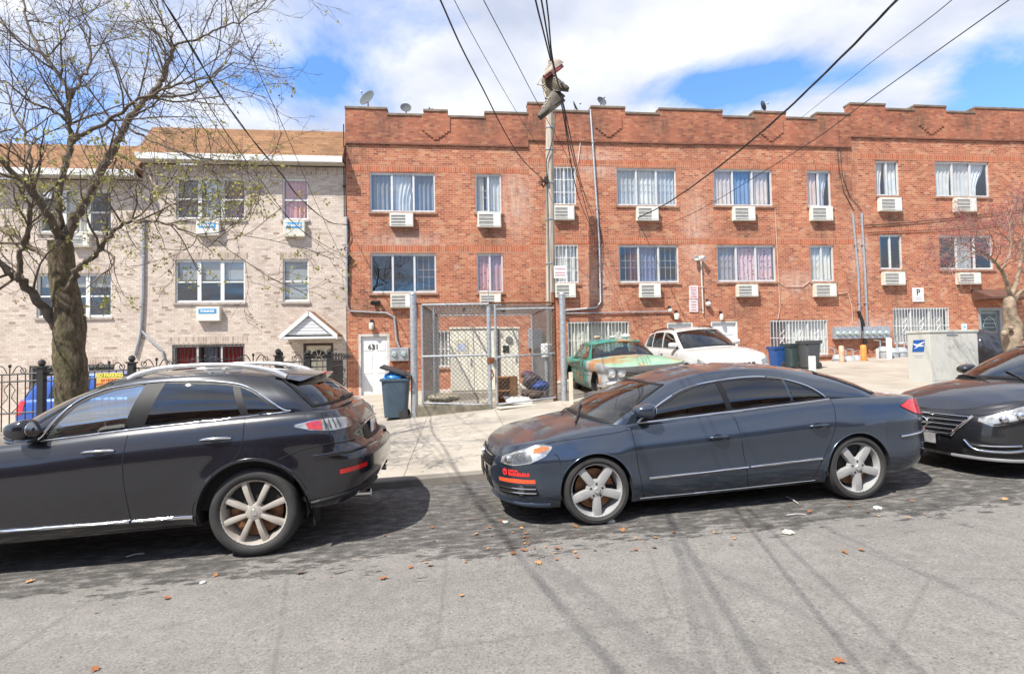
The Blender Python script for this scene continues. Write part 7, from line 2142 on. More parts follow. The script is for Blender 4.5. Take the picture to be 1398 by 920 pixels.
# ---------------------------------------------------------------- iron fence before the buff houses
Yf = 11.2
def fence(label, xa, xb, ztop_, Y, posts=(), slope=.03, heavy=False, scroll=True, yb=None):
    o = thing('iron_fence', label, 'fence', (xa, Y, gz(xa, Y)), group='black iron fences')
    yb = Y if yb is None else yb
    def P(x):
        t = (x - xa) / (xb - xa) if xb != xa else 0
        return Y + (yb - Y) * t
    zt = lambda x: ztop_ + slope * (x - xa)
    L_ = sqrt((xb - xa) ** 2 + (yb - Y) ** 2); N_ = max(2, int(L_ / .13))
    def PT(t): return xa + (xb - xa) * t, Y + (yb - Y) * t
    for hh in (0, -.14, -.75, -1.2):
        a, c = PT(0), PT(1); r = MB(); r.tube([(a[0], a[1], zt(a[0]) + hh), (c[0], c[1], zt(c[0]) + hh)], .016, 4); r.build('rail', M_iron, o)
    k = MB()
    for i in range(N_ + 1):
        x, y = PT(i / N_); k.box(x - .007, x + .007, y - .007, y + .007, gz(x, y) + .05, zt(x) + .0)
    k.build('pickets', M_iron, o)
    if scroll:
        for i in range(max(1, int(L_ / .75))):
            s = MB()
            x, y = PT((i + .5) / max(1, int(L_ / .75)))
            for sg in (-1, 1):
                s.tube([(x + sg * (.05 + .20 * q), y - .0, zt(x) + .02 + .12 * sin(pi * q) + .04 * q) for q in [j / 8 for j in range(9)]], .010, 4)
                s.tube([(x + sg * (.24 + .05 * cos(a)), y, zt(x) + .07 + .05 * sin(a)) for a in [2 * pi * j / 10 for j in range(11)]], .009, 4)
                s.tube([(x + sg * .03, y, zt(x) - .75), (x + sg * .16, y, zt(x) - .62), (x + sg * .03, y, zt(x) - .45), (x + sg * .10, y, zt(x) - .3), (x, y, zt(x) - .16)], .009, 4)
            s.tube([(x, y, zt(x)), (x, y, zt(x) + .14)], .012, 4); s.ball((x, y, zt(x) + .16), .028, 1, 1, 1.3, 8)
            s.build('scrollwork', M_iron, o)
    for x in posts:
        b = MB(); y = P(x); b.box(x - .055, x + .055, y - .055, y + .055, gz(x, y) - .05, zt(x) + .10); b.box(x - .075, x + .075, y - .075, y + .075, zt(x) + .10, zt(x) + .13); b.lathe([(0, .13), (.05, .1), (.065, .05), (.04, .0), (.03, -.01)], 10, Matrix.Translation((x, y, zt(x) + .14))); b.build('post', M_iron, o)
    return o
X = lambda px, Y=Yf: at(px, 520, Y).x
fence('black iron fence with scrolls at the left edge before the blue hatchback', X(-30), X(56), at(30, 512, Yf).z, Yf, (X(57),))
fence('black iron fence behind the street tree trunk', X(60), X(178), at(120, 509, Yf).z, Yf, ())
fo_ = fence('tall black iron fence above the crossover roof', X(180), X(378), at(280, 501, Yf).z, Yf, (X(180), X(380)), .03)
fence('black iron gate with pointed scrolls before the gabled porch', X(384, 12.5), X(449, 12.5), at(420, 494, 12.5).z, 12.5, (X(383, 12.5), X(421, 12.5), X(450, 12.5)))
fence('black iron fence return beside the red brick corner', X(452, 12.5), X(468, 15.5), at(460, 492, 12.5).z, 12.5, (), 0, yb=15.5)
# yellow notice wired to the fence
Yn = Yf - .06
x0, x1 = at(132, 518, Yn).x, at(167, 518, Yn).x; z1 = at(150, 509, Yn).z; z0 = at(150, 531, Yn).z
o = thing('fence_sign', 'yellow and orange no parking sign hung on the iron fence', 'sign', ((x0 + x1) / 2, Yn, z0))
b = MB(); b.box(x0, x1, Yn - .006, Yn, z0, z1, .002); b.build('panel', mat('sign_yellow', (.62, .52, .16), .5, var=.15), o)
b = MB(); b.box(x0 + .01, x1 - .01, Yn - .0085, Yn - .0065, z0 + (z1 - z0) * .72, z1 - .01); b.build('green_band', mat('sign_green', (.20, .22, .02), .5, var=.2), o)
b = MB(); b.box(x0 + .01, x1 - .01, Yn - .0085, Yn - .0065, z0 + .02, z0 + (z1 - z0) * .66); b.build('orange_field', mat('sign_orange', (.66, .36, .09), .5, var=.15), o)
text_mesh('lettering', 'NO PARKING', .105, facing(((x0 + x1) / 2, Yn - .009, z0 + (z1 - z0) * .85)), mat('sign_letters', (.70, .62, .12), .5, var=0), o, bold=.004, scalex=.80)
text_mesh('lettering', '24 HOUR', .075, facing(((x0 + x1) / 2, Yn - .011, z0 + (z1 - z0) * .54)), mat('sign_red_ink', (.45, .05, .02), .5, var=0), o, bold=.002)
text_mesh('lettering', 'ACTIVE DRIVEWAY', .06, facing(((x0 + x1) / 2, Yn - .011, z0 + (z1 - z0) * .30)), mat('sign_red_ink', (.45, .05, .02), .5, var=0), o, bold=.002, scalex=.9)

# ---------------------------------------------------------------- leaves and litter on the road
def leaf_mesh():
    b = MB(); L_ = [(0, -1), (.18, -.5), (.7, -.45), (.38, -.1), (.85, .25), (.32, .3), (.2, .75), (0, 1), (-.25, .7), (-.35, .3), (-.8, .2), (-.4, -.1), (-.65, -.5), (-.15, -.5)]
    b.add([(x, y, .18 * (x * x) + .12 * abs(y) * (1 if y > 0 else .4)) for x, y in L_] + [(0, 0, 0)], [(i, (i + 1) % 14, 14) for i in range(14)])
    return b
M_leaf = [mat('dry_leaf_orange', (.27, .115, .045), .75, var=.3, scale=2), mat('dry_leaf_tan', (.40, .22, .09), .75, var=.3, scale=2), mat('dry_leaf_brown', (.24, .09, .035), .75, var=.3, scale=2)]
protos = []
M_acs = None
rl = random.Random(3)
spots = [(715, 752), (745, 748), (760, 750), (788, 762), (700, 728), (712, 722), (785, 755), (895, 735), (893, 749), (868, 752), (786, 720), (850, 725), (855, 722), (812, 752), (735, 770), (715, 735), (920, 728), (1003, 737), (1153, 755), (1176, 752), (1241, 708), (1200, 706), (1170, 687), (1160, 692), (1372, 683), (1350, 689), (587, 773), (523, 791), (228, 818), (130, 838), (294, 787), (410, 784), (525, 732), (590, 721), (592, 739), (650, 730), (700, 757), (685, 712), (560, 776), (760, 765), (1145, 904), (130, 916), (630, 815), (40, 795), (1185, 700), (1105, 700), (640, 710), (668, 722), (1245, 685), (975, 728)]
for k in range(70):
    gx_ = rl.gauss(735, 70) if k < 45 else rl.uniform(430, 1390); gy_ = 745 - .085 * (gx_ - 735) + rl.gauss(0, 14)
    if not (860 < gx_ < 1120 and gy_ < 712): spots.append((gx_, gy_))
for i, (x, y) in enumerate(spots):
    p = gp(x, y); k = rl.randrange(3)
    if i < 3:
        o = leaf_mesh().build('fallen_leaf', M_leaf[i], None, world=False, smooth=60); protos.append(o)
        tag(o, 'dry orange-brown leaf lying on the asphalt near the parked cars', 'leaf', 'fallen leaves on the asphalt')
    else:
        o = protos[k].copy(); COL.objects.link(o)
    s_ = (rl.uniform(.018, .040) if i < 50 else rl.uniform(.007, .022)) * (1.15 if y > 780 else 1)
    o.scale = (s_, s_ * rl.uniform(.7, 1.1), s_); o.location = (p.x, p.y, p.z + .012); o.rotation_euler = (rl.uniform(-.3, .3), rl.uniform(-.3, .3), rl.uniform(0, 6.28))
def litter(name, x, y, r, col, label, flat=.45):
    p = gp(x, y); bm = bmesh.new(); bmesh.ops.create_icosphere(bm, subdivisions=3, radius=r)
    for v in bm.verts:
        v.co += v.co.normalized() * (mn.noise(v.co * (2.2 / r) + V((x, y, 0))) * r * .4); v.co.z *= flat
    b = MB(); b.bm(bm, Matrix.Translation((p.x, p.y, p.z + r * flat * .8))); tag(b.build(name, mat('lit_%d_%d' % (int(col[0] * 100), int(col[2] * 100)), col, .6, var=.15, scale=20), smooth=40), label, 'litter', 'litter on the road')
litter('crumpled_paper', 1076, 729, .042, (.62, .63, .52), 'crumpled pale green paper on the road right of centre'); litter('crumpled_paper', 1198, 695, .035, (.62, .62, .60), 'crumpled white paper behind the sedan rear wheel')
litter('crumpled_paper', 833, 713, .042, (.66, .65, .63), 'white plastic scrap under the sedan front tyre'); litter('crumpled_paper', 690, 713, .03, (.5, .5, .48), 'small grey-white scrap in front of the sedan nose', .3); litter('crumpled_paper', 277, 796, .022, (.55, .55, .53), 'tiny white scrap on the road near the crossover wheel')
def stick(x0, y0, x1, y1, col, label, r=.006):
    a, c = gp(x0, y0), gp(x1, y1); b = MB(); b.tube([a + V((0, 0, .012)), a.lerp(c, .5) + V((0, 0, .02)), c + V((0, 0, .012))], r, 5); tag(b.build('stick', mat('stick_%d' % int(col[0] * 100), col, .7, var=.1)), label, 'stick', 'sticks on the road')
stick(1073, 679, 1090, 689, (.45, .42, .38), 'thin pale stick in the shadow under the sedan'); stick(1074, 705, 1100, 704, (.4, .4, .4), 'thin grey strip on the road below the sedan'); stick(172, 762, 197, 757, (.40, .03, .09), 'thin pink-red straw under the crossover')
# ---------------------------------------------------------------- bare budding trees
M_bark = mat('bark', (.125, .098, .07), .95, var=.45, scale=9, bumps=.9, bscale=30)
M_twig = mat('twig_bark', (.12, .092, .075), .9, var=.3, scale=5)
def bark2():
    m, nt, b = newmat('mossy_bark')
    co = objco(nt, (1, 1, .35)); f = noise(nt, co, 26, 6, .7); g = noise(nt, objco(nt), 3, 5, .6)
    c = ramp(nt, f, [(.35, (.035, .026, .017)), (.5, (.115, .085, .05)), (.68, (.20, .155, .10))]).outputs[0]
    c = mix(nt, ramp(nt, g, [(.45, 0), (.65, .55)]).outputs[0], c, (.13, .125, .045))
    L(nt, c, b.inputs['Base Color']); b.inputs['Roughness'].default_value = .95
    bump(nt, b, f, 1.0, .03); return m
M_bark2 = bark2()
class Tree:
    def __init__(s, seed): s.r = random.Random(seed); s.limb = MB(); s.br = MB(); s.tw = MB(); s.tips = []
    def path(s, p, d, length, n, wob, up):
        pts = [p.copy()]; d = d.normalized()
        for i in range(n):
            d = (d + V((s.r.gauss(0, wob), s.r.gauss(0, wob), s.r.gauss(0, wob) + up))).normalized()
            p = p + d * (length / n); pts.append(p.copy())
        return pts
    def grow(s, pts, r0_, r1, lvl, dens):
        """children along a finished path"""
        n = len(pts) - 1
        L_ = sum((b - a).length for a, b in zip(pts, pts[1:]))
        k = max(1, int(L_ * dens[lvl]))
        for i in range(k):
            t = (.22 if lvl else .30) + (.78 if lvl else .70) * (i + s.r.random()) / k
            f = min(n - 1e-6, t * n); j = int(f); p = pts[j].lerp(pts[j + 1], f - j)
            ax = (pts[j + 1] - pts[j]).normalized()
            side = ax.orthogonal().normalized(); side.rotate(Matrix.Rotation(s.r.uniform(0, 6.28), 3, ax))
            ang = R(s.r.uniform(28, 62)); d = ax * cos(ang) + side * sin(ang)
            rr = r0_ + (r1 - r0_) * t
            if lvl == 0:
                ln = s.r.uniform(.6, 1.35) * s.sc * (1.15 - .5 * t); q = s.path(p, d, ln, 7, .14, .05); ra = min(rr * .5, .017 * s.sc)
                s.br.tube(q, [ra + (.005 - ra) * m / 7 for m in range(8)], 5, False); s.grow(q, ra, .005, 1, dens)
            elif lvl == 1:
                ln = s.r.uniform(.35, .85) * s.sc * (1.15 - .5 * t); q = s.path(p, d, ln, 5, .17, .03); ra = min(rr * .6, .006)
                s.tw.tube(q, [ra + (0.0022 - ra) * m / 5 for m in range(6)], 4, False); s.grow(q, ra, 0.0022, 2, dens)
            else:
                ln = s.r.uniform(.12, .36) * s.sc; q = s.path(p, d, ln, 3, .2, .0)
                s.tw.tube(q, [.0026, .0023, .002, .0016], 3, False); s.tips.append((q[-1], q[-2])); 
                if s.r.random() < .5: s.tips.append((q[2], q[1]))
    def limbpath(s, pts, r, dens, sm=5, kids_=True):
        q = polyspl(pts, sm); n = len(q) - 1
        for i in range(1, n):
            q[i] = q[i] + V((s.r.gauss(0, .012), s.r.gauss(0, .012), s.r.gauss(0, .012))) * s.sc
        rr = [(r[0] + (r[1] - r[0]) * (i / n) ** .8) * s.thin for i in range(n + 1)]
        rr = [a * (1 + .07 * mn.noise(V((i * .9, r[0] * 50, 0)))) for i, a in enumerate(rr)]
        s.limb.tube(q, rr, 9, True)
        if kids_: s.grow(q, r[0] * .7, r[1], 0, dens)
def PX(l, Y0, dY):
    """pixel polyline -> 3-D, depth drifting by dY along it"""
    n = len(l) - 1
    return [at(x, y, Y0 + dY * i / n) for i, (x, y) in enumerate(l)]
t = Tree(11); t.sc = 1.0; t.thin = .64
Yt = 7.55
base = at(100, 560, Yt)
root = thing('street_tree', 'bare street tree just budding, rising behind the black crossover', 'tree', (base.x, Yt, gz(base.x, Yt)))
trunk = MB()
zz = [(104, 640, .30), (101, 600, .22), (99, 560, .185), (97, 520, .18), (95, 480, .172), (96, 455, .178), (94, 430, .168), (90, 405, .155), (86, 380, .15), (84, 352, .142), (83, 330, .13)]
q = [at(x, y, Yt) for x, y, _ in zz]; q[0].z = gz(base.x, Yt) - .05
tq = polyspl(q, 6); tr_ = []
for i in range(len(tq)):
    f = i / 6; j = min(int(f), len(zz) - 2); tr_.append(zz[j][2] + (zz[j + 1][2] - zz[j][2]) * (f - j))
nb = len(trunk.v); trunk.tube(tq, tr_, 22, True)
trunk.v = [tuple(V(v) + (V(v) - V((tq[min(len(tq) - 1, i // 22)]))) * (.10 * mn.noise(V(v) * 9) + .10 * mn.noise(V(v) * 3)) if i < 22 * len(tq) else v) for i, v in enumerate(trunk.v)]
trunk.build('trunk', M_bark2, root, smooth=70)
dens = (4.4, 6.8, 10.5)
t.limbpath(PX([(88, 460), (62, 425), (40, 396), (24, 380), (10, 372), (-25, 330)], Yt, -.5), (.105, .05), dens)
t.limbpath(PX([(24, 382), (28, 350), (36, 320), (40, 285), (20, 250)], Yt - .35, -.4), (.06, .02), dens)
t.limbpath(PX([(84, 360), (66, 352), (45, 340), (20, 322), (-10, 312), (-40, 300)], Yt, .5), (.06, .03), dens)
t.limbpath(PX([(84, 335), (70, 300), (52, 275), (28, 246), (0, 220), (-40, 185)], Yt, -.7), (.095, .035), dens)
t.limbpath(PX([(82, 330), (80, 290), (80, 262), (90, 225), (97, 190), (92, 160), (95, 130), (78, 100), (55, 70), (38, 35), (30, -10), (28, -60)], Yt, .9), (.085, .015), dens)
t.limbpath(PX([(97, 195), (108, 185), (128, 178), (155, 160), (180, 142), (210, 128), (240, 115), (285, 105), (320, 85)], Yt + .3, -.9), (.055, .010), dens)
t.limbpath(PX([(97, 135), (105, 118), (118, 95), (124, 70), (122, 40), (110, 5), (100, -40)], Yt + .6, .6), (.04, .010), dens)
t.limbpath(PX([(86, 335), (100, 300), (118, 272), (140, 232), (158, 200), (172, 170), (190, 145), (207, 128), (222, 108), (232, 80), (236, 62)], Yt, .8), (.105, .045), dens)
t.limbpath(PX([(236, 64), (250, 58), (275, 52), (300, 38), (330, 28), (355, 10), (380, -15)], Yt + .8, -.5), (.032, .008), dens)
t.limbpath(PX([(236, 66), (232, 45), (222, 30), (215, 5), (205, -40)], Yt + .8, .4), (.034, .010), dens)
t.limbpath(PX([(207, 130), (240, 132), (265, 125), (290, 105), (310, 80), (322, 50), (330, 20)], Yt + .6, .8), (.030, .008), dens)
t.limbpath(PX([(92, 398), (104, 375), (116, 358), (135, 342), (150, 322), (168, 306), (190, 302), (230, 306), (262, 322), (290, 345)], Yt - .1, -.9), (.07, .010), dens)
t.limbpath(PX([(150, 210), (170, 215), (195, 235), (215, 262), (230, 280), (255, 300)], Yt + .4, -.8), (.035, .008), dens)
t.limbpath(PX([(172, 172), (200, 190), (235, 205), (275, 215), (320, 222), (350, 240)], Yt + .6, -.6), (.03, .007), dens)
t.limbpath(PX([(160, 205), (155, 235), (148, 270), (146, 300)], Yt + .4, -.5), (.02, .006), dens)
t.limbpath(PX([(60, 290), (45, 250), (40, 200), (20, 150), (5, 110)], Yt - .3, .5), (.045, .012), dens)
t.limbpath(PX([(92, 165), (70, 150), (45, 140), (15, 118), (-20, 100)], Yt + .4, -.6), (.035, .010), dens)
t.limbpath(PX([(60, 80), (85, 55), (95, 25), (90, -20)], Yt + .7, .2), (.022, .008), dens)
t.limbpath(PX([(268, 322), (300, 330), (330, 322), (345, 318)], Yt - .9, -.3), (.014, .006), dens)
t.limb.build('limbs', M_bark, root, smooth=70); t.br.build('branches', M_bark, root, smooth=70, fix=False); t.tw.build('twigs', M_twig, root, fix=False)
def buds(tips, rr, prob, size, zlim):
    b = MB()
    for (p, q) in tips:
        if rr.random() > prob(p): continue
        for k in range(rr.randint(3, 6)):
            c = p + V((rr.gauss(0, .02), rr.gauss(0, .02), rr.gauss(-.012, .02)))
            u = V((rr.gauss(0, 1), rr.gauss(0, 1), rr.gauss(-.6, 1))).normalized(); v = u.orthogonal().normalized(); v.rotate(Matrix.Rotation(rr.uniform(0, 6.28), 3, u))
            l = size * rr.uniform(.6, 1.4); w_ = l * .38
            b.add([c - v * w_ * .2, c + u * l * .5 - v * w_, c + u * l, c + u * l * .5 + v * w_], [(0, 1, 2, 3)])
    return b
rr = random.Random(5)
def leafmat(name, c1, c2):
    m, nt, b = newmat(name); f = noise(nt, objco(nt), 2.5, 3)
    L(nt, ramp(nt, f, [(.3, c1), (.7, c2)]).outputs[0], b.inputs['Base Color']); b.inputs['Roughness'].default_value = .6
    tr = N(nt, 'ShaderNodeBsdfTranslucent'); L(nt, ramp(nt, f, [(.3, c1), (.7, c2)]).outputs[0], tr.inputs[0])
    mx = N(nt, 'ShaderNodeMixShader'); mx.inputs[0].default_value = .4; L(nt, b.outputs[0], mx.inputs[1]); L(nt, tr.outputs[0], mx.inputs[2]); L(nt, mx.outputs[0], nt.nodes['Material Output'].inputs[0])
    return m
buds(t.tips, rr, lambda p: .10 + .42 * smoothstep(5.0, 3.6, p.z) if True else 0, .034, 0).build('buds', leafmat('fresh_bud', (.22, .21, .05), (.42, .40, .11)), root, fix=False)
print('TREE tips', len(t.tips), 'faces', len(t.tw.f), len(t.br.f))

# small tree at the right
t2 = Tree(23); t2.sc = .75; t2.thin = .9
Y2 = 10.3
b0 = at(1383, 480, Y2)
root2 = thing('small_tree', 'small pale-barked tree with red buds behind the saloon at right', 'tree', (b0.x, Y2, gz(b0.x, Y2)))
tk = MB(); zz = [(1386, 530, .15), (1385, 490, .14), (1382, 472, .165), (1381, 458, .18), (1383, 445, .16), (1379, 430, .12), (1378, 415, .11), (1379, 404, .10)]
q = [at(x, y, Y2) for x, y, _ in zz]; q[0].z = gz(b0.x, Y2) - .05
tq = polyspl(q, 5); tr_ = [zz[min(int(i / 5), len(zz) - 2)][2] + (zz[min(int(i / 5), len(zz) - 2) + 1][2] - zz[min(int(i / 5), len(zz) - 2)][2]) * (i / 5 - min(int(i / 5), len(zz) - 2)) for i in range(len(tq))]
tk.tube(tq, tr_, 16, True); tk.ball(at(1372, 455, Y2 - .1), .07); tk.ball(at(1390, 462, Y2 - .1), .08); tk.ball(at(1380, 448, Y2 - .15), .05)
M_pale = mat('pale_bark', (.26, .20, .14), .9, var=.4, scale=8, bumps=.6)
tk.build('trunk', M_pale, root2, smooth=70)
d2 = (6.5, 9, 12)
t2.limbpath(PX([(1379, 408), (1374, 385), (1366, 368), (1352, 352), (1335, 340), (1316, 333), (1296, 328)], Y2, -.5), (.055, .010), d2)
t2.limbpath(PX([(1378, 410), (1388, 385), (1394, 355), (1398, 320), (1396, 290)], Y2, .3), (.06, .015), d2)
t2.limbpath(PX([(1380, 415), (1395, 398), (1412, 380), (1430, 360)], Y2, -.3), (.06, .02), d2)
t2.limbpath(PX([(1366, 368), (1378, 345), (1380, 318), (1374, 290)], Y2 - .2, .2), (.025, .008), d2)
t2.limbpath(PX([(1335, 341), (1318, 350), (1300, 362), (1288, 372)], Y2 - .4, -.2), (.015, .006), d2)
t2.limbpath(PX([(1390, 340), (1370, 322), (1345, 315), (1320, 318)], Y2 + .1, -.3), (.018, .006), d2)
t2.limbpath(PX([(1396, 350), (1385, 330), (1384, 300)], Y2 + .3, .3), (.018, .006), d2)
t2.limb.build('limbs', M_pale, root2, smooth=70); t2.br.build('branches', mat('reddish_bark', (.24, .15, .12), .9, var=.3), root2, smooth=70, fix=False); t2.tw.build('twigs', mat('reddish_twig', (.26, .15, .13), .9, var=.3), root2, fix=False)
buds(t2.tips, rr, lambda p: .55, .022, 0).build('buds', leafmat('red_bud', (.28, .03, .05), (.45, .12, .12)), root2, fix=False)
# ---------------------------------------------------------------- utility pole
Yp = 17.2
pb = at(753, 545, Yp); pt = at(750, 148, Yp)
pole = thing('utility_pole', 'weathered pale wooden utility pole rising behind the enclosure', 'pole', (pb.x, Yp, gz(pb.x, Yp)))
b = MB(); b.tube([(pb.x, Yp, gz(pb.x, Yp) - .1), (pb.x + (pt.x - pb.x) * .5, Yp, (pb.z + pt.z) / 2), (pt.x, Yp, pt.z)], [.16, .15, .125], 16)
def woodmat():
    m, nt, bb = newmat('weathered_pole'); f = noise(nt, objco(nt, (14, 14, .6)), 1.6, 6, .65)
    L(nt, ramp(nt, f, [(.3, (.20, .155, .115)), (.55, (.44, .38, .31)), (.75, (.55, .49, .42))]).outputs[0], bb.inputs['Base Color']); bb.inputs['Roughness'].default_value = .9
    bump(nt, bb, f, .5, .02); return m
b.build('shaft', woodmat(), pole, smooth=60)
b = MB(); b.tube([at(745.5, 238, Yp - .12), at(748, 330, Yp - .14), at(750, 415, Yp - .14), at(751, 470, Yp - .14)], .03, 6); b.build('riser_pipe', mat('riser_grey', (.20, .19, .17), .7, var=.2), pole, smooth=60)
for y in (175, 205, 250, 300, 360):
    b = MB(); p = at(750.5, y, Yp); b.lathe([(.137 + .02 * (y - 150) / 300, -.02), (.15 + .02 * (y - 150) / 300, -.02), (.15 + .02 * (y - 150) / 300, .02), (.137 + .02 * (y - 150) / 300, .02)], 16, Matrix.Translation(p), closed=True); b.build('steel_band', M_galv, pole)
b = MB(); p = at(746, 246, Yp - .16)
for i in range(5): b.tube([p + V((-.05, 0, -.05)), p + V((-.18 - .05 * i, -.05 * i, .12 - .08 * i)), p + V((-.1, .02, -.28 + .02 * i)), p + V((0, 0, -.05))], .012, 4)
b.box(p.x - .07, p.x + .05, p.y - .06, p.y + .05, p.z - .1, p.z + .1, .01); b.build('cable_clamp', M_wire, pole)
b = MB(); q = [at(758, 150, Yp), at(757, 175, Yp - .17), at(752, 200, Yp - .2), at(746, 220, Yp - .17), at(747, 245, Yp - .15)]; b.tube(polyspl(q, 6), .018, 5); b.build('down_lead', M_wire, pole, smooth=60)
x0, x1 = at(756, 371, Yp - .2).x, at(773, 371, Yp - .2).x; z1, z0 = at(764, 363, Yp - .2).z, at(764, 380, Yp - .2).z
o = thing('pole_sign', 'small white sign with red lines fixed to the wooden pole', 'sign', ((x0 + x1) / 2, Yp - .2, z0))
b = MB(); b.box(x0, x1, Yp - .21, Yp - .2, z0, z1, .003); b.build('panel', mat('sign_68', (.68, .66, .66), .5, var=.08), o)
for f in (.75, .45, .25):
    b = MB(); b.box(x0 + .04, x1 - .04, Yp - .2135, Yp - .2105, z0 + (z1 - z0) * f - .014, z0 + (z1 - z0) * f + .014); b.build('lettering_line', mat('line_45', RDl, .6, var=0), o)

# ---------------------------------------------------------------- overhead wires
def wire(label, pxs, d0, Yend, r=.011, group='overhead wires', twist=0, back=9.0, end=None):
    """pxs run from the top edge of the photo to the far end; all points lie in one vertical plane"""
    P0 = atd(pxs[0][0], pxs[0][1], d0); P1 = end or at(pxs[-1][0], pxs[-1][1], Yend)
    h = V((P1.x - P0.x, P1.y - P0.y, 0)); n = V((-h.y, h.x, 0)).normalized()
    pts = [P0]
    for (x, y) in pxs[1:-1]:
        d = ray(x, y); s = (P0 - EYE).dot(n) / d.dot(n); pts.append(EYE + d * s)
    pts.append(P1)
    # carry on over the street behind the camera with the curve the wire already has
    s0 = (pts[1] - pts[0]); g = s0.z / max(.01, sqrt(s0.x ** 2 + s0.y ** 2)); hd = h.normalized(); ext = []
    for k in range(6, 0, -1):
        u = back * k / 6; ext.append(P0 - hd * u + V((0, 0, -g * u * .6 + .012 * u * u)))
    q = polyspl(ext + pts, 5)
    b = MB()
    if twist:
        for j in range(twist):
            w = []
            for i, p in enumerate(q):
                a = i * .9 + 2 * pi * j / twist; w.append(p + V((cos(a), 0, sin(a))) * r * 1.1)
            b.tube(w, r, 5, False)
    else: b.tube(q, r, 6, False)
    tag(b.build('overhead_wire', M_wire, smooth=70, fix=False), label, 'wire', group)
    return pts
wire('thick twisted cable slanting from top right to the brick wall', [(1225, 0), (1150, 77), (1060, 163), (985, 225), (915, 275), (870, 298)], 6.5, YF - .05, .0095, twist=3)
wire('thin wire at upper right vanishing behind the parapet', [(1300, 0), (1190, 85), (1094, 161)], 7.5, YF + .05, .0068)
wire('rightmost thin wire crossing the parapet of the tall brick pair', [(1378, 0), (1180, 141), (1119, 186), (1048, 231), (960, 284), (900, 312)], 7.0, YF - .05, .008)
wire('thick wire sagging to the wooden pole from the upper left', [(601, 0), (630, 65), (660, 123), (690, 182), (715, 220), (743, 247)], 6.5, Yp - .15, .012)
wire('thin wire left of the hanging shoes ending at the pole', [(620, 0), (660, 75), (704, 151), (744, 214)], 7.5, Yp - .12, .006)
wire('thin wire nearest the shoes passing the pole top', [(660, 0), (700, 76), (735, 143), (775, 215), (811, 292)], 7.0, YF - .12, .0068)
A = wire('leftmost strand of the cables carrying the shoes', [(731, 0), (741, 40), (752, 84), (768, 150), (790, 270), (812, 322)], 4.4, YF - .12, .008)
wire('middle strand of the cables carrying the shoes', [(739, 0), (746, 40), (754, 84), (771, 150), (796, 260), (814, 308)], 4.4, YF - .12, .0075)
wire('right strand of the cables carrying the shoes', [(746, 0), (750, 40), (755, 84), (770, 150), (786, 230), (816, 345)], 4.4, YF - .12, .0068)
wire('thick wavy cable across the street tree to the buff and red joint', [(222, 0), (262, 66), (302, 132), (348, 195), (386, 240), (410, 271), (449, 303), (474, 307)], 6.0, YF - .05, .008, twist=2)
wire('thin wire through the tree to the lower clamp on the joint', [(205, 0), (247, 80), (300, 168), (350, 238), (410, 313), (474, 352)], 6.0, YF - .05, .0075)
wire('second thin wire through the tree to the lower clamp', [(190, 0), (240, 92), (310, 195), (372, 276), (430, 330), (475, 362)], 6.3, YF - .05, .006)
wire('thin steep wire right of the tree to the red brick corner', [(313, 0), (351, 94), (390, 181), (435, 285), (476, 372)], 7.0, YF - .05, .006)

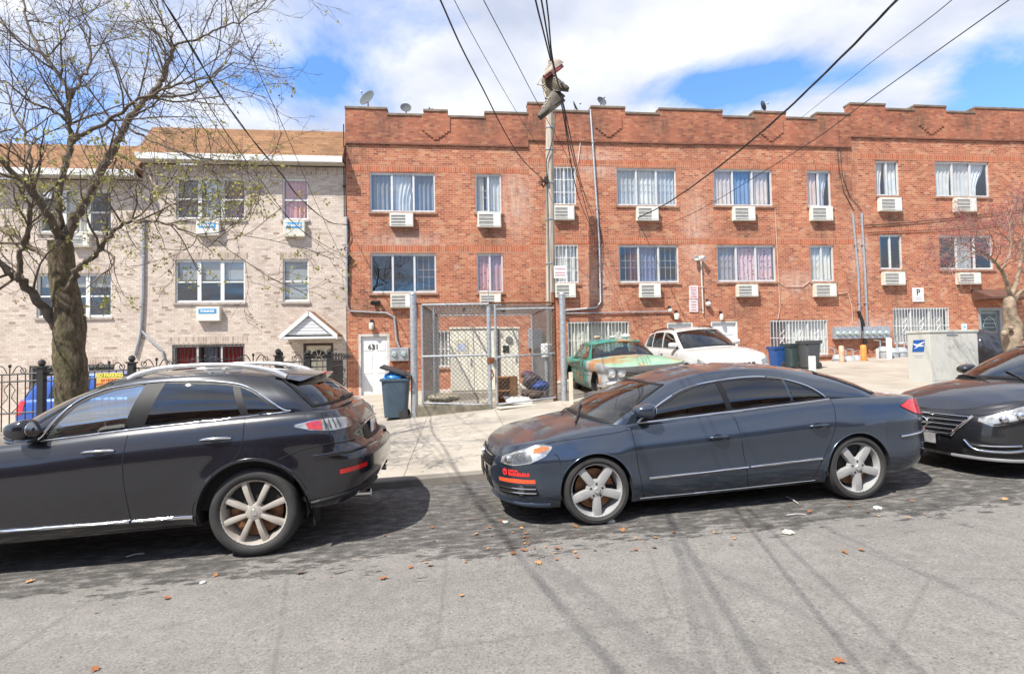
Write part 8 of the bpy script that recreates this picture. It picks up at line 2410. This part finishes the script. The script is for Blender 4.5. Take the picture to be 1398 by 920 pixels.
# ---------------------------------------------------------------- shoes thrown over the cables
def shoe(name, label, toe, heel, up, L_, m_up, m_sole):
    toe, heel = V(toe), V(heel); f = (toe - heel).normalized(); u = (V(up) - f * V(up).dot(f)).normalized(); s_ = f.cross(u)
    c = (toe + heel) / 2; o = thing(name, label, 'shoe', tuple(c), group='shoes hanging from the cables')
    M = Matrix((f, s_, u)).transposed().to_4x4(); M.translation = c
    prof = [(-.5, .13, .16), (-.42, .155, .30), (-.3, .155, .34), (-.15, .15, .30), (0, .155, .23), (.15, .17, .17), (.3, .175, .13), (.42, .14, .10), (.5, .05, .05)]
    b = MB(); n = 14
    def fn(uu, v):
        x = -.5 + uu; w = spl([(p[0], p[1]) for p in prof], x); h = spl([(p[0], p[2]) for p in prof], x); a = pi * v
        return M @ V((x * L_, w * L_ * cos(a) * (1 - .25 * sin(a) ** 3) * .95, (h * sin(a) ** .8) * L_))
    b.grid(fn, 20, n); b.build('upper', m_up, o, smooth=60)
    q = MB(); ol = [(.5 * cos(a), (.155 + .025 * cos(a)) * sin(a) * (1 - .18 * math.exp(-((cos(a) + .15) / .25) ** 2))) for a in [2 * pi * i / 32 for i in range(32)]]
    vs = [M @ V((x * L_ * 1.02, y * L_ * 1.06, z)) for z in (-.085 * L_, .02 * L_) for x, y in ol]
    q.add(vs, [tuple(range(31, -1, -1)), tuple(range(32, 64))] + [(i, (i + 1) % 32, 32 + (i + 1) % 32, 32 + i) for i in range(32)]); q.build('sole', m_sole, o, smooth=40)
    l = MB()
    for i in range(4):
        x = -.08 + i * .09; h = spl([(p[0], p[2]) for p in prof], x); w = spl([(p[0], p[1]) for p in prof], x)
        l.tube([M @ V((x * L_, -w * .6 * L_, h * .82 * L_)), M @ V(((x + .02) * L_, 0, h * 1.02 * L_)), M @ V((x * L_, w * .6 * L_, h * .82 * L_))], .009, 5)
    l.tube([M @ V((-.05 * L_, 0, .3 * L_)), M @ V((-.2 * L_, .05, .42 * L_)), A[2] + V((.0, 0, .0))], .007, 4); l.build('laces', mat('shoe_lace', (.42, .38, .30), .8, var=.2), o, smooth=60)
    return o
D = A[2].length and (A[2] - EYE).dot(A_)
print('SHOE depth', D)
S_ = lambda x, y, dd=0: atd(x, y, D + dd - .16)
M_pk = mat('dirty_white_leather', (.36, .30, .25), .7, var=.35, scale=18); M_pks = mat('maroon_sole', (.30, .07, .07), .7, var=.25, scale=12)
M_bw = mat('worn_brown_leather', (.075, .055, .03), .7, var=.45, scale=14); M_bws = mat('grey_sole', (.09, .08, .06), .8, var=.35, scale=14)
shoe('hanging_shoe', 'dirty white shoe with maroon sole, topmost of those on the cables', S_(741, 106, -.05), S_(769, 88, .1), (-.55, -.1, .75), .30, M_pk, M_pks)
shoe('hanging_shoe', 'worn brown boot in the middle, toe to the right', S_(776, 122, -.1), S_(744, 116, .1), (-.1, -.35, 1), .32, M_bw, M_bws)
shoe('hanging_shoe', 'worn brown boot in the middle, toe hanging down left', S_(748, 138, .0), S_(752, 108, .12), (-1, -.3, .1), .29, M_bw, M_bws)
shoe('hanging_shoe', 'grey-white sneaker with dark worn sole, lowest of the shoes', S_(735, 161, -.08), S_(770, 134, .05), (-.5, -.15, .75), .37, mat('grey_sneaker', (.10, .085, .065), .7, var=.4, scale=18), mat('worn_sole', (.08, .065, .045), .8, var=.35, scale=12))
